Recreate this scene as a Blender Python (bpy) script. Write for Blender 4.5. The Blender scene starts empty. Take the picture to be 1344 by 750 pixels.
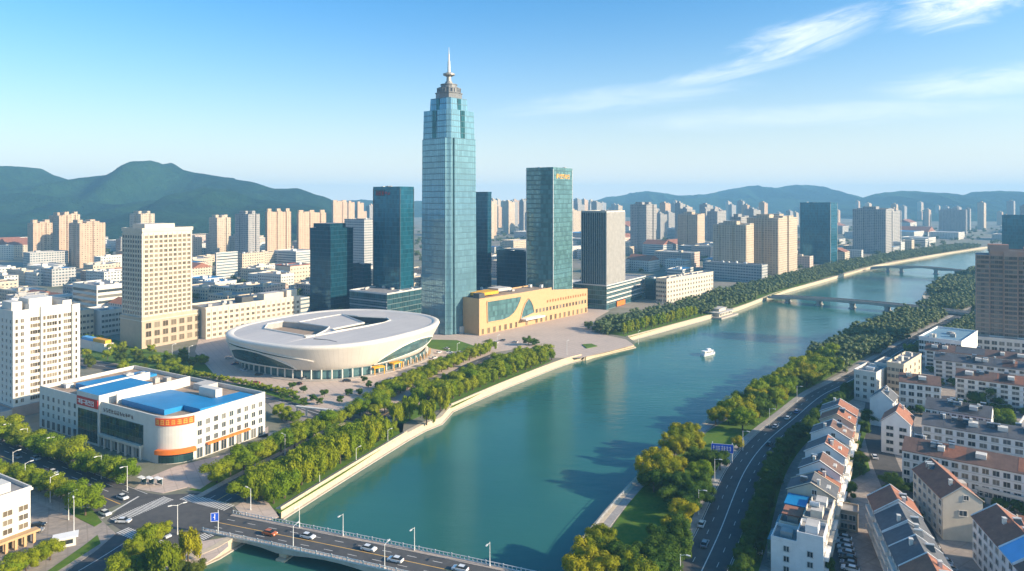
import bpy, bmesh, math, random
from mathutils import Vector, Matrix, noise
from mathutils.geometry import tessellate_polygon

random.seed(7)
R = math.radians
scene = bpy.context.scene
COL = scene.collection

# ------------------------------------------------------------------ camera, sky, sun, exposure
FPX, CAMH, HY, CX = 900.0, 100.0, 262.0, 672.0       # focal length in photo pixels, eye height, horizon row, centre column
cam_data = bpy.data.cameras.new('camera')
cam = bpy.data.objects.new('camera', cam_data)
COL.objects.link(cam)
cam.location = (0, 0, CAMH)
cam.rotation_euler = (R(90), 0, 0)
cam_data.sensor_width = 36.0
cam_data.lens = 36.0 * FPX / 1344.0
cam_data.shift_y = -(375.0 - HY) / 1344.0
cam_data.clip_start = 1.0
cam_data.clip_end = 60000.0
scene.camera = cam

SUN_AZ, SUN_EL = 108.0, 21.0        # azimuth clockwise from +Y
world = bpy.data.worlds.new('World')
scene.world = world
world.use_nodes = True
wn, wl = world.node_tree.nodes, world.node_tree.links
wn.clear()
w_out = wn.new('ShaderNodeOutputWorld')
w_bg = wn.new('ShaderNodeBackground')
w_sky = wn.new('ShaderNodeTexSky')
w_sky.sky_type = 'NISHITA'
w_sky.sun_disc = False
w_sky.sun_elevation = R(SUN_EL)
w_sky.sun_rotation = R(SUN_AZ)
w_sky.altitude = 0
w_sky.air_density = 1.0
w_sky.dust_density = 1.7
w_sky.ozone_density = 3.0
w_bg.inputs['Strength'].default_value = 0.115
w_hsv = wn.new('ShaderNodeHueSaturation')
w_hsv.inputs['Saturation'].default_value = 1.25
w_tint = wn.new('ShaderNodeMix'); w_tint.data_type = 'RGBA'; w_tint.blend_type = 'MULTIPLY'; w_tint.inputs[0].default_value = 1.0
w_tint.inputs[7].default_value = (0.84, 1.04, 1.12, 1)
wl.new(w_sky.outputs['Color'], w_tint.inputs[6]); wl.new(w_tint.outputs[2], w_hsv.inputs['Color'])

def wmath(op, a, b=None, c=None):
    n = wn.new('ShaderNodeMath'); n.operation = op
    for i, q in enumerate((a, b, c)):
        if q is None: continue
        if isinstance(q, (int, float)): n.inputs[i].default_value = q
        else: wl.new(q, n.inputs[i])
    return n.outputs[0]

# thin cirrus streaks, laid out by sky direction
w_tc = wn.new('ShaderNodeTexCoord')
w_sep = wn.new('ShaderNodeSeparateXYZ')
wl.new(w_tc.outputs['Generated'], w_sep.inputs[0])
dy = wmath('MAXIMUM', w_sep.outputs['Y'], 0.05)
sx = wmath('DIVIDE', w_sep.outputs['X'], dy)
sz = wmath('DIVIDE', w_sep.outputs['Z'], dy)
front = wmath('GREATER_THAN', w_sep.outputs['Y'], 0.06)

def cloud_band(x0, z0, ang, length, width, seed, amp, lo, hi):
    ca, sa = math.cos(ang), math.sin(ang)
    dx, dz = wmath('SUBTRACT', sx, x0), wmath('SUBTRACT', sz, z0)
    al = wmath('ADD', wmath('MULTIPLY', dx, ca), wmath('MULTIPLY', dz, sa))
    ac = wmath('SUBTRACT', wmath('MULTIPLY', dz, ca), wmath('MULTIPLY', dx, sa))
    cv = wn.new('ShaderNodeCombineXYZ')
    wl.new(wmath('MULTIPLY', al, 6.5), cv.inputs[0]); wl.new(wmath('MULTIPLY', ac, 38.0), cv.inputs[1]); cv.inputs[2].default_value = seed
    nz = wn.new('ShaderNodeTexNoise'); nz.inputs['Scale'].default_value = 1.0; nz.inputs['Detail'].default_value = 9.0
    nz.inputs['Roughness'].default_value = 0.64; nz.inputs['Distortion'].default_value = 0.9
    wl.new(cv.outputs[0], nz.inputs['Vector'])
    e = wmath('ADD', wmath('POWER', wmath('ABSOLUTE', wmath('DIVIDE', al, length)), 2.0), wmath('POWER', wmath('ABSOLUTE', wmath('DIVIDE', ac, width)), 2.0))
    env = wmath('POWER', 2.718, wmath('MULTIPLY', e, -1.0))
    v = wmath('MULTIPLY', wmath('ADD', wmath('MULTIPLY', nz.outputs[0], 0.9), 0.1), env)
    mr = wn.new('ShaderNodeMapRange'); mr.interpolation_type = 'SMOOTHSTEP'
    mr.inputs['From Min'].default_value = lo; mr.inputs['From Max'].default_value = hi
    mr.inputs['To Min'].default_value = 0; mr.inputs['To Max'].default_value = amp
    wl.new(v, mr.inputs['Value'])
    return mr.outputs[0]
def dirp(px, py): return ((px - CX) / FPX, (HY - py) / FPX)
bands = []
for (px, py, ang, ln, wd, sd, amp, lo, hi) in [
        (1060, 48, 0.30, 0.17, 0.042, 3.1, 0.72, 0.28, 0.72), (1265, 8, 0.20, 0.16, 0.045, 9.7, 0.85, 0.26, 0.68),
        (960, 92, 0.24, 0.20, 0.020, 5.3, 0.42, 0.24, 0.7), (1310, 106, 0.10, 0.22, 0.030, 1.9, 0.40, 0.2, 0.7),
        (820, 128, 0.10, 0.22, 0.022, 7.9, 0.22, 0.16, 0.6), (1080, 150, 0.05, 0.35, 0.020, 11.4, 0.22, 0.16, 0.62)]:
    x0, z0 = dirp(px, py)
    bands.append(cloud_band(x0, z0, ang, ln, wd, sd, amp, lo, hi))
tot = bands[0]
for b in bands[1:]: tot = wmath('MAXIMUM', tot, b)
tot = wmath('MULTIPLY', tot, front)
w_mix = wn.new('ShaderNodeMix'); w_mix.data_type = 'RGBA'
# pale air low over the horizon
el = wmath('ABSOLUTE', w_sep.outputs['Z'])
hzf = wmath('MULTIPLY', wmath('POWER', 2.718, wmath('MULTIPLY', wmath('POWER', wmath('DIVIDE', el, 0.12), 1.25), -1.0)), 0.95)
w_hz = wn.new('ShaderNodeMix'); w_hz.data_type = 'RGBA'
wl.new(hzf, w_hz.inputs[0]); wl.new(w_hsv.outputs['Color'], w_hz.inputs[6]); w_hz.inputs[7].default_value = (5.5, 5.35, 5.05, 1)
wl.new(tot, w_mix.inputs[0]); wl.new(w_hz.outputs[2], w_mix.inputs[6])
w_mix.inputs[7].default_value = (6.6, 6.7, 6.8, 1)
wl.new(w_mix.outputs[2], w_bg.inputs['Color'])
wl.new(w_bg.outputs[0], w_out.inputs['Surface'])

sun_data = bpy.data.lights.new('sun', 'SUN')
sun_data.energy = 5.0
sun_data.angle = R(0.5)
sun_data.color = (1.0, 0.81, 0.58)
sun = bpy.data.objects.new('sun', sun_data)
COL.objects.link(sun)
sdir = Vector((math.sin(R(SUN_AZ)) * math.cos(R(SUN_EL)), math.cos(R(SUN_AZ)) * math.cos(R(SUN_EL)), math.sin(R(SUN_EL))))
sun.rotation_euler = sdir.to_track_quat('Z', 'Y').to_euler()
sun.location = (200, -200, 600)

vs = scene.view_settings
vs.view_transform = 'Standard'
try: vs.look = 'None'
except Exception: pass
vs.exposure = 0.92
vs.gamma = 1.0
vs.use_curve_mapping = False
scene.render.engine = 'CYCLES'
cy = scene.cycles
cy.use_denoising = True
try: cy.denoiser = 'OPENIMAGEDENOISE'
except Exception: pass
cy.max_bounces = 6; cy.diffuse_bounces = 3; cy.glossy_bounces = 3; cy.transmission_bounces = 2; cy.volume_bounces = 1; cy.transparent_max_bounces = 8
cy.caustics_reflective = False; cy.caustics_refractive = False
cy.sample_clamp_indirect = 4.0

# ------------------------------------------------------------------ helpers
def G(px, py, z=0.0):
    Y = FPX * (CAMH - z) / (py - HY)
    return ((px - CX) * Y / FPX, Y)
def pxl(x, y, z=0.0): return (CX + FPX * x / y, HY + FPX * (CAMH - z) / y)
def solve_len(P, ang, px):
    d = (math.cos(ang), math.sin(ang)); k = (px - CX) / FPX
    return (k * P[1] - P[0]) / (d[0] - k * d[1])

class MB:
    def __init__(s): s.v, s.f, s.m, s.M = [], [], [], None
    def face(s, pts, mi=0):
        b = len(s.v)
        for p in pts:
            s.v.append(tuple(s.M @ Vector(p)) if s.M is not None else tuple(p))
        s.f.append(tuple(range(b, b + len(pts)))); s.m.append(mi)
    def box(s, x0, x1, y0, y1, z0, z1, mi=0, mt=None, bottom=True):
        mt = mi if mt is None else mt
        if x1 < x0: x0, x1 = x1, x0
        if y1 < y0: y0, y1 = y1, y0
        s.face([(x0, y0, z0), (x1, y0, z0), (x1, y0, z1), (x0, y0, z1)], mi)
        s.face([(x1, y0, z0), (x1, y1, z0), (x1, y1, z1), (x1, y0, z1)], mi)
        s.face([(x1, y1, z0), (x0, y1, z0), (x0, y1, z1), (x1, y1, z1)], mi)
        s.face([(x0, y1, z0), (x0, y0, z0), (x0, y0, z1), (x0, y1, z1)], mi)
        s.face([(x0, y0, z1), (x1, y0, z1), (x1, y1, z1), (x0, y1, z1)], mt)
        if bottom: s.face([(x0, y1, z0), (x1, y1, z0), (x1, y0, z0), (x0, y0, z0)], mi)
    def sheet(s, poly, z, mi=0):
        P = [Vector((p[0], p[1], 0)) for p in poly]
        for t in tessellate_polygon([P]):
            a, b, c = [P[i] for i in t]
            if (b - a).cross(c - a).z < 0: b, c = c, b
            s.face([(q.x, q.y, z) for q in (a, b, c)], mi)
    def prism(s, poly, z0, z1, mi=0, mt=None, bottom=False):
        mt = mi if mt is None else mt
        A = sum(poly[i][0] * poly[(i + 1) % len(poly)][1] - poly[(i + 1) % len(poly)][0] * poly[i][1] for i in range(len(poly)))
        if A < 0: poly = poly[::-1]
        n = len(poly)
        for i in range(n):
            a, b = poly[i], poly[(i + 1) % n]
            s.face([(a[0], a[1], z0), (b[0], b[1], z0), (b[0], b[1], z1), (a[0], a[1], z1)], mi)
        s.sheet(poly, z1, mt)
        if bottom: s.sheet(poly, z0, mi)
    def cyl(s, cx, cy_, z0, z1, r0, r1=None, n=10, mi=0, cap=True):
        r1 = r0 if r1 is None else r1
        p = [(math.cos(2 * math.pi * i / n), math.sin(2 * math.pi * i / n)) for i in range(n)]
        for i in range(n):
            a, b = p[i], p[(i + 1) % n]
            s.face([(cx + a[0] * r0, cy_ + a[1] * r0, z0), (cx + b[0] * r0, cy_ + b[1] * r0, z0), (cx + b[0] * r1, cy_ + b[1] * r1, z1), (cx + a[0] * r1, cy_ + a[1] * r1, z1)], mi)
        if cap and r1 > 1e-4: s.face([(cx + a[0] * r1, cy_ + a[1] * r1, z1) for a in p], mi)
    def tube(s, a, b, r0, r1=None, n=6, mi=0):
        r1 = r0 if r1 is None else r1
        a, b = Vector(a), Vector(b); d = (b - a).normalized()
        u = d.orthogonal().normalized(); w = d.cross(u)
        c = [(u * math.cos(2 * math.pi * i / n) + w * math.sin(2 * math.pi * i / n)) for i in range(n)]
        for i in range(n):
            e, g = c[i], c[(i + 1) % n]
            s.face([a + e * r0, a + g * r0, b + g * r1, b + e * r1], mi)
        s.face([b + e * r1 for e in c], mi)
    def mesh(s, name, mats, smooth=False):
        me = bpy.data.meshes.new(name)
        me.from_pydata(s.v, [], s.f)
        for m in mats: me.materials.append(m)
        me.polygons.foreach_set('material_index', s.m)
        uv = me.uv_layers.new(name='UVMap')
        data = [0.0] * (2 * len(me.loops))
        for p in me.polygons:
            nx, ny, nz = p.normal
            h = math.hypot(nx, ny)
            for li in p.loop_indices:
                x, y, z = me.vertices[me.loops[li].vertex_index].co
                if h < 0.5: data[2 * li], data[2 * li + 1] = x, y
                else: data[2 * li], data[2 * li + 1] = (-ny * x + nx * y) / h, z
        uv.data.foreach_set('uv', data)
        if smooth: me.polygons.foreach_set('use_smooth', [True] * len(me.polygons))
        me.update()
        return me
    def build(s, name, mats, parent=None, smooth=False):
        if not isinstance(mats, (list, tuple)): mats = [mats]
        return link(name, s.mesh(name, mats, smooth), parent)

def link(name, data, parent=None):
    o = bpy.data.objects.new(name, data)
    COL.objects.link(o)
    if parent is not None: o.parent = parent
    return o
def tag(o, label=None, cat=None, group=None, kind=None):
    if label: o['label'] = label
    if cat: o['category'] = cat
    if group: o['group'] = group
    if kind: o['kind'] = kind
    return o
def thing(name, label, cat, loc=(0, 0, 0), rot=0.0, group=None):
    o = link(name, None)
    o.empty_display_size = 1.0
    o.location = loc; o.rotation_euler = (0, 0, rot)
    return tag(o, label, cat, group)
CH = {}
def copy_tree(src, kids, loc, rot, label, group, scale=None):
    r = src.copy(); COL.objects.link(r)
    r.location = loc; r.rotation_euler = (0, 0, rot)
    if scale: r.scale = scale
    if label: r['label'] = label
    if group: r['group'] = group
    for k, subs in kids:
        c = k.copy(); COL.objects.link(c); c.parent = r
        for sb in subs:
            d = sb.copy(); COL.objects.link(d); d.parent = c
    return r
ORD = ['first', 'second', 'third', 'fourth', 'fifth', 'sixth', 'seventh', 'eighth', 'ninth', 'tenth', 'eleventh', 'twelfth', 'thirteenth', 'fourteenth', 'fifteenth',
       'sixteenth', 'seventeenth', 'eighteenth', 'nineteenth', 'twentieth', 'twenty-first', 'twenty-second', 'twenty-third', 'twenty-fourth', 'twenty-fifth', 'twenty-sixth', 'twenty-seventh', 'twenty-eighth', 'twenty-ninth', 'thirtieth']

# ------------------------------------------------------------------ materials
class NT:
    def __init__(s, name):
        s.mat = bpy.data.materials.new(name); s.mat.use_nodes = True
        s.n, s.l = s.mat.node_tree.nodes, s.mat.node_tree.links
        s.bsdf = next(x for x in s.n if x.type == 'BSDF_PRINCIPLED'); s.out = next(x for x in s.n if x.type == 'OUTPUT_MATERIAL')
    def node(s, t): return s.n.new(t)
    def m(s, op, a, b=None, c=None):
        n = s.n.new('ShaderNodeMath'); n.operation = op
        for i, q in enumerate((a, b, c)):
            if q is None: continue
            if isinstance(q, (int, float)): n.inputs[i].default_value = q
            else: s.l.new(q, n.inputs[i])
        return n.outputs[0]
    def mix(s, f, a, b):
        n = s.n.new('ShaderNodeMix'); n.data_type = 'RGBA'
        for i, q in ((0, f), (6, a), (7, b)):
            if isinstance(q, (int, float)): n.inputs[i].default_value = q
            elif isinstance(q, (tuple, list)): n.inputs[i].default_value = (q[0], q[1], q[2], 1)
            else: s.l.new(q, n.inputs[i])
        return n.outputs[2]
    def noise(s, scale, detail=3, rough=0.55, vec=None):
        n = s.n.new('ShaderNodeTexNoise'); n.inputs['Scale'].default_value = scale; n.inputs['Detail'].default_value = detail; n.inputs['Roughness'].default_value = rough
        if vec is None:
            t = s.n.new('ShaderNodeTexCoord'); vec = t.outputs['Object']
        s.l.new(vec, n.inputs['Vector'])
        return n.outputs[0]
    def ramp(s, v, lo, hi):
        n = s.n.new('ShaderNodeMapRange'); n.inputs['From Min'].default_value = lo; n.inputs['From Max'].default_value = hi
        s.l.new(v, n.inputs['Value']); return n.outputs[0]
    def color(s, c):
        if isinstance(c, (tuple, list)): s.bsdf.inputs['Base Color'].default_value = (c[0], c[1], c[2], 1)
        else: s.l.new(c, s.bsdf.inputs['Base Color'])
    def val(s, k, v):
        if isinstance(v, (int, float)): s.bsdf.inputs[k].default_value = v
        else: s.l.new(v, s.bsdf.inputs[k])
    def bump(s, h, strength=0.3, dist=0.1):
        b = s.n.new('ShaderNodeBump'); b.inputs['Strength'].default_value = strength; b.inputs['Distance'].default_value = dist
        s.l.new(h, b.inputs['Height']); s.l.new(b.outputs[0], s.bsdf.inputs['Normal'])
    def uv(s):
        t = s.n.new('ShaderNodeUVMap'); p = s.n.new('ShaderNodeSeparateXYZ'); s.l.new(t.outputs[0], p.inputs[0]); return p.outputs[0], p.outputs[1]
def mul(c, k): return tuple(min(1, x * k) for x in c)

def M_plain(name, c, rough=0.8, var=0.12, scale=0.35, metal=0.0, spec=0.4, bump=0.0):
    t = NT(name)
    n = t.noise(scale, 5, 0.65)
    t.color(t.mix(t.ramp(n, 0.3, 0.7), mul(c, 1 - var), mul(c, 1 + var)))
    t.val('Roughness', rough); t.val('Metallic', metal); t.val('Specular IOR Level', spec)
    if bump: t.bump(n, bump, 0.2)
    return t.mat
def M_ground(name, c1, c2, scale, c3=None, s3=0.4, rough=0.9, joint=None):
    t = NT(name)
    g = t.node('ShaderNodeNewGeometry').outputs['Position']
    n1 = t.noise(scale, 4, 0.6, g); n2 = t.noise(s3, 4, 0.7, g)
    c = t.mix(t.ramp(n1, 0.35, 0.65), c1, c2)
    c = t.mix(t.m('MULTIPLY', t.ramp(n2, 0.35, 0.7), 0.7), c, c3 or mul(c1, 0.6))
    if joint:
        s = t.node('ShaderNodeSeparateXYZ'); t.l.new(g, s.inputs[0])
        a = R(33)
        u = t.m('ADD', t.m('MULTIPLY', s.outputs[0], math.cos(a)), t.m('MULTIPLY', s.outputs[1], math.sin(a)))
        v = t.m('SUBTRACT', t.m('MULTIPLY', s.outputs[1], math.cos(a)), t.m('MULTIPLY', s.outputs[0], math.sin(a)))
        j = t.m('MAXIMUM', t.m('LESS_THAN', t.m('FRACT', t.m('DIVIDE', u, joint)), 0.08), t.m('LESS_THAN', t.m('FRACT', t.m('DIVIDE', v, joint)), 0.08))
        c = t.mix(t.m('MULTIPLY', j, 0.5), c, mul(c1, 0.55))
    t.color(c); t.val('Roughness', rough); t.val('Specular IOR Level', 0.25)
    return t.mat
def cells(t, pw, fh, u0=0.0, v0=0.0):
    u, v = t.uv()
    uu = t.m('DIVIDE', t.m('ADD', u, 500 * pw + u0), pw); vv = t.m('DIVIDE', t.m('ADD', v, 50 * fh + v0), fh)
    fu, fv = t.m('FRACT', uu), t.m('FRACT', vv)
    cv = t.node('ShaderNodeCombineXYZ')
    t.l.new(t.m('FLOOR', uu), cv.inputs[0]); t.l.new(t.m('FLOOR', vv), cv.inputs[1])
    w = t.node('ShaderNodeTexWhiteNoise'); w.noise_dimensions = '3D'; t.l.new(cv.outputs[0], w.inputs['Vector'])
    return fu, fv, w
def M_glass(name, c, line, pw=1.5, fh=3.8, lw=0.10, lh=0.22, rough=0.07, metal=0.55, jitter=0.012, var=0.35, lamt=0.8):
    """curtain wall: glass panels with mullions and floor lines, each panel very slightly out of plane"""
    t = NT(name)
    fu, fv, w = cells(t, pw, fh)
    ln = t.m('MAXIMUM', t.m('LESS_THAN', fu, lw / pw), t.m('LESS_THAN', fv, lh / fh))
    base = t.mix(w.outputs['Value'], mul(c, 1 - var), mul(c, 1 + var))
    big = t.noise(0.06, 3, 0.6)
    base = t.mix(t.m('MULTIPLY', t.ramp(big, 0.4, 0.65), 0.15), base, mul(c, 0.5))
    t.color(t.mix(t.m('MULTIPLY', ln, lamt), base, line))
    t.val('Roughness', t.m('ADD', t.m('MULTIPLY', ln, 0.35), rough))
    t.val('Metallic', t.m('MULTIPLY', t.m('SUBTRACT', 1.0, ln), metal))
    g = t.node('ShaderNodeNewGeometry')
    vm = t.node('ShaderNodeVectorMath'); vm.operation = 'SUBTRACT'; t.l.new(w.outputs['Color'], vm.inputs[0]); vm.inputs[1].default_value = (0.5, 0.5, 0.5)
    sc = t.node('ShaderNodeVectorMath'); sc.operation = 'SCALE'; t.l.new(vm.outputs[0], sc.inputs[0]); sc.inputs['Scale'].default_value = jitter
    ad = t.node('ShaderNodeVectorMath'); ad.operation = 'ADD'; t.l.new(g.outputs['Normal'], ad.inputs[0]); t.l.new(sc.outputs[0], ad.inputs[1])
    nm = t.node('ShaderNodeVectorMath'); nm.operation = 'NORMALIZE'; t.l.new(ad.outputs[0], nm.inputs[0])
    t.l.new(nm.outputs[0], t.bsdf.inputs['Normal'])
    return t.mat
def M_wall(name, c, pw=3.2, fh=3.1, a=(0.25, 0.75), b=(0.3, 0.78), glass=(0.05, 0.07, 0.085), rough=0.8, stripe=None):
    """masonry wall with a regular grid of windows, for blocks too far away to show each window"""
    t = NT(name)
    fu, fv, w = cells(t, pw, fh)
    mu = t.m('MULTIPLY', t.m('GREATER_THAN', fu, a[0]), t.m('LESS_THAN', fu, a[1]))
    mv = t.m('MULTIPLY', t.m('GREATER_THAN', fv, b[0]), t.m('LESS_THAN', fv, b[1]))
    mk = t.m('MULTIPLY', mu, mv)
    n = t.noise(0.15, 5, 0.65)
    wall = t.mix(t.ramp(n, 0.3, 0.7), mul(c, 0.86), mul(c, 1.08))
    if stripe:
        wall = t.mix(t.m('LESS_THAN', fv, 0.14), wall, stripe)
    gl = t.mix(w.outputs['Value'], mul(glass, 0.5), mul(glass, 2.2))
    t.color(t.mix(mk, wall, gl))
    t.val('Roughness', t.m('SUBTRACT', rough, t.m('MULTIPLY', mk, rough - 0.15)))
    return t.mat
def M_leaf(name, c1, c2, trans=0.3):
    t = NT(name)
    oi = t.node('ShaderNodeObjectInfo')
    n = t.noise(3.0, 2, 0.6)
    f = t.m('ADD', t.m('MULTIPLY', oi.outputs['Random'], 0.95), t.m('MULTIPLY', t.m('SUBTRACT', n, 0.3), 0.5))
    c = t.mix(f, c1, c2)
    t.color(c); t.val('Roughness', 0.75); t.val('Specular IOR Level', 0.12)
    tr = t.node('ShaderNodeBsdfTranslucent'); t.l.new(c, tr.inputs['Color'])
    mx = t.node('ShaderNodeMixShader'); mx.inputs[0].default_value = trans
    t.l.new(t.bsdf.outputs[0], mx.inputs[1]); t.l.new(tr.outputs[0], mx.inputs[2]); t.l.new(mx.outputs[0], t.out.inputs['Surface'])
    return t.mat

m_white = M_plain('white_render', (0.62, 0.585, 0.525), 0.75, 0.07)
m_cream = M_plain('cream_render', (0.56, 0.465, 0.345), 0.8, 0.08)
m_ivory = M_plain('ivory_render', (0.58, 0.51, 0.41), 0.8, 0.08)
m_beige = M_plain('beige_stone', (0.43, 0.345, 0.25), 0.8, 0.08)
m_tan = M_plain('tan_stone', (0.50, 0.32, 0.16), 0.75, 0.06)
m_brown = M_plain('brown_tile', (0.38, 0.265, 0.21), 0.8, 0.1)
m_grey = M_plain('grey_render', (0.36, 0.35, 0.33), 0.85, 0.12)
m_dark = M_plain('dark_grey', (0.06, 0.065, 0.07), 0.6, 0.2)
m_conc = M_plain('concrete', (0.42, 0.37, 0.32), 0.9, 0.15)
m_stone = M_plain('embankment_stone', (0.52, 0.43, 0.31), 0.85, 0.16, 0.8)
m_rooftan = M_plain('roof_felt', (0.34, 0.25, 0.18), 0.9, 0.2, 0.25)
m_roofgrey = M_plain('roof_grey', (0.27, 0.26, 0.255), 0.9, 0.22, 0.25)
m_rooflight = M_plain('roof_light', (0.48, 0.45, 0.41), 0.9, 0.15, 0.25)
m_metal = M_plain('painted_metal', (0.60, 0.60, 0.58), 0.45, 0.06, 0.5, 0.2)
m_pole = M_plain('pole_white', (0.62, 0.62, 0.60), 0.5, 0.05)
m_orange = M_plain('orange_panel', (0.70, 0.17, 0.02), 0.55, 0.1)
m_redsign = M_plain('red_sign', (0.50, 0.02, 0.02), 0.5, 0.08)
m_orsign = M_plain('orange_sign', (0.68, 0.09, 0.015), 0.5, 0.08)
m_goldtxt = M_plain('gold_letters', (0.80, 0.42, 0.08), 0.45, 0.05)
m_whitetxt = M_plain('white_letters', (0.80, 0.78, 0.75), 0.5, 0.03)
m_darktxt = M_plain('dark_letters', (0.12, 0.07, 0.06), 0.5, 0.1)
m_bluesign = M_plain('blue_sign', (0.01, 0.09, 0.60), 0.45, 0.05)
m_blueroof = M_plain('blue_metal_roof', (0.008, 0.20, 0.44), 0.5, 0.10, 0.2)
m_skyroof = M_plain('sky_blue_roof', (0.14, 0.42, 0.72), 0.5, 0.08, 0.2)
m_dullblue = M_plain('dull_blue_roof', (0.16, 0.27, 0.34), 0.6, 0.15, 0.2)
m_yellow = M_plain('yellow_panel', (0.72, 0.36, 0.02), 0.6, 0.1)
m_bark = M_plain('bark', (0.10, 0.07, 0.045), 0.95, 0.25, 6)
def M_pane(name, c, curtain):
    # every window is an object of its own, so each gets its own darkness, and some have pale curtains drawn
    t = NT(name); oi = t.node('ShaderNodeObjectInfo').outputs['Random']
    base = t.mix(oi, mul(c, 0.45), mul(c, 1.9))
    r2 = t.m('FRACT', t.m('MULTIPLY', oi, 7.31))
    t.color(t.mix(t.m('MULTIPLY', t.m('GREATER_THAN', r2, 0.78), 0.6), base, curtain))
    t.val('Roughness', t.m('ADD', 0.08, t.m('MULTIPLY', r2, 0.15))); t.val('Specular IOR Level', 0.6)
    return t.mat
m_pane = M_pane('window_pane', (0.035, 0.045, 0.05), (0.25, 0.24, 0.21))
m_panewarm = M_pane('tinted_pane', (0.10, 0.08, 0.055), (0.30, 0.25, 0.18))
m_frame = M_plain('window_frame', (0.62, 0.59, 0.54), 0.6, 0.05)
m_framedk = M_plain('window_frame_brown', (0.26, 0.2, 0.15), 0.6, 0.05)
m_tyre = M_plain('tyre', (0.02, 0.02, 0.02), 0.85, 0.1)
m_rim = M_plain('rim', (0.5, 0.5, 0.5), 0.35, 0.05, 1, 0.8)
m_carglass = M_plain('car_glass', (0.015, 0.02, 0.025), 0.08, 0.1)
m_hull = M_plain('hull_white', (0.78, 0.77, 0.75), 0.4, 0.03)

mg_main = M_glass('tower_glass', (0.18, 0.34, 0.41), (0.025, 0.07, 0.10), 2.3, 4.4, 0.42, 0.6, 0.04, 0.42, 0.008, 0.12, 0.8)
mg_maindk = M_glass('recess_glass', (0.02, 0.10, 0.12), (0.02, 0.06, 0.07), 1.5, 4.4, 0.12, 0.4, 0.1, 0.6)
mg_teal = M_glass('teal_glass', (0.015, 0.12, 0.18), (0.01, 0.06, 0.08), 1.8, 4.0, 0.14, 0.3, 0.08, 0.45, 0.01, 0.3, 0.6)
mg_teal2 = M_glass('green_glass', (0.12, 0.24, 0.25), (0.015, 0.05, 0.06), 2.4, 4.0, 0.25, 0.8, 0.05, 0.3, 0.012, 0.28, 0.7)
mg_dark = M_glass('navy_glass', (0.010, 0.075, 0.12), (0.008, 0.035, 0.05), 1.8, 3.8, 0.12, 0.3, 0.1, 0.5, 0.01, 0.3, 0.5)
mg_atrium = M_glass('atrium_glass', (0.03, 0.085, 0.09), (0.02, 0.05, 0.05), 2.2, 2.6, 0.14, 0.14, 0.08, 0.4, 0.01, 0.35, 0.7)
mg_podium = M_glass('podium_glass', (0.05, 0.14, 0.17), (0.16, 0.2, 0.2), 2.2, 4.2, 0.12, 0.5, 0.1, 0.5)
mw_rib = M_wall('ribbed_wall', (0.46, 0.40, 0.33), 1.6, 200.0, (0.35, 0.8), (0.0, 1.0), (0.16, 0.15, 0.14), 0.7)
mw_apt = [M_wall('apartment_wall_peach', (0.48, 0.34, 0.235), 4.2, 3.0, (0.3, 0.7), (0.3, 0.75), (0.16, 0.12, 0.09)),
          M_wall('apartment_wall_cream', (0.50, 0.40, 0.29), 3.8, 3.0, (0.25, 0.72), (0.3, 0.75), (0.15, 0.13, 0.11)),
          M_wall('apartment_wall_buff', (0.50, 0.38, 0.27), 4.6, 3.0, (0.3, 0.7), (0.3, 0.75), (0.13, 0.1, 0.08)),
          M_wall('apartment_wall_grey', (0.33, 0.31, 0.29), 3.6, 3.0, (0.2, 0.75), (0.3, 0.75), (0.08, 0.09, 0.1))]
mw_low = [M_wall('low_wall_white', (0.58, 0.545, 0.485), 3.4, 3.4, (0.25, 0.75), (0.32, 0.75)),
          M_wall('low_wall_cream', (0.54, 0.44, 0.32), 3.6, 3.4, (0.25, 0.75), (0.32, 0.75)),
          M_wall('low_wall_band', (0.54, 0.505, 0.45), 40, 3.6, (0.02, 0.98), (0.35, 0.75), (0.07, 0.1, 0.12)),
          M_wall('low_wall_grey', (0.40, 0.39, 0.37), 3.4, 3.4, (0.2, 0.8), (0.32, 0.75)),
          M_wall('low_wall_pink', (0.58, 0.42, 0.34), 3.6, 3.4, (0.25, 0.7), (0.32, 0.72))]
def M_tiles(name, c):
    t = NT(name)
    fu, fv, w = cells(t, 0.9, 0.5)
    n = t.noise(0.35, 5, 0.7)
    col = t.mix(t.ramp(n, 0.3, 0.72), mul(c, 0.65), mul(c, 1.15))
    col = t.mix(t.m('MULTIPLY', w.outputs['Value'], 0.4), col, mul(c, 0.6))
    t.color(col); t.val('Roughness', 0.8); t.bump(fv, 0.4, 0.08)
    return t.mat
mr_terra = M_tiles('terracotta_tiles', (0.33, 0.135, 0.08))
mr_brown = M_tiles('brown_tiles', (0.185, 0.11, 0.085))
m_house = M_plain('house_render', (0.74, 0.72, 0.69), 0.8, 0.08)
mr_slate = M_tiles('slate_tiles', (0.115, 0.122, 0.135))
mr_red = M_tiles('red_tiles', (0.27, 0.075, 0.055))

ml_street = M_leaf('leaf_street', (0.125, 0.215, 0.008), (0.275, 0.305, 0.012))
ml_willow = M_leaf('leaf_willow', (0.135, 0.22, 0.008), (0.285, 0.305, 0.012))
ml_warmlit = M_leaf('leaf_warmlit', (0.14, 0.19, 0.006), (0.34, 0.31, 0.010))  # yellower leaf copy: warm sunlight on the crowns is put into the colour
ml_dark = M_leaf('leaf_dark', (0.038, 0.095, 0.012), (0.085, 0.145, 0.014))
ml_shrub = M_leaf('leaf_shrub', (0.055, 0.10, 0.012), (0.13, 0.15, 0.018))

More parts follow.
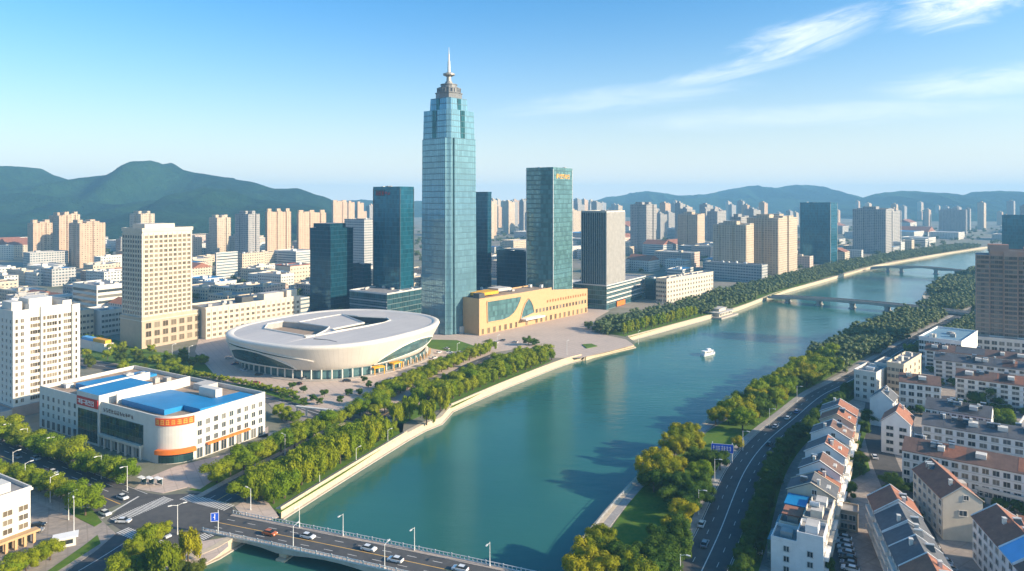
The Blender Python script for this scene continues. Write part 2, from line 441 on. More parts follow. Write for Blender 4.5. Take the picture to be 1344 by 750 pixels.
mgd_city = M_ground('city_ground', (0.26, 0.22, 0.18), (0.09, 0.12, 0.06), 0.012, (0.30, 0.27, 0.23), 0.06)
mgd_plaza = M_ground('plaza_paving', (0.58, 0.46, 0.38), (0.50, 0.40, 0.33), 0.05, (0.42, 0.34, 0.29), 0.5, 0.85, 4.0)
mgd_pave = M_ground('footway_paving', (0.50, 0.41, 0.34), (0.42, 0.35, 0.29), 0.08, None, 0.6, 0.9, 2.0)
mgd_prom = M_ground('promenade_paving', (0.40, 0.37, 0.34), (0.34, 0.32, 0.30), 0.08, None, 0.6, 0.9, 2.0)
mgd_road = M_ground('asphalt', (0.088, 0.087, 0.088), (0.062, 0.062, 0.064), 0.06, (0.115, 0.11, 0.105), 0.35, 0.85)
mgd_grass = M_ground('grass_turf', (0.075, 0.165, 0.012), (0.05, 0.12, 0.012), 0.10, (0.13, 0.17, 0.02), 0.6, 0.95)
mgd_lot = M_ground('forecourt_paving', (0.42, 0.35, 0.29), (0.31, 0.27, 0.24), 0.05, (0.2, 0.18, 0.17), 0.4, 0.9, 5.0)
m_paint = M_plain('road_paint', (0.62, 0.60, 0.56), 0.8, 0.2, 0.8)
m_paintyel = M_plain('yellow_road_paint', (0.60, 0.36, 0.10), 0.8, 0.2, 0.8)
m_kerb = M_plain('kerb_stone', (0.44, 0.40, 0.35), 0.9, 0.12, 1.0)

def mk_water():
    t = NT('river_water')
    g = t.node('ShaderNodeNewGeometry').outputs['Position']
    mp = t.node('ShaderNodeMapping'); t.l.new(g, mp.inputs['Vector']); mp.inputs['Rotation'].default_value = (0, 0, R(20)); mp.inputs['Scale'].default_value = (0.35, 1.0, 1.0)
    n1 = t.noise(0.45, 5, 0.6, mp.outputs[0]); n2 = t.noise(0.012, 3, 0.5, g)
    t.color(t.mix(t.ramp(n2, 0.35, 0.65), (0.020, 0.105, 0.093), (0.034, 0.142, 0.114)))
    t.val('Roughness', t.m('ADD', 0.10, t.m('MULTIPLY', t.ramp(n2, 0.35, 0.65), 0.07)))
    t.val('IOR', 1.33); t.val('Specular IOR Level', 0.5)
    n3 = t.noise(0.11, 4, 0.6, mp.outputs[0]); t.bump(t.m('ADD', n1, t.m('MULTIPLY', n3, 1.6)), 0.20, 0.4)
    return t.mat
m_water = mk_water()
def mk_hill(name, c1, c2):
    t = NT(name)
    g = t.node('ShaderNodeNewGeometry').outputs['Position']
    n1 = t.noise(0.004, 6, 0.7, g); n2 = t.noise(0.03, 5, 0.8, g)
    c = t.mix(t.ramp(n1, 0.4, 0.6), c1, c2)
    t.color(t.mix(t.m('MULTIPLY', t.ramp(n2, 0.3, 0.7), 0.7), c, mul(c1, 0.4)))
    t.val('Roughness', 0.95); t.val('Specular IOR Level', 0.1)
    t.bump(n2, 1.0, 40.0)
    return t.mat
m_hill = mk_hill('hill_forest', (0.006, 0.040, 0.030), (0.032, 0.092, 0.038))
# ------------------------------------------------------------------ the setting: ground, river, hills, haze
WZ = -3.0
def W(px, py): return G(px, py, WZ)
LB = [(-420, -200), (-180, 60), (-112, 160), W(285, 733), W(368, 682), W(450, 630), W(534, 578), W(556, 566), W(578, 557), W(592, 541), W(660, 511), W(735, 481), W(763, 473), W(798, 464), W(835, 455.5), W(824, 448),
      W(850, 441), W(930, 419), W(968, 408), W(1016, 389), W(1080, 371), W(1150, 351), W(1225, 337), W(1290, 326.5), W(1344, 321), W(1450, 316), (3600, 2900)]
RB = [(-60, -200), (0, 120), W(752, 752), W(785, 697), W(840, 634), W(886, 592), W(930, 560), W(985, 523), W(1040, 492), W(1100, 462), W(1160, 436), W(1200, 415), W(1216, 402), W(1212, 390), W(1228, 379),
      W(1275, 360), W(1310, 346), W(1350, 334), W(1420, 326), (3600, 2550)]
FAR = 7200.0
def smooth_line(P, keep, n=4):
    return P
gm = MB()
gm.sheet(LB + [(FAR, 5600), (FAR, FAR), (-FAR, FAR), (-FAR, -400), (-420, -400)], 0.0)
gm.sheet(RB + [(FAR, 5000), (FAR, -400), (-60, -400)], 0.0)
tag(gm.build('ground', mgd_city), kind='structure')
wm = MB(); wm.face([(-500, -420, WZ), (4200, -420, WZ), (4200, 4200, WZ), (-500, 4200, WZ)])
tag(wm.build('river', m_water), kind='structure')

hz = MB(); hz.box(-FAR - 100, FAR + 100, -450, FAR + 100, -6.0, 250.0)
m_haze = bpy.data.materials.new('haze'); m_haze.use_nodes = True
hn = m_haze.node_tree.nodes; hn.clear()
ho = hn.new('ShaderNodeOutputMaterial'); hv = hn.new('ShaderNodeVolumePrincipled')
hv.inputs['Color'].default_value = (0.28, 0.61, 0.92, 1); hv.inputs['Density'].default_value = 1.5e-4; hv.inputs['Anisotropy'].default_value = 0.0
m_haze.node_tree.links.new(hv.outputs[0], ho.inputs['Volume'])
tag(hz.build('haze', m_haze), kind='stuff')

def interp(P, x):
    if x <= P[0][0]: return P[0][1]
    for (a, b), (c, d) in zip(P, P[1:]):
        if x <= c:
            t = (x - a) / (c - a); t = t * t * (3 - 2 * t) * 0.5 + t * 0.5
            return b + (d - b) * t
    return P[-1][1]
def hill_range(name, ridge, Yr, depth, seed, rough=0.22, fz=0.0, px0=None, px1=None, cols=220, rows=46):
    """ridge line given by direction and elevation; built at distance Yr as a real slope 'depth' metres deep on the near side"""
    px0 = ridge[0][0] if px0 is None else px0; px1 = ridge[-1][0] if px1 is None else px1
    m = MB(); P = []
    for j in range(rows + 1):
        t = j / rows                        # 0 near foot ... 0.7 ridge ... 1 far foot
        row = []
        for i in range(cols + 1):
            px = px0 + (px1 - px0) * i / cols
            rz = CAMH + (HY - interp(ridge, px)) / FPX * Yr
            if t < 0.7: s = t / 0.7; Y = Yr - depth * (1 - s); prof = s ** 1.15
            else: s = (t - 0.7) / 0.3; Y = Yr + depth * 0.8 * s; prof = max(0.0, 1 - s) ** 1.3
            X = (px - CX) / FPX * Yr
            q = Vector((X * 0.0016, Y * 0.0016, seed))
            nz = noise.fractal(q, 1.0, 2.1, 5) 
            gul = abs(noise.noise(Vector((X * 0.0052, Y * 0.0014, seed + 5)))) - 0.22
            w = 4 * prof * (1 - prof) if t < 0.7 else 0.3
            z = max(0, rz) * prof * (1 + rough * w * nz - 1.5 * w * gul) + 3 * noise.noise(Vector((X * 0.02, Y * 0.02, seed))) * prof
            row.append((X, Y, max(z, 0) - 2.0 * (1 if j in (0, rows) else 0)))
        P.append(row)
    n = cols + 1
    m.v = [p for row in P for p in row]
    for j in range(rows):
        for i in range(cols):
            m.f.append((j * n + i, j * n + i + 1, (j + 1) * n + i + 1, (j + 1) * n + i)); m.m.append(0)
    return tag(m.build(name, m_hill, smooth=True), kind='structure')
hill_range('hills', [(-420, 250), (-250, 236), (-130, 240), (-50, 230), (0, 222), (28, 219), (60, 228), (90, 238), (115, 244), (140, 233), (180, 222), (210, 217), (235, 221), (262, 227), (300, 233), (330, 238), (362, 248),
           (390, 247), (420, 256), (445, 266), (475, 284), (500, 292)], 2650, 1150, 1.3, 0.5)
hill_range('hills', [(-420, 268), (-200, 262), (-60, 254), (30, 253), (90, 258), (150, 268), (215, 262), (265, 246), (300, 249), (340, 262), (390, 270), (440, 281), (480, 293)], 2150, 700, 4.7, 0.6)
hill_range('hills', [(740, 275), (770, 266), (800, 259), (850, 250.5), (890, 256.5), (920, 256), (960, 248), (985, 244), (1010, 247), (1040, 243), (1062, 243), (1090, 251), (1115, 260), (1150, 266), (1230, 272)], 5200, 1300, 8.1)
hill_range('hills', [(1050, 272), (1090, 269), (1120, 263), (1150, 255), (1185, 250.5), (1220, 252), (1245, 255), (1262, 258), (1285, 252), (1310, 250), (1344, 253), (1400, 250), (1500, 262), (1600, 270)], 4200, 1100, 2.2)
hill_range('hills', [(330, 270), (420, 266), (470, 262.5), (520, 265), (580, 263), (640, 265.5), (700, 263), (760, 266), (830, 272)], 4500, 700, 3.9)
hill_range('hills', [(640, 276), (800, 268), (880, 262), (940, 259), (1000, 261), (1080, 262), (1150, 268), (1250, 276)], 4600, 700, 6.2)

def patch(name, pts, z, mat, world=False, side=True, kind='structure', hide=None):
    P = pts if world else [G(*p) for p in pts]
    m = MB()
    if side: m.prism(P, -0.05, z)
    else: m.sheet(P, z)
    return tag(m.build(name, mat), kind=kind)
def offset_line(P, d):
    out = []
    for i, p in enumerate(P):
        a = P[max(i - 1, 0)]; b = P[min(i + 1, len(P) - 1)]
        dx, dy_ = b[0] - a[0], b[1] - a[1]; l = math.hypot(dx, dy_) or 1
        out.append((p[0] - dy_ / l * d, p[1] + dx / l * d))
    return out
def resample(P, step):
    out = [P[0]]; acc = 0
    for a, b in zip(P, P[1:]):
        L = math.hypot(b[0] - a[0], b[1] - a[1])
        if L < 1e-6: continue
        d = step - acc
        while d <= L:
            t = d / L; out.append((a[0] + (b[0] - a[0]) * t, a[1] + (b[1] - a[1]) * t)); d += step
        acc = L - (d - step)
    return out
def curve(P, n=6):
    """Catmull-Rom through the points"""
    out = []
    for i in range(len(P) - 1):
        p0, p1, p2, p3 = P[max(i - 1, 0)], P[i], P[i + 1], P[min(i + 2, len(P) - 1)]
        for k in range(n):
            t = k / n
            out.append(tuple(0.5 * (2 * p1[c] + (p2[c] - p0[c]) * t + (2 * p0[c] - 5 * p1[c] + 4 * p2[c] - p3[c]) * t * t + (3 * p1[c] - p0[c] - 3 * p2[c] + p3[c]) * t ** 3) for c in (0, 1)))
    out.append(P[-1]); return out
def ribbon(m, P, d0, d1, z, mi=0):
    A, B = offset_line(P, d0), offset_line(P, d1)
    for i in range(len(P) - 1):
        q = [A[i], A[i + 1], B[i + 1], B[i]]
        ar = sum(q[k][0] * q[(k + 1) % 4][1] - q[(k + 1) % 4][0] * q[k][1] for k in range(4))
        if ar < 0: q = q[::-1]
        m.face([(x, y, z) for x, y in q], mi)
def band(name, P, d0, d1, z0, z1, mat, kind='structure'):
    """a raised strip along a line (footway, kerb, wall)"""
    m = MB(); A, B = offset_line(P, d0), offset_line(P, d1)
    if d0 < d1: A, B = B, A
    for i in range(len(P) - 1):
        a0, a1, b0, b1 = A[i], A[i + 1], B[i], B[i + 1]
        m.face([(b0[0], b0[1], z1), (b1[0], b1[1], z1), (a1[0], a1[1], z1), (a0[0], a0[1], z1)])
        m.face([(a0[0], a0[1], z1), (a1[0], a1[1], z1), (a1[0], a1[1], z0), (a0[0], a0[1], z0)])
        m.face([(b1[0], b1[1], z1), (b0[0], b0[1], z1), (b0[0], b0[1], z0), (b1[0], b1[1], z0)])
    for i in (0, len(P) - 1):
        m.face([(A[i][0], A[i][1], z0), (B[i][0], B[i][1], z0), (B[i][0], B[i][1], z1), (A[i][0], A[i][1], z1)])
    return tag(m.build(name, mat), kind=kind)
def dashes(name, P, off, w, on, gap, z, mat):
    m = MB(); Q = resample(offset_line(P, off), 1.0); i = 0
    while i + on < len(Q):
        ribbon(m, Q[i:i + on + 1], -w / 2, w / 2, z); i += on + gap
    if m.f: tag(m.build(name, mat), kind='structure')
def line(name, P, off, w, z, mat):
    m = MB(); ribbon(m, offset_line(P, off), -w / 2, w / 2, z); tag(m.build(name, mat), kind='structure')

# --- left bank roads
A_C = [(-330, 346), (-251, 293), G(-60, 576), G(60, 622), G(158, 662)]              # avenue centre line
A_D = math.atan2(A_C[3][1] - A_C[4][1], A_C[3][0] - A_C[4][0])
avenue = curve(A_C, 6)
AW = 9.6
def road(name, P, w, z=0.03):
    m = MB(); ribbon(m, P, -w, w, z); return tag(m.build(name, mgd_road), kind='structure')
road('road', avenue, AW)
line('road_marking', avenue, 0.0, 0.35, 0.036, m_paintyel)
for s in (-1, 1):
    dashes('road_marking', avenue, s * 3.3, 0.22, 4, 6, 0.036, m_paint)
    line('road_marking', avenue, s * 9.1, 0.2, 0.036, m_paint)
dashes('road_marking', avenue, 6.4, 0.22, 4, 6, 0.036, m_paint)
cross = [(140, 684), (179, 645), (214, 650), (262, 647), (306, 667), (322, 684), (286, 702), (262, 716), (215, 716), (165, 700)]
patch('road', cross, 0.026, mgd_road, side=False)
side_c = curve([G(285, 657), G(330, 631), G(402, 592), G(445, 570), G(500, 547), G(552, 516), G(610, 486), G(655, 466)], 6)
road('road', side_c, 6.6, 0.034)
line('road_marking', side_c, 0.0, 0.3, 0.040, m_paintyel)
for s in (-1, 1): dashes('road_marking', side_c, s * 3.3, 0.2, 3, 5, 0.040, m_paint)
front_c = curve([G(60, 470), G(170, 486), G(262, 503), G(350, 522), G(430, 547), G(478, 556)], 6)
road('road', front_c, 6.0, 0.030)
line('road_marking', front_c, 0.0, 0.3, 0.037, m_paint)
sw_c = curve([G(190, 700), G(165, 712), G(128, 735), G(60, 775)], 6)
road('road', sw_c, 8.0, 0.032)
line('road_marking', sw_c, 0.0, 0.25, 0.038, m_paint)
def zebra(a, b, half, n, z=0.042):
    """crossing from a to b, stripes along the traffic direction"""
    m = MB(); d = Vector((b[0] - a[0], b[1] - a[1])); L = d.length; d /= L; nn = Vector((-d.y, d.x))
    for i in range(n):
        c = Vector(a) + d * L * (i + 0.5) / n; w = L / n * 0.27
        m.face([(*(c - d * w - nn * half), z), (*(c + d * w - nn * half), z), (*(c + d * w + nn * half), z), (*(c - d * w + nn * half), z)])
    tag(m.build('road_marking', m_paint), kind='structure')
zebra(G(150, 684), G(222, 654), 2.6, 26)
zebra(G(242, 652), G(302, 667), 2.2, 18)
zebra(G(250, 712), G(302, 690), 2.0, 18)
zebra(G(160, 696), G(212, 716), 2.0, 18)
m = MB()
for (a, b) in (((133, 681), (182, 652)),):
    p, q = Vector(G(*a)), Vector(G(*b)); d = (q - p).normalized(); n_ = Vector((-d.y, d.x)) * 0.35
    m.face([(*(p - n_), 0.043), (*(q - n_), 0.043), (*(q + n_), 0.043), (*(p + n_), 0.043)])
tag(m.build('road_marking', m_paint), kind='structure')

# --- left bank paving and grass
patch('pavement', [(176, 642), (192, 628), (232, 612), (300, 596), (352, 574), (352, 560), (330, 575), (420, 552), (300, 618), (262, 643), (246, 640), (214, 648)], 0.13, mgd_plaza)
patch('pavement', [(308, 666), (330, 652), (352, 660), (366, 679), (330, 690)], 0.13, mgd_plaza)
band('pavement', avenue, -9.8, -13.6, -0.05, 0.14, mgd_pave)
band('grass', avenue, -13.7, -19.5, -0.05, 0.10, mgd_grass)
band('grass', avenue[:-7], 9.8, 14.5, -0.05, 0.16, mgd_grass)
patch('pavement', [(-30, 618), (60, 645), (92, 650), (118, 668), (136, 686), (152, 701), (128, 722), (88, 750), (40, 790), (-60, 790)], 0.12, mgd_lot)
patch('grass', [(128, 703), (132, 714), (70, 754), (52, 758), (110, 717)], 0.20, mgd_grass)
patch('grass', [(84, 668), (120, 668), (134, 686), (124, 692), (100, 680)], 0.22, mgd_grass)
patch('grass', [(160, 722), (220, 720), (262, 722), (268, 742), (220, 800), (100, 800)], 0.16, mgd_grass)
patch('pavement', [(226, 718), (262, 712), (298, 706), (300, 718), (282, 733), (262, 745), (240, 738)], 0.19, mgd_plaza)
band('pavement', side_c[:22], 6.8, 9.2, -0.05, 0.14, mgd_pave)
band('grass', side_c[2:22], 9.3, 15.0, -0.05, 0.11, mgd_grass)
band('pavement', side_c[2:], -6.8, -9.0, -0.05, 0.14, mgd_pave)
patch('grass', [(345, 655), (430, 602), (505, 556), (530, 556), (566, 540), (594, 535), (660, 502), (724, 474), (700, 462), (640, 478), (560, 520), (515, 555), (528, 572), (446, 625), (366, 674)], 0.10, mgd_grass)
patch('plaza', [(262, 440), (256, 462), (292, 505), (360, 520), (432, 545), (500, 541), (560, 506), (610, 478), (652, 462), (690, 456), (728, 470), (762, 470), (796, 462), (832, 453), (822, 446), (776, 436), (782, 418), (800, 408), (770, 404), (640, 424), (560, 430), (440, 400), (300, 424)], 0.09, mgd_plaza)
patch('grass', [(108, 452), (150, 446), (205, 462), (262, 470), (280, 490), (250, 497), (170, 480), (108, 470)], 0.08, mgd_grass)
patch('grass', [(560, 446), (600, 447), (640, 460), (590, 462), (556, 456)], 0.16, mgd_grass)
patch('grass', [(764, 453), (776, 452), (784, 455), (770, 458)], 0.5, mgd_grass)
patch('pavement', [(352, 530), (372, 527), (412, 546), (398, 560), (378, 560)], 0.12, mgd_lot)
patch('grass', [(290, 505), (330, 512), (400, 533), (408, 530), (330, 505)], 0.15, mgd_grass)
patch('grass', [(786, 436), (826, 443), (930, 414), (1000, 392), (1078, 366), (1150, 346), (1285, 323), (1280, 320), (1120, 343), (1040, 362), (960, 385), (880, 405), (800, 420)], 0.07, mgd_grass)
# steps down to the water at the plaza
for k in range(4):
    P = [W(763 + k * 2, 474 - k * .2), W(798, 465.5 - k * 0.6), W(835 - 3 * k, 456.8 - k * 0.9), W(823, 447.5)]
    m = MB(); m.prism([W(770, 466), *P], WZ - 0.3, WZ + 0.45 + 0.75 * k if k < 3 else -0.02)
    tag(m.build('riverside_step', m_stone, None), kind='structure')

# --- right bank roads
rr_left = curve([G(872, 778), G(885, 750), G(916, 692), G(952, 617), G(984, 577), G(1024, 545), G(1060, 517), G(1096, 499), G(1150, 469), G(1200, 440), G(1240, 420), G(1280, 402), G(1330, 384), G(1400, 366)], 6)
RW = 13.0
rr = offset_line(rr_left, -RW / 2)
road('road', rr, RW / 2, 0.03)
line('road_marking', rr, 0.0, 0.3, 0.036, m_paint)
for s in (-1, 1):
    dashes('road_marking', rr, s * 3.2, 0.16, 3, 6, 0.036, m_paint)
    line('road_marking', rr, s * 6.1, 0.16, 0.036, m_paint)
band('pavement', rr, RW / 2 + 0.2, RW / 2 + 2.8, -0.05, 0.14, mgd_prom)
band('kerb', rr, RW / 2 + 0.0, RW / 2 + 0.19, -0.05, 0.15, m_kerb)
band('kerb', rr, -RW / 2, -RW / 2 - 0.25, -0.05, 0.15, m_kerb)
band('grass', rr, -RW / 2 - 0.26, -RW / 2 - 7.0, -0.05, 0.12, mgd_grass)
patch('grass', [(760, 752), (798, 700), (844, 634), (886, 600), (930, 566), (990, 530), (1045, 498), (1105, 467), (1165, 440), (1204, 418), (1220, 404), (1240, 380), (1290, 356), (1350, 336), (1420, 335), (1380, 358), (1300, 382),
      (1240, 414), (1190, 438), (1140, 466), (1090, 494), (1050, 516), (1012, 545), (976, 574), (942, 617), (908, 690), (876, 750), (862, 790), (740, 790)], 0.08, mgd_grass)
prom_line = curve(RB[2:7], 6)
band('promenade', prom_line, -0.6, -4.6, -0.05, 0.22, mgd_prom)
# lanes between the houses
def lane(P, w, z=0.03): road('road', curve([G(*p) for p in P], 5), w, z)
patch('pavement', [(1010, 600), (1060, 540), (1110, 510), (1150, 492), (1260, 450), (1400, 450), (1500, 560), (1500, 800), (980, 800)], 0.010, mgd_lot, side=False)
lane([(1098, 770), (1092, 705), (1098, 690)], 3.4, 0.034)
lane([(1236, 775), (1196, 680), (1162, 610), (1148, 560), (1150, 530)], 4.6, 0.034)
patch('grass', [(1098, 606), (1122, 585), (1138, 600), (1142, 618), (1118, 630), (1100, 628)], 0.14, mgd_grass)
patch('grass', [(1108, 582), (1128, 560), (1146, 540), (1138, 566), (1130, 586)], 0.14, mgd_grass)

# ------------------------------------------------------------------ embankment walls (each bank length is a thing)
def embank(P, side, label, mat=m_stone, par=0.95, far=False):
    """vertical stone wall from below the water to the bank with a low parapet; side=+1 keeps it on the left of the line"""
    o = thing('embankment_wall', label, 'embankment wall', (P[0][0], P[0][1], 0))
    Q = [(p[0] - P[0][0], p[1] - P[0][1]) for p in P]
    def strip(name, d0, d1, z0, z1, mt):
        m = MB(); A, B = offset_line(Q, side * d0), offset_line(Q, side * d1)
        if side * d0 < side * d1: A, B = B, A
        for i in range(len(Q) - 1):
            a0, a1, b0, b1 = A[i], A[i + 1], B[i], B[i + 1]
            m.face([(b0[0], b0[1], z1), (b1[0], b1[1], z1), (a1[0], a1[1], z1), (a0[0], a0[1], z1)])
            m.face([(a0[0], a0[1], z1), (a1[0], a1[1], z1), (a1[0], a1[1], z0), (a0[0], a0[1], z0)])
            m.face([(b1[0], b1[1], z1), (b0[0], b0[1], z1), (b0[0], b0[1], z0), (b1[0], b1[1], z0)])
        for i in (0, len(Q) - 1):
            m.face([(A[i][0], A[i][1], z0), (B[i][0], B[i][1], z0), (B[i][0], B[i][1], z1), (A[i][0], A[i][1], z1)])
        return m.build(name, mt, o)
    strip('wall', -0.35, 0.35, WZ - 0.6, 0.0, mat)
    if not far: strip('ledge', -1.3, -0.36, WZ - 0.6, WZ + 0.35, m_conc)
    strip('coping', -0.45, 0.9 if far else 1.9, 0.002, 0.30, m_stone)
    if par: strip('parapet', -0.2, 0.12, 0.302, par, m_stone)
    return o
embank(LB[1:4] + [((LB[3][0] + LB[4][0]) / 2, (LB[3][1] + LB[4][1]) / 2)], 1, 'stone river wall curving under the near road bridge', par=0)
embank(curve(LB[4:7], 5), 1, 'sunlit stone embankment wall below the willow row next to the near bridge')
embank(LB[6:10], 1, 'short low bank wall beneath the overhanging willows', par=0)
embank(curve(LB[9:13], 5), 1, 'long pale embankment wall in front of the tree belt by the oval arena')
embank(curve(LB[15:18], 5), 1, 'pale embankment wall between the waterside plaza and the floating pier', par=0.6)
embank(curve(LB[17:20], 5), 1, 'embankment wall between the floating pier and the middle bridge', par=0, far=True)
embank(curve(LB[19:26], 5), 1, 'distant embankment wall along the river past the middle bridge', par=0, far=True)
embank(curve(RB[1:7], 5), -1, 'grey promenade wall at the lawn on the shaded bank', par=0)
embank(curve(RB[6:13], 5), -1, 'river wall under the dense trees of the shaded bank', par=0)
embank(curve(RB[12:19], 5), -1, 'river wall of the wooded point behind the middle bridge', par=0)

# promenade railing on the right bank
o = thing('railing', 'white post railing along the promenade next to the lawn', 'railing', (prom_line[0][0], prom_line[0][1], 0.2))
Q = [(p[0] - prom_line[0][0], p[1] - prom_line[0][1]) for p in offset_line(prom_line, -0.8)]
rm = MB()
for a, b in zip(Q, Q[1:]):
    for z in (0.5, 1.0): rm.tube((a[0], a[1], z), (b[0], b[1], z), 0.05, n=4)
rm.build('rail', m_pole, o)
for q in resample(Q, 4.0)[:60]:
    pm = MB(); pm.box(q[0] - .1, q[0] + .1, q[1] - .1, q[1] + .1, 0, 1.15); pm.build('post', m_pole, o)

# ------------------------------------------------------------------ bridges
def mk_bridge(label, P0, P1, width, zf, thick, piers, road_mat, par_h, arch, npost, lanes=True, pier_mat=m_stone, nseg=28):
    d = Vector((P1[0] - P0[0], P1[1] - P0[1])); L = d.length; ang = math.atan2(d.y, d.x)
    o = thing('road_bridge', label, 'bridge', (P0[0], P0[1], 0), ang)
    h = width / 2
    def deck(name, y0, y1, za, zb, mt, arched=False):
        m = MB()
        for i in range(nseg):
            x0, x1 = L * i / nseg, L * (i + 1) / nseg
            t0, t1 = zf(x0 / L), zf(x1 / L)
            b0, b1 = t0 + za, t1 + za
            if arched:
                b0 -= arch(x0 / L); b1 -= arch(x1 / L)
            m.face([(x0, y0, t0 + zb), (x1, y0, t1 + zb), (x1, y1, t1 + zb), (x0, y1, t0 + zb)])
            m.face([(x0, y1, b0), (x1, y1, b1), (x1, y0, b1), (x0, y0, b0)])
            m.face([(x0, y0, b0), (x1, y0, b1), (x1, y0, t1 + zb), (x0, y0, t0 + zb)])
            m.face([(x1, y1, b1), (x0, y1, b0), (x0, y1, t0 + zb), (x1, y1, t1 + zb)])
        return m.build(name, mt, o)
    deck('deck', -h, h, -thick, 0.0, m_conc, True)
    deck('carriageway', -h + 1.6, h - 1.6, 0.003, 0.02, road_mat)
    for s in (-1, 1):
        a, b = (h - 1.59, h - 0.32) if s > 0 else (-h + 0.32, -h + 1.59)
        deck('footway', a, b, 0.003, 0.16, mgd_pave)
        a, b = (h - 0.31, h - 0.01) if s > 0 else (-h + 0.01, -h + 0.31)
        if npost:
            deck('plinth', a, b, 0.003, 0.3, m_metal)
            deck('handrail', a + .05, b - .05, par_h - 0.14, par_h, m_metal)
            pm = MB()
            for i in range(npost + 1):
                x = L * i / npost; z = zf(x / L); w = 0.16 if i % 4 == 0 else 0.07
                pm.box(x - w, x + w, a + 0.02, b - 0.02, z + 0.301, z + par_h - 0.141 if i % 4 else z + par_h + 0.15)
            tag(pm.build('railing_grille', m_metal, o), kind='stuff')
        else: deck('parapet', a, b, 0.003, par_h, m_conc)
    if lanes:
        m = MB()
        for i in range(nseg):
            x0, x1 = L * i / nseg, L * (i + 1) / nseg
            for yy, w in ((0.0, 0.14),):
                m.face([(x0, yy - w, zf(x0 / L) + 0.026), (x1, yy - w, zf(x1 / L) + 0.026), (x1, yy + w, zf(x1 / L) + 0.026), (x0, yy + w, zf(x0 / L) + 0.026)])
        m.build('centre_line', m_paintyel, o)
        m = MB(); x = 1.0
        while x < L - 4:
            for yy in (-2.6, 2.6):
                m.face([(x, yy - .09, zf(x / L) + 0.027), (x + 3, yy - .09, zf((x + 3) / L) + 0.027), (x + 3, yy + .09, zf((x + 3) / L) + 0.027), (x, yy + .09, zf(x / L) + 0.027)])
            x += 8
        m.build('lane_line', m_paint, o)
    for t, w in piers:
        pm = MB(); x = L * t; zt = zf(t) - thick - arch(t)
        pm.box(x - w, x + w, -h + 0.8, h - 0.8, WZ - 1.5, zt - 0.7); pm.box(x - w * 1.3, x + w * 1.3, -h + 0.4, h - 0.4, zt - 0.699, zt + 0.15)
        pm.box(x - w * 1.7, x + w * 1.7, -h - 0.6, h + 0.6, WZ - 1.6, WZ + 0.5)
        pm.build('pier', pier_mat, o)
    return o, L, ang
_a, _b = Vector(G(300, 688, 0.4)), Vector(G(560, 742.5, 0.9))
_d = (_b - _a).normalized()
B0 = _a - _d * 4; B1 = _a + _d * 150
PIER = [0.19, 0.40, 0.61, 0.82]
def arch1(t):
    e = [0.02] + PIER + [1.0]
    for a, b in zip(e, e[1:]):
        if a <= t <= b: return 1.3 * (2 * (t - a) / (b - a) - 1) ** 2
    return 1.3
zf1 = lambda t: 0.15 + 0.8 * math.sin(math.pi * min(1, max(0, t)))
near_bridge, NBL, NBA = mk_bridge('near grey road bridge with white balustrades, cars and street lamps', tuple(B0), tuple(B1), 12.6, zf1, 0.75, [(t, 0.9) for t in PIER], mgd_road, 1.15, arch1, 120)
a2, b2 = G(1010, 384, 5.0), G(1300, 409, 5.0)
zf2 = lambda t: 1.0 + 2.8 * math.sin(math.pi * min(1, max(0, t))) ** 0.8
mk_bridge('long middle bridge crossing the river on low dark piers', a2, b2, 13, zf2, 1.2, [(0.10, 1.0), (0.26, 1.2), (0.42, 1.2), (0.58, 1.5), (0.66, 1.0)], mgd_road, 1.0, lambda t: 0.5 * abs(math.sin(6 * math.pi * t)), 0, lanes=False, pier_mat=m_grey)
a3, b3 = G(1143, 348, 5.0), G(1285, 355, 5.0)
zf3 = lambda t: 1.0 + 4.6 * math.sin(math.pi * min(1, max(0, t))) ** 0.8
def arch3(t): return 1.6 * abs(math.cos(3 * math.pi * t)) ** 3
mk_bridge('farthest arched bridge over the upper river, hazy grey', a3, b3, 12, zf3, 1.2, [(0.17, 1.6), (0.30, 1.6), (0.62, 2.0), (0.80, 1.6)], mgd_road, 1.0, arch3, 0, lanes=False, pier_mat=m_grey)
# ------------------------------------------------------------------ buildings
WINC = {}
def win_mesh(w, h, fr, gl, sill=True):
    k = (round(w, 2), round(h, 2), fr.name, gl.name, sill)
    if k not in WINC:
        m = MB(); t = min(0.12, w * 0.1); d = 0.16
        m.box(-w / 2 - t, w / 2 + t, -d, -0.004, h, h + t, 0)
        m.box(-w / 2 - t - (.08 if sill else 0), w / 2 + t + (.08 if sill else 0), -d - (.1 if sill else 0), -0.004, -t, 0, 0)
        m.box(-w / 2 - t, -w / 2, -d, -0.004, 0, h, 0); m.box(w / 2, w / 2 + t, -d, -0.004, 0, h, 0)
        m.face([(-w / 2, -0.03, 0), (w / 2, -0.03, 0), (w / 2, -0.03, h), (-w / 2, -0.03, h)], 1)
        if w > 1.0: m.box(-0.05, 0.05, -0.09, -0.032, 0, h, 0)
        WINC[k] = m.mesh('window', [fr, gl])
    return WINC[k]
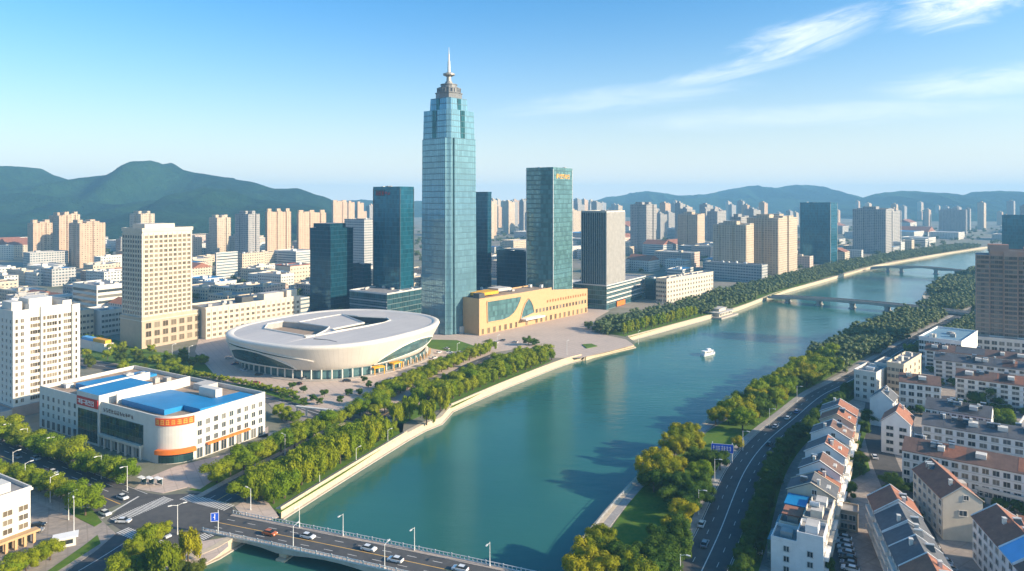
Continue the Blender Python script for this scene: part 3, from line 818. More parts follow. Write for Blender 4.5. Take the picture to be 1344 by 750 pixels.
class Bld:
    """building in its own frame: near corner at the origin, right face along +x (at y=0), left face along +y (at x=0)"""
    def __init__(s, name, label, cat, P, ang, LR, LL, H, group=None, z0=0.0):
        s.o = thing(name, label, cat, (P[0], P[1], z0), ang, group); s.P, s.ang, s.LR, s.LL, s.H = P, ang, LR, LL, H
    def place(s, mesh, face, u, z, off=0.0, name='window'):
        o = link(name, mesh, s.o)
        if face == 'R': o.location = (u, -off, z)
        elif face == 'L': o.location = (-off, u, z); o.rotation_euler = (0, 0, R(-90))
        elif face == 'B': o.location = (u, s.LL + off, z); o.rotation_euler = (0, 0, R(180))
        elif face == 'E': o.location = (s.LR + off, u, z); o.rotation_euler = (0, 0, R(90))
        return o
    def windows(s, face, us, zs, w, h, fr=None, gl=None, off=0.0, limit=100, skip=None, sill=True, name='window'):
        mesh = win_mesh(w, h, fr or m_frame, gl or m_pane, sill); n = 0; rest = []
        for z in sorted(zs, reverse=True):
            for u in us:
                if skip and skip(u, z): continue
                if n < limit: s.place(mesh, face, u, z, off, name); n += 1
                else: rest.append((u, z))
        if rest:
            m = MB()
            for u, z in rest:
                for poly in mesh.polygons:
                    pts = []
                    for vi in poly.vertices:
                        c = mesh.vertices[vi].co
                        if face == 'R': pts.append((u + c.x, c.y - off, z + c.z))
                        else: pts.append((c.y - off, u - c.x, z + c.z))
                    m.face(pts, poly.material_index)
            tag(m.build('window_grid', [fr or m_frame, gl or m_pane], s.o), kind='stuff')
    def box(s, name, x0, x1, y0, y1, z0, z1, mat, top=None):
        m = MB(); m.box(x0, x1, y0, y1, z0, z1, 0, 1 if top else 0); return m.build(name, [mat, top] if top else mat, s.o)
    def parapet(s, x0, x1, y0, y1, z, h, mat, t=0.35, name='parapet'):
        m = MB()
        m.box(x0, x1, y0, y0 + t, z, z + h); m.box(x0, x1, y1 - t, y1, z, z + h)
        m.box(x0, x0 + t, y0 + t, y1 - t, z, z + h); m.box(x1 - t, x1, y0 + t, y1 - t, z, z + h)
        return m.build(name, mat, s.o)
    def roof_plant(s, x0, x1, y0, y1, z, n, mat=None, seed=0):
        rg = random.Random(seed + int(x1 * 7 + y1 * 3))
        for i in range(n):
            w, d, h = rg.uniform(1.5, 4), rg.uniform(1.5, 4), rg.uniform(1.0, 2.6)
            if x1 - x0 < w + 1 or y1 - y0 < d + 1: continue
            x, y = rg.uniform(x0 + .4, x1 - w - .4), rg.uniform(y0 + .4, y1 - d - .4)
            m = MB(); m.box(x, x + w, y, y + d, z + .02, z + h)
            if rg.random() < 0.5: m.cyl(x + w / 2, y + d / 2, z + h, z + h + 0.35, min(w, d) * .35, n=10)
            m.build('roof_unit', mat or rg.choice([m_grey, m_metal, m_rooflight]), s.o)
def solve(near, xl, xr, ang=57.0):
    if ang == 57.0 and near[0] > 845: ang = 46.0
    P = G(*near); a = R(ang)
    LR, LL = solve_len(P, a, xr), solve_len(P, a + math.pi / 2, xl)
    if not 3 < LR < 112: LR = 16.0
    if not 3 < LL < 90: LL = 40.0
    return P, a, LR, LL
def height(P, ytop): return CAMH - (ytop - HY) * P[1] / FPX
FOOT = []                                     # footprints, to keep filler blocks out
def note(P, ang, LR, LL, pad=4):
    c, s_ = math.cos(ang), math.sin(ang)
    FOOT.append((P[0] + (LR * c - LL * s_) / 2, P[1] + (LR * s_ + LL * c) / 2, math.hypot(LR, LL) / 2 + pad))
def B(name, label, cat, near, xl, xr, ytop, ang=57.0, group=None, maxd=None):
    P, a, LR, LL = solve(near, xl, xr, ang)
    if maxd: LR, LL = min(LR, maxd), min(LL, maxd)
    note(P, a, LR, LL)
    return Bld(name, label, cat, P, a, LR, LL, height(P, ytop), group)

def tower(label, near, xl, xr, ytop, mat, ang=57.0, top_h=1.6, roof=None, plant=3, name='glass_tower', cat='office tower', edge=None, group=None, cornice=None, crown=None):
    b = B(name, label, cat, near, xl, xr, ytop, ang, group)
    m = MB(); m.box(0, b.LR, 0, b.LL, 0, b.H - top_h, 0, 1, bottom=False); m.build('curtain_wall', [mat, roof or m_roofgrey], b.o)
    b.parapet(-0.12, b.LR + .12, -0.12, b.LL + .12, b.H - top_h + 0.005, top_h, cornice or mat, 0.5)
    if edge:
        m = MB(); t = 0.5
        for x, y in ((0, 0), (b.LR, 0), (0, b.LL)): m.box(x - t * .5, x + t * .5, y - t * .5, y + t * .5, 0, b.H - top_h)
        m.build('corner_fin', edge, b.o)
    if crown:
        x0, x1, y0, y1, h = crown; m = MB(); m.box(b.LR * x0, b.LR * x1, b.LL * y0, b.LL * y1, b.H - top_h + .01, b.H + h, 0, 1); m.build('penthouse', [mat, m_roofgrey], b.o)
    b.roof_plant(1, b.LR - 1, 1, b.LL - 1, b.H - top_h, plant)
    return b
def glyphs(parent, face, u0, z0, size, n, gap, mat, b, seed=1, off=0.12):
    """raised characters made of strokes, one mesh per line of lettering"""
    rg = random.Random(seed); m = MB(); sg = size
    for k in range(n):
        uu = u0 + k * (size + gap) * (1 if face == 'R' else -1); t = sg * 0.13
        bars = []
        for zz in sorted(rg.sample([0.0, 0.28, 0.55, 0.84], 3)): 
            a_, b_ = rg.choice([(0, 1), (0, 1), (0.1, 0.9), (0.45, 1), (0, 0.5)]); bars.append((a_, b_, zz, zz + 0.13))
        for xx in rg.sample([0.02, 0.3, 0.5, 0.82], 2): bars.append((xx, xx + 0.13, *rg.choice([(0, 1), (0.1, .95), (0.3, 1), (0, .6)])))
        for i, (a_, b_, c_, d_) in enumerate(bars):
            e = off + 0.002 * i
            if face == 'R': m.box(uu + a_ * sg, uu + b_ * sg, -e, -off + 0.1, z0 + c_ * sg, z0 + d_ * sg)
            else:  m.box(-e, -off + 0.1, uu - b_ * sg, uu - a_ * sg, z0 + c_ * sg, z0 + d_ * sg)
    return m.build('lettering', mat, parent)

# ---- landmark skyscraper
def landmark():
    S, a = 33.2, R(50); P = G(589, 441)
    b = Bld('landmark_skyscraper', 'tallest glass skyscraper with stepped top, round grey-brown crown and thin spire', 'skyscraper', P, a, S, S, 146); note(P, a, S, S)
    sc = P[1] / FPX
    Z = lambda y: (441 - y) * sc
    c = S / 2
    def ring(h, ch, z): # half size, chamfer
        return [(c - h + ch, c - h, z), (c + h - ch, c - h, z), (c + h, c - h + ch, z), (c + h, c + h - ch, z), (c + h - ch, c + h, z), (c - h + ch, c + h, z), (c - h, c + h - ch, z), (c - h, c - h + ch, z)]
    def shaft(name, levels, mats, cap=True, side=lambda i: 0):
        m = MB(); rs = [ring(*q) for q in levels]
        for r0, r1 in zip(rs, rs[1:]):
            for i in range(8): m.face([r0[i], r0[(i + 1) % 8], r1[(i + 1) % 8], r1[i]], side(i))
        if cap: m.face(rs[-1], 1)
        return m.build(name, mats, b.o)
    z1, z2, z3 = Z(180), Z(142), Z(125)
    shaft('curtain_wall', [(c - 0.9, 2.6, 0), (c - 1.5, 2.5, z1), (c - 1.9, 2.5, z2)], [mg_main, m_roofgrey])
    shaft('upper_tier', [(c - 5.2, 2.4, z2 + .01), (c - 5.6, 2.4, z3)], [mg_main, m_roofgrey])
    # facade leaves: tall slightly leaning panels one per side, ending at the first shoulder
    for k in range(4):
        m = MB(); w0, w1, ta = 11.9, 11.4, 1.1
        f = lambda u, d, z: (c + u, c - d, z)
        d0, d1 = c + 0.25, c - 0.4
        sh = 1.2
        pts = [f(-w0 + sh, d0, 0), f(w0 + sh, d0, 0), f(w1 + sh, d1, z1), f(-w1 + sh, d1, z1)]
        back = [f(-w0 + sh, d0 - ta, 0), f(w0 + sh, d0 - ta, 0), f(w1 + sh, d1 - ta, z1), f(-w1 + sh, d1 - ta, z1)]
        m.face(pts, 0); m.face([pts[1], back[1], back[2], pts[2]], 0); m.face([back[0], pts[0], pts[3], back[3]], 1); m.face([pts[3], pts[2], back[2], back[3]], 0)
        rot = Matrix.Translation((c, c, 0)) @ Matrix.Rotation(R(90) * k, 4, 'Z') @ Matrix.Translation((-c, -c, 0))
        m.v = [tuple(rot @ Vector(v)) for v in m.v]
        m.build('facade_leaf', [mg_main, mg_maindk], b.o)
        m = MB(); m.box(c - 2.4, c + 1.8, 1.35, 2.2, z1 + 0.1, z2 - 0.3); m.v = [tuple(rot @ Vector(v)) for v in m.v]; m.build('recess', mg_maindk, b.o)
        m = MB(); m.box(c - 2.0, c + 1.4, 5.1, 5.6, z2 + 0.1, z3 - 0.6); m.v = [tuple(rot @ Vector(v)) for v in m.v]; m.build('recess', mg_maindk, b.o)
        m = MB(); m.box(c - 6.0, c + 6.0, -1.4, 1.2, 0, 5.2); m.v = [tuple(rot @ Vector(v)) for v in m.v]; m.build('entrance_canopy', m_metal, b.o)
    # crown
    m = MB(); zc = z3
    for (r, za, zb) in ((10.0, zc + .01, zc + 4.2), (10.6, zc + 4.2, zc + 4.8), (8.8, zc + 4.8, zc + 8.0), (9.3, zc + 8.0, zc + 8.6), (6.2, zc + 8.6, zc + 11.0), (6.6, zc + 11, zc + 11.5)):
        m.cyl(c, c, za, zb, r, n=8 if r > 9 else 16)
    for i in range(24):
        t = 2 * math.pi * i / 24; m.cyl(c + 9.0 * math.cos(t), c + 9.0 * math.sin(t), zc + 4.8, zc + 8.0, 0.28, n=4)
    m.build('crown', M_plain('crown_stone', (0.17, 0.175, 0.18), 0.5, 0.2, 0.6), b.o)
    m = MB(); zc += 11.5
    m.cyl(c, c, zc, zc + 2.4, 3.6, 2.4, n=16); m.cyl(c, c, zc + 2.4, zc + 6.0, 2.0, 1.7, n=16); m.cyl(c, c, zc + 6.0, zc + 7.2, 2.0, 4.4, n=16); m.cyl(c, c, zc + 7.2, zc + 8.4, 4.5, 4.5, n=16); m.cyl(c, c, zc + 8.4, zc + 9.4, 3.2, 1.8, n=16)
    m.build('lookout_ring', M_plain('lookout_metal', (0.33, 0.31, 0.28), 0.5, 0.1, 0.6, 0.3), b.o)
    m = MB(); zc += 9.4; zt = Z(53)
    m.cyl(c, c, zc, zc + (zt - zc) * .45, 1.25, 0.95, n=8); m.cyl(c, c, zc + (zt - zc) * .45, zc + (zt - zc) * .72, 0.62, 0.5, n=8); m.cyl(c, c, zc + (zt - zc) * .72, zt, 0.32, 0.10, n=6)
    m.build('spire', m_metal, b.o)
    return b
landmark()

# ---- other named towers on the left bank
tA = tower('dark teal glass tower with red rooftop sign beside the tallest skyscraper', (525, 412), 490, 543, 245, mg_teal, edge=m_dark)
m = MB(); m.box(-0.45, -0.13, tA.LL * .58, tA.LL * .90, tA.H - 8.2, tA.H - 3.2); m.build('sign_board', m_dark, tA.o)
glyphs(tA.o, 'L', tA.LL * .88, tA.H - 7.3, 2.8, 5, 0.75, m_redsign, tA, 4, 0.62)
tower('slim dark glass tower directly behind the tallest skyscraper', (640, 388), 612, 645, 252, mg_dark)
tB = tower('green glass tower with orange letters at its top, rising behind the tan hall', (726, 418), 691, 751, 219.5, mg_teal2, edge=m_metal, plant=4)
glyphs(tB.o, 'R', tB.LR * .16, tB.H - 9.5, 4.0, 5, 0.7, m_goldtxt, tB, 9, 0.35)
# grey ribbed tower on a banded podium
bP = B('office_podium', 'dark podium block with pale window bands under the ribbed grey tower', 'office block', (796, 407), 752, 847, 375)
m = MB(); m.box(0, bP.LR, 0, bP.LL, 0, bP.H - .8, 0, 1, bottom=False); m.build('curtain_wall', [mg_podium, m_roofgrey], bP.o)
bP.parapet(-.3, bP.LR + .3, -.3, bP.LL + .3, bP.H - .795, 1.2, m_metal)
for z in (6.0, 10.2, 14.4, 18.6):
    if z < bP.H - 2: bP.box('spandrel_band', -0.25, bP.LR * .97, -0.5, -0.01, z, z + 1.5, m_rooflight)
bP.box('shop_front', bP.LR * .22, bP.LR * .42, -1.3, -0.51, 0.5, 5.0, m_orange)
bP.roof_plant(2, bP.LR - 2, 2, bP.LL - 2, bP.H - .8, 5)
pw = (bP.P[0], bP.P[1])
tC = tower('grey tower with close vertical ribs standing over a banded podium', (796, 406.5), 763, 820, 277, mg_dark, edge=m_rooflight, cornice=m_rooflight, name='ribbed_tower')
m = MB(); n = int(tC.LR / 1.5)
for i in range(n + 1):
    x = 0.6 + (tC.LR - 1.2) * i / n; m.box(x - .42, x + .42, -0.5, -0.01, bP.H + .5, tC.H - 1.7)
m.build('rib', mw_rib if False else m_rooflight, tC.o)
m = MB(); n = int(tC.LL / 1.9)
for i in range(n + 1):
    y = 0.6 + (tC.LL - 1.2) * i / n; m.box(-0.4, -0.01, y - .25, y + .25, bP.H + .5, tC.H - 1.7)
m.build('rib', m_grey, tC.o)
tower('low teal office block with plant room, in front of the beige high-rises', (434, 412), 407, 463.5, 300, mg_dark, crown=(.1, .8, .15, .95, 4.0), name='office_block', cat='office block')
tower('small teal annex between two dark office towers', (478, 398), 462, 487, 347, mg_dark, name='office_annex', cat='office block', plant=1)
bT = B('glass_podium', 'low teal glass hall behind the oval arena', 'office block', (508, 421), 459, 556, 386)
m = MB(); m.box(0, bT.LR, 0, bT.LL, 0, bT.H - .8, 0, 1, bottom=False); m.build('curtain_wall', [mg_podium, m_roofgrey], bT.o); bT.parapet(-.2, bT.LR + .2, -.2, bT.LL + .2, bT.H - .79, 1.3, m_metal)
for z in (5.5, 10, 14.5): bT.box('spandrel_band', -0.4, -0.01, 0, bT.LL, z, z + 1.1, m_grey)
bT.roof_plant(2, bT.LR - 2, 2, bT.LL - 2, bT.H - .8, 6)
tower('plain dark block between the tallest skyscraper and the green glass tower', (690, 392), 652, 700, 330, mg_dark, name='office_block', cat='office block', plant=4)
tower('low dark hall behind the tan building', (668, 404), 618, 690, 384, mg_dark, name='office_hall', cat='office block', plant=3)

# ---- tan cultural hall with curved windows
def tan_hall():
    P = G(629, 441); a = R(49)
    LR, LL = solve_len(P, a, 771), solve_len(P, a + math.pi / 2, 614)
    b = Bld('cultural_hall', 'tan stone hall with a large curved window and pointed arch entrance', 'public hall', P, a, LR, LL + 12, 25); note(P, a, LR, LL)
    def sz(px, py):
        s = solve_len(P, a, px); y = P[1] + s * math.sin(a); return s, CAMH - (py - HY) * y / FPX
    top = [sz(629, 392.5), sz(680, 385), sz(724, 377.5), sz(748, 383), sz(771, 379)]
    Hm = [p[1] for p in top]
    prof = [(0, Hm[0]), (top[1][0], Hm[1]), (top[2][0], Hm[2]), (top[2][0] + .1, Hm[2] - 2.0), (LR, Hm[4])]
    m = MB()
    xs = [p[0] for p in prof]
    for (x0, h0), (x1, h1) in zip(prof, prof[1:]):
        m.face([(x0, 0, 0), (x1, 0, 0), (x1, 0, h1), (x0, 0, h0)]); m.face([(x1, b.LL, 0), (x0, b.LL, 0), (x0, b.LL, h0), (x1, b.LL, h1)])
        m.face([(x0, 0, h0 - 1.0), (x1, 0, h1 - 1.0), (x1, b.LL, h1 - 1.0), (x0, b.LL, h0 - 1.0)], 1)
        m.face([(x0, .5, h0), (x1, .5, h1), (x1, .5, h1 - 1), (x0, .5, h0 - 1)][::-1]); m.face([(x0, 0, h0), (x1, 0, h1), (x1, .5, h1), (x0, .5, h0)])
    m.face([(0, b.LL, 0), (0, 0, 0), (0, 0, Hm[0]), (0, b.LL, Hm[0])]); m.face([(LR, 0, 0), (LR, b.LL, 0), (LR, b.LL, prof[-1][1]), (LR, 0, prof[-1][1])])
    m.build('wall', [m_tan, m_rooftan], b.o)
    def panel(name, pts, mat, d0, d1, frame=None):
        P2 = [sz(*p) for p in pts]; m = MB(); n = len(P2)
        ar = sum(P2[i][0] * P2[(i + 1) % n][1] - P2[(i + 1) % n][0] * P2[i][1] for i in range(n))
        if ar < 0: P2 = P2[::-1]
        q = [Vector((u, z, 0)) for u, z in P2]
        for t in tessellate_polygon([q]):
            A_, B_, C_ = [q[i] for i in t]
            if (B_ - A_).cross(C_ - A_).z < 0: B_, C_ = C_, B_
            m.face([(p.x, -d1, p.y) for p in (A_, B_, C_)], 0)
        for i in range(n):
            (u0, z0), (u1, z1) = P2[i], P2[(i + 1) % n]
            m.face([(u0, -d0, z0), (u1, -d0, z1), (u1, -d1, z1), (u0, -d1, z0)][::-1], 0)
        o = m.build(name, mat, b.o)
        if frame:
            fm = MB(); cx_ = sum(p[0] for p in P2) / n; cz_ = sum(p[1] for p in P2) / n
            for i in range(n):
                (u0, z0), (u1, z1) = P2[i], P2[(i + 1) % n]
                fm.tube((u0, -d1 - .1, z0), (u1, -d1 - .1, z1), 0.42, n=4)
            fm.build('frame', frame, o)
        return o
    mg = mg_teal2
    cw = [(639, 396), (684, 389), (682, 396), (678.5, 404), (674, 411), (668, 416.5), (661, 419.8), (639.6, 423.5)]
    panel('curved_window', cw, mg, 0.0, 0.15, m_tan)
    ar = [(693.5, 391.5), (697, 395.5), (699.5, 401.5), (701, 410.5), (683, 419), (685.5, 408), (689, 398.5)]
    ar = list(ar)
    panel('arched_window', ar, mg, 0.0, 0.15, m_tan)
    s0, s1 = sz(683, 421)[0], sz(708, 416)[0]
    b.box('entrance_canopy', s0, s1, -6, -0.02, 5.6, 6.6, m_whitetxt)
    sA, sB = sz(702, 410)[0], sz(770, 400)[0]
    n = 16
    for i in range(n):
        u = sA + (sB - sA) * (i + .5) / n
        b.place(win_mesh(2.2, 3.0, m_tan, m_pane, False), 'R', u, 8.6)
    n = 22
    for i in range(n):
        u = LR * (i + .6) / n
        if s0 - 1 < u < s1 + 1 and i % 2: continue
        b.place(win_mesh(2.6 if i % 3 else 2.0, 4.0, m_tan, m_panewarm, False), 'R', u, 0.5, name='window')
    sA = sz(717, 396)[0]
    m = MB()
    for i in range(16):
        u = sA + (LR - 1.5 - sA) * (i + .5) / 16; z = 15.2
        m.box(u - .75, u + .75, -0.22, -0.01, z, z + 1.9 + (i % 3) * .2)
    m.build('lettering', M_plain('bronze_letters', (0.28, 0.12, 0.04), 0.5, 0.1), b.o)
    b.box('roof_light', 8, 30, 8, b.LL - 4, Hm[0] + .2, Hm[0] + 2.4, m_yellow, m_yellow)
    b.box('roof_light', 32, 46, 10, b.LL - 2, Hm[0] + 1.2, Hm[0] + 3.4, m_rooflight, m_rooflight)
    b.box('plant_room', 3, 9, 3, 9, Hm[0] - .6, Hm[0] + 3.0, m_dark)
    b.roof_plant(46, LR - 3, 4, b.LL - 4, Hm[1] - 0.4, 7)
tan_hall()

# ---- oval arena
def arena():
    A = R(57); Cx, Cy = -112.0, 437.0
    o = thing('oval_arena', 'white oval arena with flared walls, curved lens windows and an opening in its flat roof', 'arena', (Cx, Cy, 0), A)
    FOOT.append((Cx, Cy, 70))
    R0, N, NE = 61.0, 120, 2.55
    def rad(t):
        c_, s_ = abs(math.cos(t)), abs(math.sin(t)); return R0 / ((c_ ** NE + s_ ** NE) ** (1 / NE))
    def zlow(t):       # lower edge of the white skin: higher at the two entrances' corners
        return 4.3 + 0.9 * math.sin(t * 2 + 0.6)
    ZT = 19.0
    def prof(s, t=0.0):       # radial scale and height share along the flared skin
        f = 0.105 + 0.05 * math.cos(t + R(72)); return 0.99 - f + (f + .01) * (s ** 0.8), s
    def skin(t, s, off=0.0):
        k, hs = prof(s, t); r = rad(t) * k + off; z = zlow(t) + (ZT + 1.2 * math.sin(t + 2.6) - zlow(t)) * hs
        return Vector((r * math.cos(t), r * math.sin(t), z))
    def top(t, k, dz): 
        p = skin(t, 1.0); return (p.x * k, p.y * k, p.z + dz)
    m = MB(); S = 12
    rows = [[tuple(skin(2 * math.pi * i / N, j / S)) for i in range(N)] for j in range(S + 1)]
    rows += [[top(2 * math.pi * i / N, k, dz) for i in range(N)] for k, dz in ((0.993, 0.75), (0.978, 1.15), (0.958, 1.25), (0.94, 1.0), (0.925, 0.55))]
    m.v = [p for r in rows for p in r]
    for j in range(len(rows) - 1):
        for i in range(N):
            k = (i + 1) % N; m.f.append((j * N + i, j * N + k, (j + 1) * N + k, (j + 1) * N + i)); m.m.append(0)
    m_skin = NT('arena_panels')
    fu, fv, w = cells(m_skin, 2.4, 1.2)
    n_ = m_skin.noise(0.08, 4)
    cc = m_skin.mix(m_skin.ramp(n_, .3, .7), (0.66, 0.60, 0.52), (0.74, 0.68, 0.60))
    m_skin.color(m_skin.mix(m_skin.m('MULTIPLY', m_skin.m('LESS_THAN', fu, 0.05), 0.45), cc, (0.4, 0.35, 0.3)))
    m_skin.val('Roughness', 0.5)
    m.build('skin', m_skin.mat, o, smooth=True)
    # roof sheet with two openings
    inner = [(p[0], p[1]) for p in rows[-1]]
    zr = sum(p[2] for p in rows[-1]) / N
    def toloc(px, py, z=19.6):
        X, Y = G(px, py, z); dx, dy_ = X - Cx, Y - Cy
        return (dx * math.cos(A) + dy_ * math.sin(A), -dx * math.sin(A) + dy_ * math.cos(A))
    h1 = [toloc(*p) for p in ((347, 432), (351, 426), (372, 422.5), (392, 424), (432, 430), (428, 434), (414, 441), (400, 441.5))]
    h2 = [toloc(*p) for p in ((449, 413.5), (470, 416), (508, 418), (512, 421), (505, 424), (470, 431), (440, 435.5), (436, 433), (478, 424.5))]
    loops = [inner, h1, h2]
    allp = [p for l in loops for p in l]
    tris = tessellate_polygon([[Vector((x, y, 0)) for x, y in l] for l in loops])
    def zroof(x, y): return zr - 0.4 + 0.9 * (1 - (x * x + y * y) / (R0 * R0))
    # height must meet the rim ring: blend
    m = MB()
    for t in tris:
        q = []
        for i in t:
            x, y = allp[i]; z = rows[-1][i][2] if i < N else zr
            q.append(Vector((x, y, z)))
        if (q[1] - q[0]).cross(q[2] - q[0]).z < 0: q = [q[0], q[2], q[1]]
        m.face(q)
    m_rf = NT('arena_roof'); fu, fv, w = cells(m_rf, 3.0, 9.0)
    n_ = m_rf.noise(0.05, 4)
    cc = m_rf.mix(m_rf.ramp(n_, .3, .7), (0.50, 0.46, 0.43), (0.58, 0.53, 0.49))
    m_rf.color(m_rf.mix(m_rf.m('MULTIPLY', m_rf.m('MAXIMUM', m_rf.m('LESS_THAN', fu, 0.05), m_rf.m('LESS_THAN', fv, 0.03)), 0.6), cc, (0.3, 0.28, 0.27))); m_rf.val('Roughness', 0.6)
    m.build('roof', m_rf.mat, o)
    def well(name, h, depth, floor_m, wall_m):
        m = MB(); P = h
        ar = sum(P[i][0] * P[(i + 1) % len(P)][1] - P[(i + 1) % len(P)][0] * P[i][1] for i in range(len(P)))
        if ar < 0: P = P[::-1]
        for i in range(len(P)):
            a_, b_ = P[i], P[(i + 1) % len(P)]
            m.face([(b_[0], b_[1], zr - depth), (a_[0], a_[1], zr - depth), (a_[0], a_[1], zr), (b_[0], b_[1], zr)], 0)
        m.sheet(P, zr - depth, 1)
        w = m.build(name, [wall_m, floor_m], o)
        e = MB()
        for i in range(len(P)):
            a_, b_ = P[i], P[(i + 1) % len(P)]
            e.tube((a_[0], a_[1], zr + .25), (b_[0], b_[1], zr + .25), 0.55, n=5)
        e.build('rim', m_white, w)
    well('roof_court', h1, 3.4, m_rooftan, m_grey)
    well('roof_light', h2, 4.0, mg_podium, m_dark)
    # raised roof seam and the dark swoosh
    def strip(name, pts, wd, h, mt):
        P = [toloc(*p) for p in pts]; m = MB(); A_, B_ = offset_line(P, wd / 2), offset_line(P, -wd / 2)
        for i in range(len(P) - 1):
            m.face([(A_[i][0], A_[i][1], zr + h), (A_[i + 1][0], A_[i + 1][1], zr + h), (B_[i + 1][0], B_[i + 1][1], zr + h), (B_[i][0], B_[i][1], zr + h)][::-1])
            for Q in (A_, B_): m.face([(Q[i][0], Q[i][1], zr - .6), (Q[i + 1][0], Q[i + 1][1], zr - .6), (Q[i + 1][0], Q[i + 1][1], zr + h), (Q[i][0], Q[i][1], zr + h)])
        m.build(name, mt, o)
    strip('roof_ridge', [(400, 443), (450, 434), (500, 425), (545, 416.5)], 2.2, 0.5, m_white)
    strip('roof_ridge', [(392, 423), (420, 417.5), (447, 413)], 1.4, 0.4, m_white)
    strip('roof_ridge', [(412, 445), (432, 447), (448, 451)], 0.9, 0.3, m_dark)
    # lens windows on the skin
    def ang_px(px):
        best = None
        for i in range(720):
            t = 2 * math.pi * i / 720; p = skin(t, 0.4)
            X = Cx + p.x * math.cos(A) - p.y * math.sin(A); Y = Cy + p.x * math.sin(A) + p.y * math.cos(A)
            if Y > Cy + 25: continue
            d = abs(pxl(X, Y, p.z)[0] - px)
            if best is None or d < best[0]: best = (d, t)
        return best[1]
    def lens(name, pa, pb, lo, hi, mt, off=0.18, n=26, thick=0.9):
        ta, tb = ang_px(pa), ang_px(pb)
        if tb < ta: tb += 2 * math.pi
        m = MB(); fm = MB()
        for i in range(n):
            f0, f1 = i / n, (i + 1) / n; t0, t1 = ta + (tb - ta) * f0, ta + (tb - ta) * f1
            lo0, hi0, lo1, hi1 = lo(f0), hi(f0), lo(f1), hi(f1)
            for j in range(4):
                a0, a1 = lo0 + (hi0 - lo0) * j / 4, lo0 + (hi0 - lo0) * (j + 1) / 4; b0, b1 = lo1 + (hi1 - lo1) * j / 4, lo1 + (hi1 - lo1) * (j + 1) / 4
                m.face([skin(t0, a0, off), skin(t1, b0, off), skin(t1, b1, off), skin(t0, a1, off)])
            fm.tube(skin(t0, hi0, off), skin(t1, hi1, off), 0.45, n=5); fm.tube(skin(t0, lo0, off), skin(t1, lo1, off), 0.3, n=5)
        w = m.build(name, mt, o)
        fm.build('frame', m_skin.mat, w)
    lens('lens_window', 494, 566, lambda f: 0.05 + 0.33 * f ** 1.2, lambda f: 0.05 + 0.33 * f ** 1.2 + 0.60 * math.sin(math.pi * f) ** 0.75 * (1 - 0.3 * f) + 0.004, mg_teal2)
    lens('lens_window', 305, 386, lambda f: 0.02 + 0.10 * (1 - f), lambda f: 0.03 + 0.10 * (1 - f) + 0.60 * math.sin(math.pi * (0.16 + 0.84 * f)) ** 0.7, mg_atrium)
    lens('slit_window', 299, 412, lambda f: 0.76 - 0.34 * f ** 1.6, lambda f: 0.76 - 0.34 * f ** 1.6 + 0.13 * math.sin(math.pi * (0.05 + 0.95 * f)) ** 0.6 + .002, mg_atrium, 0.12)
    # glazed ground floor and columns
    m = MB()
    for i in range(N):
        t0, t1 = 2 * math.pi * i / N, 2 * math.pi * (i + 1) / N; r0, r1 = rad(t0) * .86, rad(t1) * .86
        m.face([(r0 * math.cos(t0), r0 * math.sin(t0), 0), (r1 * math.cos(t1), r1 * math.sin(t1), 0), (r1 * math.cos(t1), r1 * math.sin(t1), zlow(t1) + .3), (r0 * math.cos(t0), r0 * math.sin(t0), zlow(t0) + .3)])
    m.build('glazed_base', mg_teal2, o)
    for i in range(64):
        t = 2 * math.pi * i / 64; r = rad(t) * .878; cm = MB(); cm.cyl(r * math.cos(t), r * math.sin(t), 0, zlow(t) + .4, 0.42, n=8); cm.build('column', m_white, o)
    m = MB()
    for i in range(N):
        t0, t1 = 2 * math.pi * i / N, 2 * math.pi * (i + 1) / N
        for (k0, k1, z) in ((.88, .94, 0.35),):
            a_, b_ = [(rad(t0) * k0 * math.cos(t0), rad(t0) * k0 * math.sin(t0), z), (rad(t1) * k0 * math.cos(t1), rad(t1) * k0 * math.sin(t1), z)], [(rad(t1) * k1 * math.cos(t1), rad(t1) * k1 * math.sin(t1), z), (rad(t0) * k1 * math.cos(t0), rad(t0) * k1 * math.sin(t0), z)]
            m.face((a_ + b_)[::-1]); m.face([b_[1], b_[0], (b_[0][0], b_[0][1], 0), (b_[1][0], b_[1][1], 0)])
    m.build('plinth', m_conc, o)
    for px in (497, 520):
        t = ang_px(px); r = rad(t) * .87; cm = MB()
        cm.M = Matrix.Rotation(t, 4, 'Z')
        cm.box(r, r + 4.2, -3.4, 3.4, 3.9, 4.5); cm.box(r + 3.7, r + 4.1, -3.2, -2.8, 0, 3.9); cm.box(r + 3.7, r + 4.1, 2.8, 3.2, 0, 3.9)
        cm.build('entrance_canopy', m_yellow, o)
    ta, tb = ang_px(530), ang_px(572)
    for i in range(10):
        t = ta + (tb - ta) * i / 9; r = rad(t) * .90; cm = MB(); cm.M = Matrix.Rotation(t, 4, 'Z'); cm.box(r, r + .8, -.4, .4, 0, zlow(t) - .2); cm.build('pier', m_tan, o)
arena()

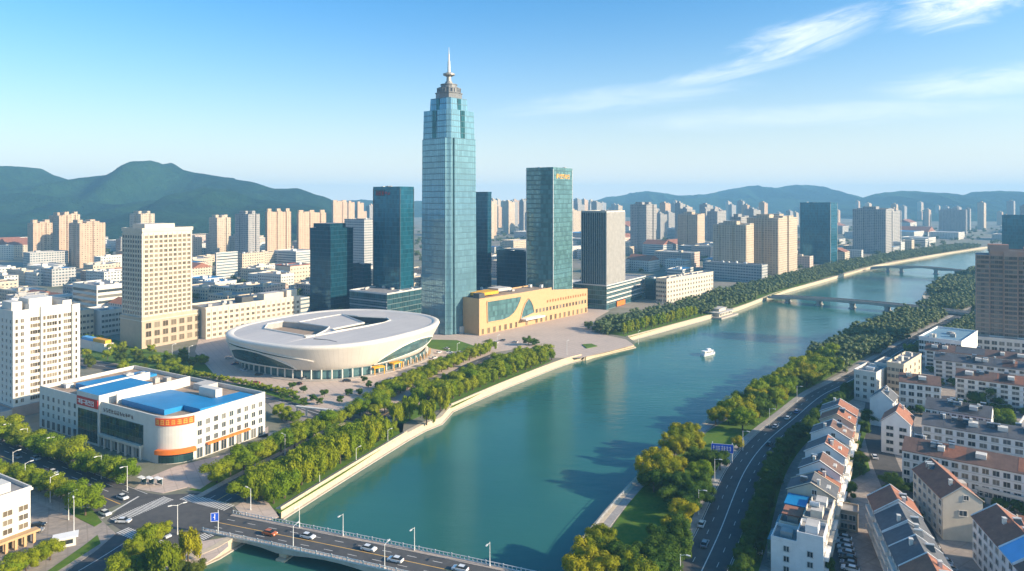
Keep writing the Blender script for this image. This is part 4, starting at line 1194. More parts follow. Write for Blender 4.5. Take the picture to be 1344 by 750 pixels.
# ---- blue-roofed bank building with rounded corner
def bank():
    P = G(225, 615); a = R(60)
    LR = solve_len(P, a, 348); LL = solve_len(P, a + math.pi / 2, 52); H = 18.0
    b = Bld('civic_building', 'white four-storey building with blue metal roofs, rounded corner and red and orange signs', 'office building', P, a, LR, LL, H); note(P, a, LR, LL)
    yl = lambda px: solve_len(P, a + math.pi / 2, px)
    xr = lambda px: solve_len(P, a, px)
    r = 11.0; cx_, cy_ = r, r
    arc = [(cx_ + r * math.cos(R(t)), cy_ + r * math.sin(R(t))) for t in range(180, 271, 6)]
    yA, yB = yl(188), yl(132); yC = yl(104)
    foot = [(0, LL)] + arc + [(LR, 0), (LR, LL)]
    m = MB(); m.prism(foot, 0, H - 1.6, 0, 1); m.build('wall', [m_white, m_rooftan], b.o)
    m = MB(); A_, B_ = foot, None
    def inset(P_, d):
        return [(min(max(x, 0), LR) + (d if x < 1e-3 else -d if x > LR - 1e-3 else 0), y + (d if y < 1e-3 else -d if y > LL - 1e-3 else 0)) for x, y in P_]
    inn = [(d_[0], d_[1]) for d_ in foot]
    inn[0] = (.5, LL - .5); inn[-1] = (LR - .5, LL - .5); inn[-2] = (LR - .5, .5)
    for i in range(1, len(foot) - 2):
        x, y = foot[i]; v = Vector((cx_ - x, cy_ - y)).normalized() * .5; inn[i] = (x + v.x, y + v.y)
    n = len(foot)
    for i in range(n):
        k = (i + 1) % n
        p0, p1, q0, q1 = foot[i], foot[k], inn[i], inn[k]
        m.face([(*p0, H - 1.6), (*p1, H - 1.6), (*p1, H), (*p0, H)]); m.face([(*q1, H - 1.595), (*q0, H - 1.595), (*q0, H), (*q1, H)]); m.face([(*p0, H), (*p1, H), (*q1, H), (*q0, H)])
    m.build('parapet', m_white, b.o)
    # raised block at the red sign
    b.box('sign_tower', -0.8, 22, yB - .3, yC + .3, 0, H + 2.6, m_white, m_blueroof)
    b.box('glazing', -0.95, -0.805, yB + .8, yC - .8, 1.0, 13.6, mg_atrium)
    b.box('sign_board', -1.1, -0.805, yB + .2, yC - .2, 15.0, 18.6, m_redsign)
    glyphs(b.o, 'L', yC - 1.0, 15.7, 2.0, 5, 0.45, m_whitetxt, b, 21, 1.2)
    # glazed centre with writing above
    b.box('glazing', -0.35, -0.01, yA, yB - .5, 5.6, 13.2, mg_atrium)
    glyphs(b.o, 'L', yB - 2.0, 14.4, 1.5, 11, 0.42, m_darktxt, b, 33, 0.12)
    b.box('cornice', -1.6, -0.02, yA, yB - .5, 4.5, 5.5, m_ivory)
    for i in range(6):
        y = yA + (yB - yA) * (i + .5) / 6; b.place(win_mesh(3.4, 4.0, m_white, m_pane, False), 'L', y, 0.3, name='shop_window')
        b.box('column', -1.4, -0.7, y - 2.4, y - 1.8, 0, 4.49, m_white)
    # left wing
    us = [yC + 3.2 + (LL - yC - 6.5) * i / 6 for i in range(7)]
    b.windows('L', us, [5.4, 8.9, 12.4], 1.6, 2.0)
    for i in range(7): b.place(win_mesh(2.2, 3.4, m_white, m_carglass, False), 'L', us[i], 0.4)
    # right wing
    us = [xr(262) + (LR - xr(262) - 2.5) * i / 8 for i in range(9)]
    b.windows('R', us, [5.6, 9.0, 12.4], 1.7, 2.0)
    for i in range(9): b.place(win_mesh(2.4, 3.8, m_white, m_pane, False), 'R', us[i], 0.3)
    b.box('awning', us[1] - 1, us[6] + 1, -1.6, -0.25, 4.6, 5.3, m_orange)
    # rounded corner: entrance, awning, orange sign
    def corner_band(name, t0, t1, ro, z0, z1, mt):
        m = MB(); k = 14
        for i in range(k):
            a0, a1 = R(t0 + (t1 - t0) * i / k), R(t0 + (t1 - t0) * (i + 1) / k)
            p = [(cx_ + q * math.cos(w), cy_ + q * math.sin(w)) for q, w in ((r + .01, a0), (r + .01, a1), (ro, a1), (ro, a0))]
            m.face([(*p[3], z0), (*p[2], z0), (*p[2], z1), (*p[3], z1)]); m.face([(*p[3], z1), (*p[2], z1), (*p[1], z1), (*p[0], z1)]); m.face([(*p[0], z0), (*p[1], z0), (*p[2], z0), (*p[3], z0)])
        for w in (t0, t1):
            w = R(w); p = [(cx_ + q * math.cos(w), cy_ + q * math.sin(w)) for q in (r + .01, ro)]
            m.face([(*p[0], z0), (*p[1], z0), (*p[1], z1), (*p[0], z1)])
        return m.build(name, mt, b.o)
    corner_band('sign_board', 187, 262, r + 0.3, 14.4, 17.2, m_orsign)
    m = MB(); rg = random.Random(5)
    for k in range(7):
        tc = 193 + k * 10.4
        for (u0, u1, z0, z1) in [(0, 1, 0.1, 0.24), (0, 1, .5, .62), (0.1, .9, .86, 1), (rg.choice([.1, .4]), 0, 0, 1), (rg.choice([.6, .8]), 0, 0, 1)]:
            if u1 == 0: u1 = u0 + .14
            A0, A1 = R(tc - 3.6 + 7.2 * u0), R(tc - 3.6 + 7.2 * u1); p = [(cx_ + (r + q) * math.cos(w), cy_ + (r + q) * math.sin(w)) for q, w in ((.42, A0), (.42, A1))]
            m.face([(*p[0], 14.9 + 1.8 * z0), (*p[1], 14.9 + 1.8 * z0), (*p[1], 14.9 + 1.8 * z1), (*p[0], 14.9 + 1.8 * z1)])
    m.build('lettering', m_goldtxt, b.o)
    corner_band('awning', 192, 262, r + 1.7, 3.9, 5.5, m_orange)
    corner_band('entrance', 194, 260, r + 0.15, 0.3, 3.6, mg_atrium)
    # roofs
    def shed(name, x0, x1, y0, y1, z, rise, mt):
        m = MB(); xm = (x0 + x1) / 2
        m.face([(x0, y0, z), (x0, y1, z), (x0, y1, z + rise), (x0, y0, z + rise)][::-1]); m.face([(x0, y1, z + rise), (x0, y0, z + rise), (x1, y0, z + rise * .45), (x1, y1, z + rise * .45)])
        m.face([(x1, y0, z), (x1, y1, z), (x1, y1, z + rise * .45), (x1, y0, z + rise * .45)]); m.face([(x0, y0, z), (x1, y0, z), (x1, y0, z + rise * .45), (x0, y0, z + rise)]); m.face([(x1, y1, z), (x0, y1, z), (x0, y1, z + rise), (x1, y1, z + rise * .45)])
        return m.build(name, mt, b.o)
    zr = H - 1.59
    shed('metal_roof', 5, LR * .62, 12, yB - 6, zr, 2.2, m_blueroof)
    shed('metal_roof', 13, LR - 3.5, 1.6, 11.6, zr, 2.0, m_blueroof)
    shed('metal_roof', 9, LR - 3, yC + 9, yC + 20, zr, 2.2, m_blueroof)
    b.box('roof_wall', 4, LR * .86, yB - 4.6, yB - 4.1, zr, zr + 4.2, m_white)
    b.box('roof_wall', 3, LR * .8, yC + 5.6, yC + 6.2, zr, zr + 3.4, m_white)
    b.box('stair_house', LR * .68, LR * .68 + 3.2, 14, 25, zr, zr + 3.8, m_white)
    b.box('roof_hut', LR * .80, LR * .95, 28, 36, zr, zr + 2.4, m_rooflight)
    b.roof_plant(LR * .66, LR - 2, 38, LL - 6, zr, 5); b.roof_plant(2, LR * .3, yC + 22, LL - 2, zr, 2)
bank()

# ---- hotel tower and wing
def hotel():
    b = B('hotel_tower', 'ivory hotel tower with a gridded facade and pale stone base', 'hotel', (187, 458), 161, 252, 300, 57)
    H, LR, LL = b.H, b.LR, b.LL; hp = 21.0
    m = MB(); m.box(0, LR, 0, LL, hp, H - 2.4, 0, 1, bottom=False); m.build('wall', [m_ivory, m_rooflight], b.o)
    m = MB(); m.box(-1.0, LR + 5, -1.0, LL + 1.5, 0, hp, 0, 1, bottom=False); m.build('base', [m_beige, m_rooflight], b.o)
    b.parapet(-.5, LR + .5, -.5, LL + .5, H - 2.39, 2.4, m_ivory, .6)
    b.box('cornice', -.75, -.51, -.75, LL + .6, H - .8, H - .3, m_ivory); b.box('cornice', -.5, LR + .6, -.75, -.51, H - .8, H - .3, m_ivory)
    b.box('roof_pavilion', LR * .12, LR * .72, LL * .2, LL * .8, H - 2.38, H + 2.6, m_ivory, m_rooflight)
    nz = 17; dz = (H - hp - 5) / nz; nx = 10
    zs = [hp + 1.2 + dz * i for i in range(nz)]
    us = [LR * (i + .75) / (nx + .5) for i in range(nx)]
    b.windows('R', us, zs, LR / nx * .58, dz * .62, m_ivory, m_panewarm, limit=100)
    m = MB()
    for i in range(nx + 1): u = LR * (i + .25) / (nx + .5); m.box(u - .28, u + .28, -.34, -.01, hp + .2, H - 3.6)
    m.build('pilaster', m_ivory, b.o)
    nl = 8; us = [LL * (i + .5) / nl for i in range(nl)]
    m = MB()
    for u in us:
        for z in zs: m.face([(-.05, u + LL / nl * .28, z), (-.05, u - LL / nl * .28, z), (-.05, u - LL / nl * .28, z + dz * .6), (-.05, u + LL / nl * .28, z + dz * .6)])
    tag(m.build('window_grid', m_pane, b.o), kind='stuff')
    m = MB()
    for i in range(nl + 1): u = LL * i / nl; m.box(-.4, -.01, max(u - .2, 0), u + .2, hp + .2, H - 3.6)
    m.build('pilaster', m_ivory, b.o)
    us = [LR * (i + .6) / 6 for i in range(7)]
    b.windows('R', us, [2.0, 7.6, 13.2], 3.6, 3.6, m_beige, m_panewarm, off=1.0)
    b.box('string_course', -1.3, LR + 5.2, -1.3, -1.01, 18.2, 18.8, m_ivory); b.box('string_course', -1.3, -1.01, -1.0, LL + 1.5, 18.2, 18.8, m_ivory)
    b.roof_plant(1, LR - 1, 1, LL * .2, H - 2.4, 2)
    # long wing
    P = G(270, 446); ang = R(52); L = solve_len(P, ang, 394); Hh = height(P, 404)
    w = Bld('hotel_wing', 'long ivory four-storey wing running from the hotel tower to the oval arena', 'hotel', P, ang, L, 26, Hh); note(P, ang, L, 26)
    m = MB(); m.box(0, L, 0, 26, 0, Hh - 1.2, 0, 1, bottom=False); m.build('wall', [m_ivory, m_roofgrey], w.o); w.parapet(-.15, L + .15, -.15, 26.15, Hh - 1.19, 1.3, m_ivory)
    n = 18; us = [L * (i + .5) / n for i in range(n)]
    w.windows('R', us, [1.6 + (Hh - 3.6) / 5 * i for i in range(5)], L / n * .5, 1.9, m_ivory, m_panewarm)
    for i in range(n + 1): w.box('pilaster', max(0, L * i / n - .22), L * i / n + .22, -.3, -.01, 0, Hh - 1.3, m_ivory)
    w.box('stair_house', L * .40, L * .52, 6, 16, Hh - 1.18, Hh + 3.2, m_dark); w.box('stair_house', L * .62, L * .84, 4, 14, Hh - 1.18, Hh + 4.0, m_ivory, m_rooflight)
    w.box('stair_house', L * .86, L * .98, 2, 10, Hh - 1.18, Hh + 5.0, m_ivory, m_rooflight); w.roof_plant(4, L * .4, 3, 22, Hh - 1.2, 6)
hotel()

# ---- white apartment block at the left edge
def left_block():
    b = B('apartment_block', 'white fifteen-storey apartment block at the left edge with stepped roof boxes', 'apartment block', (17, 549), -60, 105, 409, 57)
    H, LR, LL = b.H, b.LR, min(b.LL, 26)
    segs = [(0, .24, 0, 0.0), (.24, .40, .9, 2.2), (.40, .74, 0, 0.6), (.74, .88, .9, 2.2), (.88, 1, 0, 0.0)]
    for x0, x1, dep, dz in segs:
        m = MB(); m.box(LR * x0, LR * x1, dep, LL, 5.0, H - 1 + dz, 0, 1, bottom=False); m.build('wall', [m_white, m_rooflight], b.o)
        if x1 - x0 > .1: b.parapet(LR * x0 + .01, LR * x1 - .01, dep, LL - .02, H - .995 + dz, 1.1, m_white, .25)
    b.box('base', -.6, LR + 1.5, -.9, LL + .3, 0, 4.99, m_brown, m_grey)
    b.box('base', -6, -.61, -.9, LL, 0, 4.2, m_conc, m_roofgrey)
    nz = 13; zs = [6.4 + (H - 9) / nz * i for i in range(nz)]
    cols = [(.05, 1.0, 0), (.13, 1.2, 0), (.29, 1.9, .9), (.36, 1.9, .9), (.45, 1.0, 0), (.525, 2.1, 0), (.60, 2.1, 0), (.68, 1.0, 0), (.78, 1.8, .9), (.84, 1.8, .9), (.94, .8, 0)]
    left = 100
    for f, w, dep in cols:
        b.windows('R', [LR * f], zs, w, 1.7, m_frame, m_panewarm, off=-dep, limit=left if left < nz else nz); left -= min(left, nz)
    us = [LL * (i + .5) / 6 for i in range(6)]
    b.windows('L', us, zs, 1.3, 1.5, limit=20)
    b.box('roof_box', LR * .05, LR * .2, LL * .2, LL * .6, H - .98, H + 3.4, m_white); b.box('roof_box', LR * .45, LR * .68, LL * .3, LL * .8, H - .38, H + 4.0, m_white); b.box('roof_box', LR * .26, LR * .38, LL * .1, LL * .5, H + 1.22, H + 4.6, m_white)
    b.roof_plant(1, LR - 1, LL * .62, LL - 1, H + .8, 3)
left_block()

# ---- white corner building at lower left
def corner_block():
    P = G(-22, 735); a = R(60); LR = solve_len(P, a, 40); H = height((0, P[1] + LR * math.sin(a)), 638)
    b = Bld('corner_block', 'white low building with a porch at the bottom left corner', 'office building', P, a, LR, 26, H); note(P, a, LR, 26)
    m = MB(); m.box(0, LR, 0, 26, 0, H - 1, 0, 1, bottom=False); m.build('wall', [m_white, m_roofgrey], b.o)
    b.parapet(-.2, LR + .2, -.2, 26.2, H - .995, 1.0, m_white, .4); b.box('cornice', -.5, LR + .5, -.5, -.21, H - 1.1, H - .5, m_white)
    us = [LR * f for f in (.16, .5, .84)]
    b.windows('R', us, [4.6, 7.2, 9.8][:3], LR * .2, 1.5, m_white, m_panewarm)
    b.box('porch', -.5, LR + 1.4, -2.6, -.02, 3.2, 3.8, m_tan)
    for i in range(6): b.box('column', LR * i / 5 - .35, LR * i / 5 + .35, -2.3, -1.7, 0, 3.19, m_tan)
    b.windows('R', [LR * (i + .5) / 5 for i in range(5)], [.3], 2.0, 2.6, m_tan, m_panewarm, sill=False)
    b.box('roof_hut', LR * .2, LR * .7, 3.5, 9, H - .98, H + 1.6, m_white, m_white); b.roof_plant(1, LR - 1, 10, 24, H - 1, 4)
corner_block()

# ---- mid-distance blocks with their own look
def slab(label, near, xl, xr, ytop, mat, ang=57.0, roof=None, name='office_building', cat='office building', bands=0, win=None, plant=3, par=1.0, parm=None, win_l=None, frame=None, pane=None, group=None):
    b = B(name, label, cat, near, xl, xr, ytop, ang, group)
    m = MB(); m.box(0, b.LR, 0, b.LL, 0, b.H - par, 0, 1, bottom=False); m.build('wall', [mat, roof or m_roofgrey], b.o)
    b.parapet(-.15, b.LR + .15, -.15, b.LL + .15, b.H - par + .005, par, parm or mat, .4)
    for (face, L, q) in (('R', b.LR, win), ('L', b.LL, win_l)):
        if q:
            nx, nz, w, h, z0 = q; dz = (b.H - par - z0) / nz
            b.windows(face, [L * (i + .5) / nx for i in range(nx)], [z0 + dz * i for i in range(nz)], w, h, frame or mat, pane or m_pane, limit=100)
    if bands:
        dz = (b.H - par - 2) / bands
        for i in range(bands):
            z = 1.4 + dz * i
            b.box('window_band', -.06, -.005, .8, b.LL - .8, z, z + dz * .5, m_pane); b.box('window_band', .8, b.LR - .8, -.06, -.005, z, z + dz * .5, m_pane)
    b.roof_plant(1, b.LR - 1, 1, b.LL - 1, b.H - par, plant)
    return b
slab('long white five-storey office block at the tree belt right of the ribbed tower', (875, 399), 861, 936, 366, m_ivory, win=(17, 5, 1.9, 2.0, 1.6), win_l=(5, 5, 1.9, 2.0, 1.6), plant=8)
slab('dark glass-fronted block between the banded podium and the long white office block', (858, 394), 847, 866, 366, mg_dark, plant=2)
slab('long white office with blue-shaded window bands, left of the hotel tower', (127, 424), 38, 166, 375, m_white, bands=6, plant=6)
slab('small cream block beside the white apartment block', (103, 445), 92, 123, 408, m_cream, win=(4, 4, 1.8, 1.8, 2.0), plant=2)
slab('low white block in shade behind the small yellow-roofed hall', (133, 442), 122, 160, 408, m_white, win=(6, 4, 1.8, 1.8, 2.0), plant=2)
yb = slab('small white hall with a yellow and blue roof near the hotel', (137, 464), 104, 149, 452, m_white, par=.4, plant=0)
yb.box('roof_cover', 1, yb.LR - 1, 1, yb.LL * .5, yb.H - .39, yb.H + 2.0, m_yellow); yb.box('roof_cover', 1, yb.LR - 1, yb.LL * .52, yb.LL - 1, yb.H - .39, yb.H + 1.6, m_skyroof)
slab('grey office slab with ribbed floors behind the dark teal tower', (478, 362), 452, 494, 288, mw_low[3], roof=m_rooflight, name='office_slab')
slab('cream banded office behind the hotel wing', (284, 366), 282, 312, 332, mw_low[2], plant=4)
slab('cream office with a stepped roof behind the hotel wing', (318, 362), 312, 347, 333, mw_low[1], plant=4)
slab('ivory office with a red roof edge left of the low teal office block', (381, 372), 361, 408, 349, m_cream, win=(7, 4, 1.6, 1.7, 1.5), parm=mr_red, plant=3)
slab('wide podium of pale shops under the grey riverside high-rises', (1000, 372), 925, 1049, 348, mw_low[3], roof=m_roofgrey, plant=6, name='shopping_podium')

def res_tower(label, near, xl, xr, ytop, mat, ang=57.0, bays=4, name='residential_tower', cat='high-rise', group=None, seed=0, roofbox=True, edge=None):
    """slab of flats: projecting and recessed bays of uneven height with lift houses on top"""
    b = B(name, label, cat, near, xl, xr, ytop, ang, group); rg = random.Random(seed + int(near[0] * 3))
    m = MB(); w = b.LR / bays
    for i in range(bays):
        d = 0.0 if i % 2 == 0 else 1.6
        h = b.H - (rg.uniform(0, 3.5) if 0 < i < bays - 1 else 2.5) + (1.5 if i == bays // 2 else 0)
        m.box(w * i, w * (i + 1) - (.4 if i < bays - 1 else 0), d, b.LL - rg.uniform(0, 1.5), 0, h, 0, 1, bottom=False)
    nb = max(2, int(b.LL / 9)); wl_ = b.LL / nb
    for i in range(nb):
        d = -1.4 if i % 2 == 0 else -0.1
        m.box(d, 0.0, wl_ * i + .3, wl_ * (i + 1) - .5, 0, b.H - 3 - (i % 2) * 1.5, 0, 1, bottom=False)
    m.build('wall', [mat, m_rooflight], b.o)
    if roofbox:
        for i in range(0, bays, 2):
            m = MB(); m.box(w * i + .8, w * (i + 1) - 1.2, b.LL * .3, b.LL * .7, b.H - 3.4, b.H + 2.2); m.build('lift_house', mat, b.o)
    if edge:
        m = MB(); m.box(b.LR - 1.2, b.LR + .15, -.15, -.005, 0, b.H - 2); m.build('corner_fin', edge, b.o)
    return b
RT = res_tower
AP = mw_apt
RT('peach high-rise leftmost of the tight cluster below the dark hills', (45, 350), 36, 69, 291, AP[0], bays=3)
RT('peach high-rise second from left in the tight cluster below the dark hills', (79, 345), 65, 93, 281, AP[0], bays=3)
RT('peach high-rise tallest in the tight cluster below the dark hills', (88, 342), 80, 105, 280, AP[2], bays=3)
RT('peach high-rise rightmost of the tight cluster below the dark hills', (106, 352), 90, 139, 291, AP[0], bays=4)
RT('pale high-rise rising just behind the hotel tower', (186, 338), 170, 203, 279, AP[1], bays=3)
RT('narrow cream high-rise leftmost of the four behind the hotel wing', (286, 338), 274, 303, 284, AP[1], bays=3)
RT('blue-shaded high-rise second of the four behind the hotel wing', (327, 346), 309, 341, 279, AP[3], bays=3)
RT('peach high-rise with dark vertical slots behind the hotel wing', (352, 344), 348, 382, 276, AP[0], bays=5)
RT('peach high-rise partly hidden by the low teal office block', (393, 340), 389, 428, 278, AP[0], bays=5)
RT('leftmost of three thin peach high-rises over the ribbed office slab', (438, 315), 435, 456, 264, AP[0], bays=3)
RT('middle of three thin peach high-rises over the ribbed office slab', (458, 313), 456, 466, 265, AP[0], bays=2)
RT('rightmost of three thin peach high-rises over the ribbed office slab', (470, 312), 467, 478, 266, AP[0], bays=2)
RT('two-tone tower with a peach edge above low blocks right of the ribbed tower', (849, 334), 827, 862, 267, AP[3], bays=3)
RT('dark block with a peach sunlit end right of the two-tone tower', (916, 334), 889, 926, 280, AP[2], bays=2)
RT('grey high-rise just behind the dark block with a peach end', (942, 326), 928, 954, 276, AP[3], bays=2)
RT('dark grey riverside slab with a sunlit cream end, left one on the pale podium', (980, 364), 936, 991, 293, AP[1], bays=2)
RT('dark grey tower behind the riverside slabs on the pale podium', (973, 340), 958, 984, 283, AP[3], bays=2)
RT('wide riverside tower with a gridded cream face, right one on the pale podium', (1022, 362), 980, 1048, 284, AP[1], bays=4)
tower('teal glass riverside tower with a pale edge beyond the pale podium', (1090, 348), 1050, 1099, 266, mg_teal, edge=m_rooflight, cornice=mg_teal, plant=3)
RT('broad blue-grey slab with white stripes at its sunlit end beyond the teal riverside tower', (1163, 334), 1119, 1172, 273, AP[3], bays=2, edge=m_white)
RT('narrow striped slab at the right shoulder of the broad blue-grey slab', (1172, 326), 1160, 1183, 276, AP[3], bays=2, edge=m_white)
RT('hazy wide tower pair between the far bridge and the right hills', (1268, 308), 1232, 1286, 275, AP[3], bays=2, edge=m_white)
tower('teal glass tower partly hidden by the brown apartment tower', (1380, 372), 1315, 1398, 283, mg_teal, plant=3)

# ---- brown apartment tower on the right bank
def brown_tower():
    a = R(57); P0 = G(1281, 457); LL = 38.0; d = (math.cos(a + math.pi / 2), math.sin(a + math.pi / 2))
    P = (P0[0] - d[0] * LL, P0[1] - d[1] * LL); H = height((0, P0[1]), 330)
    b = Bld('apartment_tower', 'brown tiled apartment tower at the right edge of the picture', 'apartment tower', P, a, 22, LL, H); note(P, a, 22, LL)
    m = MB(); nb = 5; w = LL / nb
    for i in range(nb):
        dep = 0 if i % 2 == 0 else 1.4
        m.box(dep, 22, w * i + .01, w * (i + 1), 0, H - (2.2 if i in (0, nb - 1) else 0), 0, 1, bottom=False)
    m.build('wall', [m_brown, m_roofgrey], b.o)
    nz = 20; dz = (H - 5) / nz; zs = [3.2 + dz * i for i in range(nz)]
    cnt = 0
    for i in range(nb):
        dep = 0 if i % 2 == 0 else 1.4
        for f in (.2, .5, .8):
            b.windows('L', [w * (i + f)], zs, 2.0, dz * .6, m_framedk, m_pane, off=-dep, limit=10 if i == 0 else 9 if i == 1 else 6)
        for z in zs[::1]:
            pass
        m = MB()
        for z in zs: m.box(dep - .45, dep - .02, w * i + .5, w * (i + 1) - .5, z - .75, z - .25)
        m.build('balcony_band', M_plain('balcony_tile', (0.36, 0.27, 0.22), .8, .1) if i == 0 else bpy.data.materials['balcony_tile'], b.o)
    b.box('lift_house', 6, 16, LL * .52, LL * .82, H + .01, H + 4.5, m_brown, mr_terra); b.box('lift_house', 4, 18, LL * .1, LL * .3, H + .01, H + 3, m_brown, mr_terra)
    b.parapet(0, 22, w + .3, LL - w - .3, H + .005, 1.0, m_brown)
    s = Bld('shopping_podium', 'low teal and white podium at the foot of the brown apartment tower', 'podium', (P[0] - 10, P[1] - 4), a, 30, LL + 14, 9.5)
    m = MB(); m.box(0, 9.0, 0, LL + 14, 0, 8.6, 0, 1, bottom=False); m.build('wall', [m_white, m_roofgrey], s.o); s.parapet(-.1, 9.1, -.1, LL + 14.1, 8.605, .9, m_white)
    for z in (1.0, 4.9):
        for i in range(13): s.place(win_mesh(2.8, 2.4, m_white, m_pane, False), 'L', (LL + 14) * (i + .5) / 13, z)
brown_tower()
# ------------------------------------------------------------------ low gabled housing on the right bank
def gable(name, label, cat, P, ang, L, Wd, H, rise, roof, wall=None, ridge='x', group=None, nwin=0, rows=4, wfaces='LR', endwin=True, solar=0, chimney=1, gl=None, roof2=None, overhang=.45, seed=0, ww=1.5):
    """house in its own frame: L along local x, Wd along local y, ridge along 'x' or 'y'"""
    rise *= 1.32; wall = m_house if wall in (None, m_white) else wall; rg = random.Random(seed + int(P[0] * 10 + P[1]))
    b = Bld(name, label, cat, P, ang, L, Wd, H, group); note(P, ang, L, Wd, 2)
    m = MB()
    m.face([(0, 0, 0), (L, 0, 0), (L, 0, H), (0, 0, H)]); m.face([(L, 0, 0), (L, Wd, 0), (L, Wd, H), (L, 0, H)]); m.face([(L, Wd, 0), (0, Wd, 0), (0, Wd, H), (L, Wd, H)]); m.face([(0, Wd, 0), (0, 0, 0), (0, 0, H), (0, Wd, H)])
    if ridge == 'x':
        for x, f in ((0, 1), (L, -1)): m.face([(x, Wd, H), (x, 0, H), (x, Wd / 2, H + rise)][::f])
    else:
        for y, f in ((0, -1), (Wd, 1)): m.face([(L, y, H), (0, y, H), (L / 2, y, H + rise)][::f])
    m.build('wall', wall, b.o)
    rm = MB(); e, t = overhang, 0.22
    if ridge == 'x':
        s = rise / (Wd / 2); zl = H - e * s
        A = [(-.15, -e, zl), (L + .15, -e, zl), (L + .15, Wd / 2, H + rise), (-.15, Wd / 2, H + rise)]; Bq = [(L + .15, Wd + e, zl), (-.15, Wd + e, zl), (-.15, Wd / 2, H + rise), (L + .15, Wd / 2, H + rise)]
    else:
        s = rise / (L / 2); zl = H - e * s
        A = [(-e, Wd + .15, zl), (-e, -.15, zl), (L / 2, -.15, H + rise), (L / 2, Wd + .15, H + rise)]; Bq = [(L + e, -.15, zl), (L + e, Wd + .15, zl), (L / 2, Wd + .15, H + rise), (L / 2, -.15, H + rise)]
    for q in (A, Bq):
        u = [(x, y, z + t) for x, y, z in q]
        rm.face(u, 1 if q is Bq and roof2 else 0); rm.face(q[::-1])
        for i in range(4):
            k = (i + 1) % 4
            if i == 2: continue
            rm.face([q[i], q[k], u[k], u[i]])
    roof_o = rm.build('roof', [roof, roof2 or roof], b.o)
    if name != 'apartment_row':
        for end in (0, 1):
            vm = MB()
            for q in (A, Bq):
                # white verge along the gable end of each slope
                p = sorted(range(4), key=lambda i: (q[i][0] if ridge == 'x' else q[i][1]))
                e0, e1 = (q[p[0]], q[p[1]]) if end == 0 else (q[p[2]], q[p[3]])
                if e0[2] > e1[2]: e0, e1 = e1, e0
                w_ = .34 if end == 0 else -.34
                f0 = (e0[0] + w_, e0[1], e0[2]) if ridge == 'x' else (e0[0], e0[1] + w_, e0[2]); f1 = (e1[0] + w_, e1[1], e1[2]) if ridge == 'x' else (e1[0], e1[1] + w_, e1[2])
                lo, hi = [e0, e1, f1, f0], [(x, y, z + t + .22) for x, y, z in (e0, e1, f1, f0)]
                vm.face(hi if end == 0 else hi[::-1]); vm.face(lo)
                for i in range(4): k = (i + 1) % 4; vm.face([lo[i], lo[k], hi[k], hi[i]])
            vm.build('verge', wall, roof_o)
    else:
        for _ in range(max(2, int(Wd / 16))):
            y0_ = rg.uniform(1, Wd - 8); y1_ = y0_ + rg.uniform(4, 9); mt_ = rg.choice([mr_slate, mr_slate, mr_brown, mr_terra, m_roofgrey]); pm = MB(); dz = t + .04
            s2 = rise / (L / 2)
            pm.face([(.3, y1_, H + .3 * s2 + dz), (.3, y0_, H + .3 * s2 + dz), (L / 2 - .3, y0_, H + (L / 2 - .3) * s2 + dz), (L / 2 - .3, y1_, H + (L / 2 - .3) * s2 + dz)]); pm.build('roof_section', mt_, roof_o)
        for _ in range(max(1, int(Wd / 14))):
            y0_ = rg.uniform(2, Wd - 4); dm = MB(); dm.box(L * .18, L * .42, y0_, y0_ + rg.uniform(2, 3.4), H + .3, H + rise * .95); dm.build('dormer', m_white, roof_o)
    n = 0
    if ridge == 'x': rooff = lambda u, v: (u * L, v * Wd, H + rise * (1 - abs(2 * v - 1)) + t)
    else: rooff = lambda u, v: (u * L, v * Wd, H + rise * (1 - abs(2 * u - 1)) + t)
    for i in range(chimney):
        u, v = (rg.uniform(.15, .85), rg.choice([.35, .65])) if ridge == 'x' else (rg.choice([.35, .65]), rg.uniform(.1, .9))
        x, y, z = rooff(u, v); cm = MB(); cm.box(x - .5, x + .5, y - .4, y + .4, z - .8, z + 1.3); cm.box(x - .6, x + .6, y - .5, y + .5, z + 1.301, z + 1.5); cm.build('chimney', m_white, roof_o)
    for i in range(solar):
        u, v = (rg.uniform(.08, .92), rg.choice([.3, .38, .68])) if ridge == 'x' else (rg.choice([.30, .38, .66]), rg.uniform(.05, .95))
        x, y, z = rooff(u, v); cm = MB()
        cm.face([(x - 1.0, y - .9, z + .1), (x + .8, y - .9, z + 1.0), (x + .8, y + .9, z + 1.0), (x - 1.0, y + .9, z + .1)][::1], 1); cm.face([(x - 1.0, y - .9, z + .05), (x - 1.0, y + .9, z + .05), (x + .8, y + .9, z + .95), (x + .8, y - .9, z + .95)], 0)
        cm.tube((x + .95, y - 1.0, z + 1.15), (x + .95, y + 1.0, z + 1.15), .3, n=8, mi=0); cm.box(x + .7, x + 1.0, y - .8, y + .8, z - .6, z + .9, 0)
        cm.build('solar_heater', [m_metal, m_pane], roof_o)
    if nwin:
        dz = (H - .6) / rows; zs = [.9 + dz * i for i in range(rows)]
        if 'L' in wfaces: b.windows('L', [Wd * (i + .5) / nwin for i in range(nwin)], zs, ww, dz * .56, gl=gl, skip=lambda u, z: False)
        if 'R' in wfaces: b.windows('R', [L * (i + .5) / max(1, nwin if ridge == 'x' and 'L' not in wfaces else max(1, int(L / 4))) for i in range(nwin if ridge == 'x' and 'L' not in wfaces else max(1, int(L / 4)))], zs, ww, dz * .45, gl=gl)
        if 'B' in wfaces: b.windows('B', [L * (i + .5) / nwin for i in range(nwin)], zs, ww, dz * .45, gl=gl)
    if endwin and ridge == 'x':
        b.place(win_mesh(1.2, 1.3, m_frame, m_pane), 'L', Wd * .42, H + .1); 
        if H > 8: b.place(win_mesh(2.0, 1.5, m_frame, m_pane), 'L', Wd * .5, H * .62)
    return b, roof_o

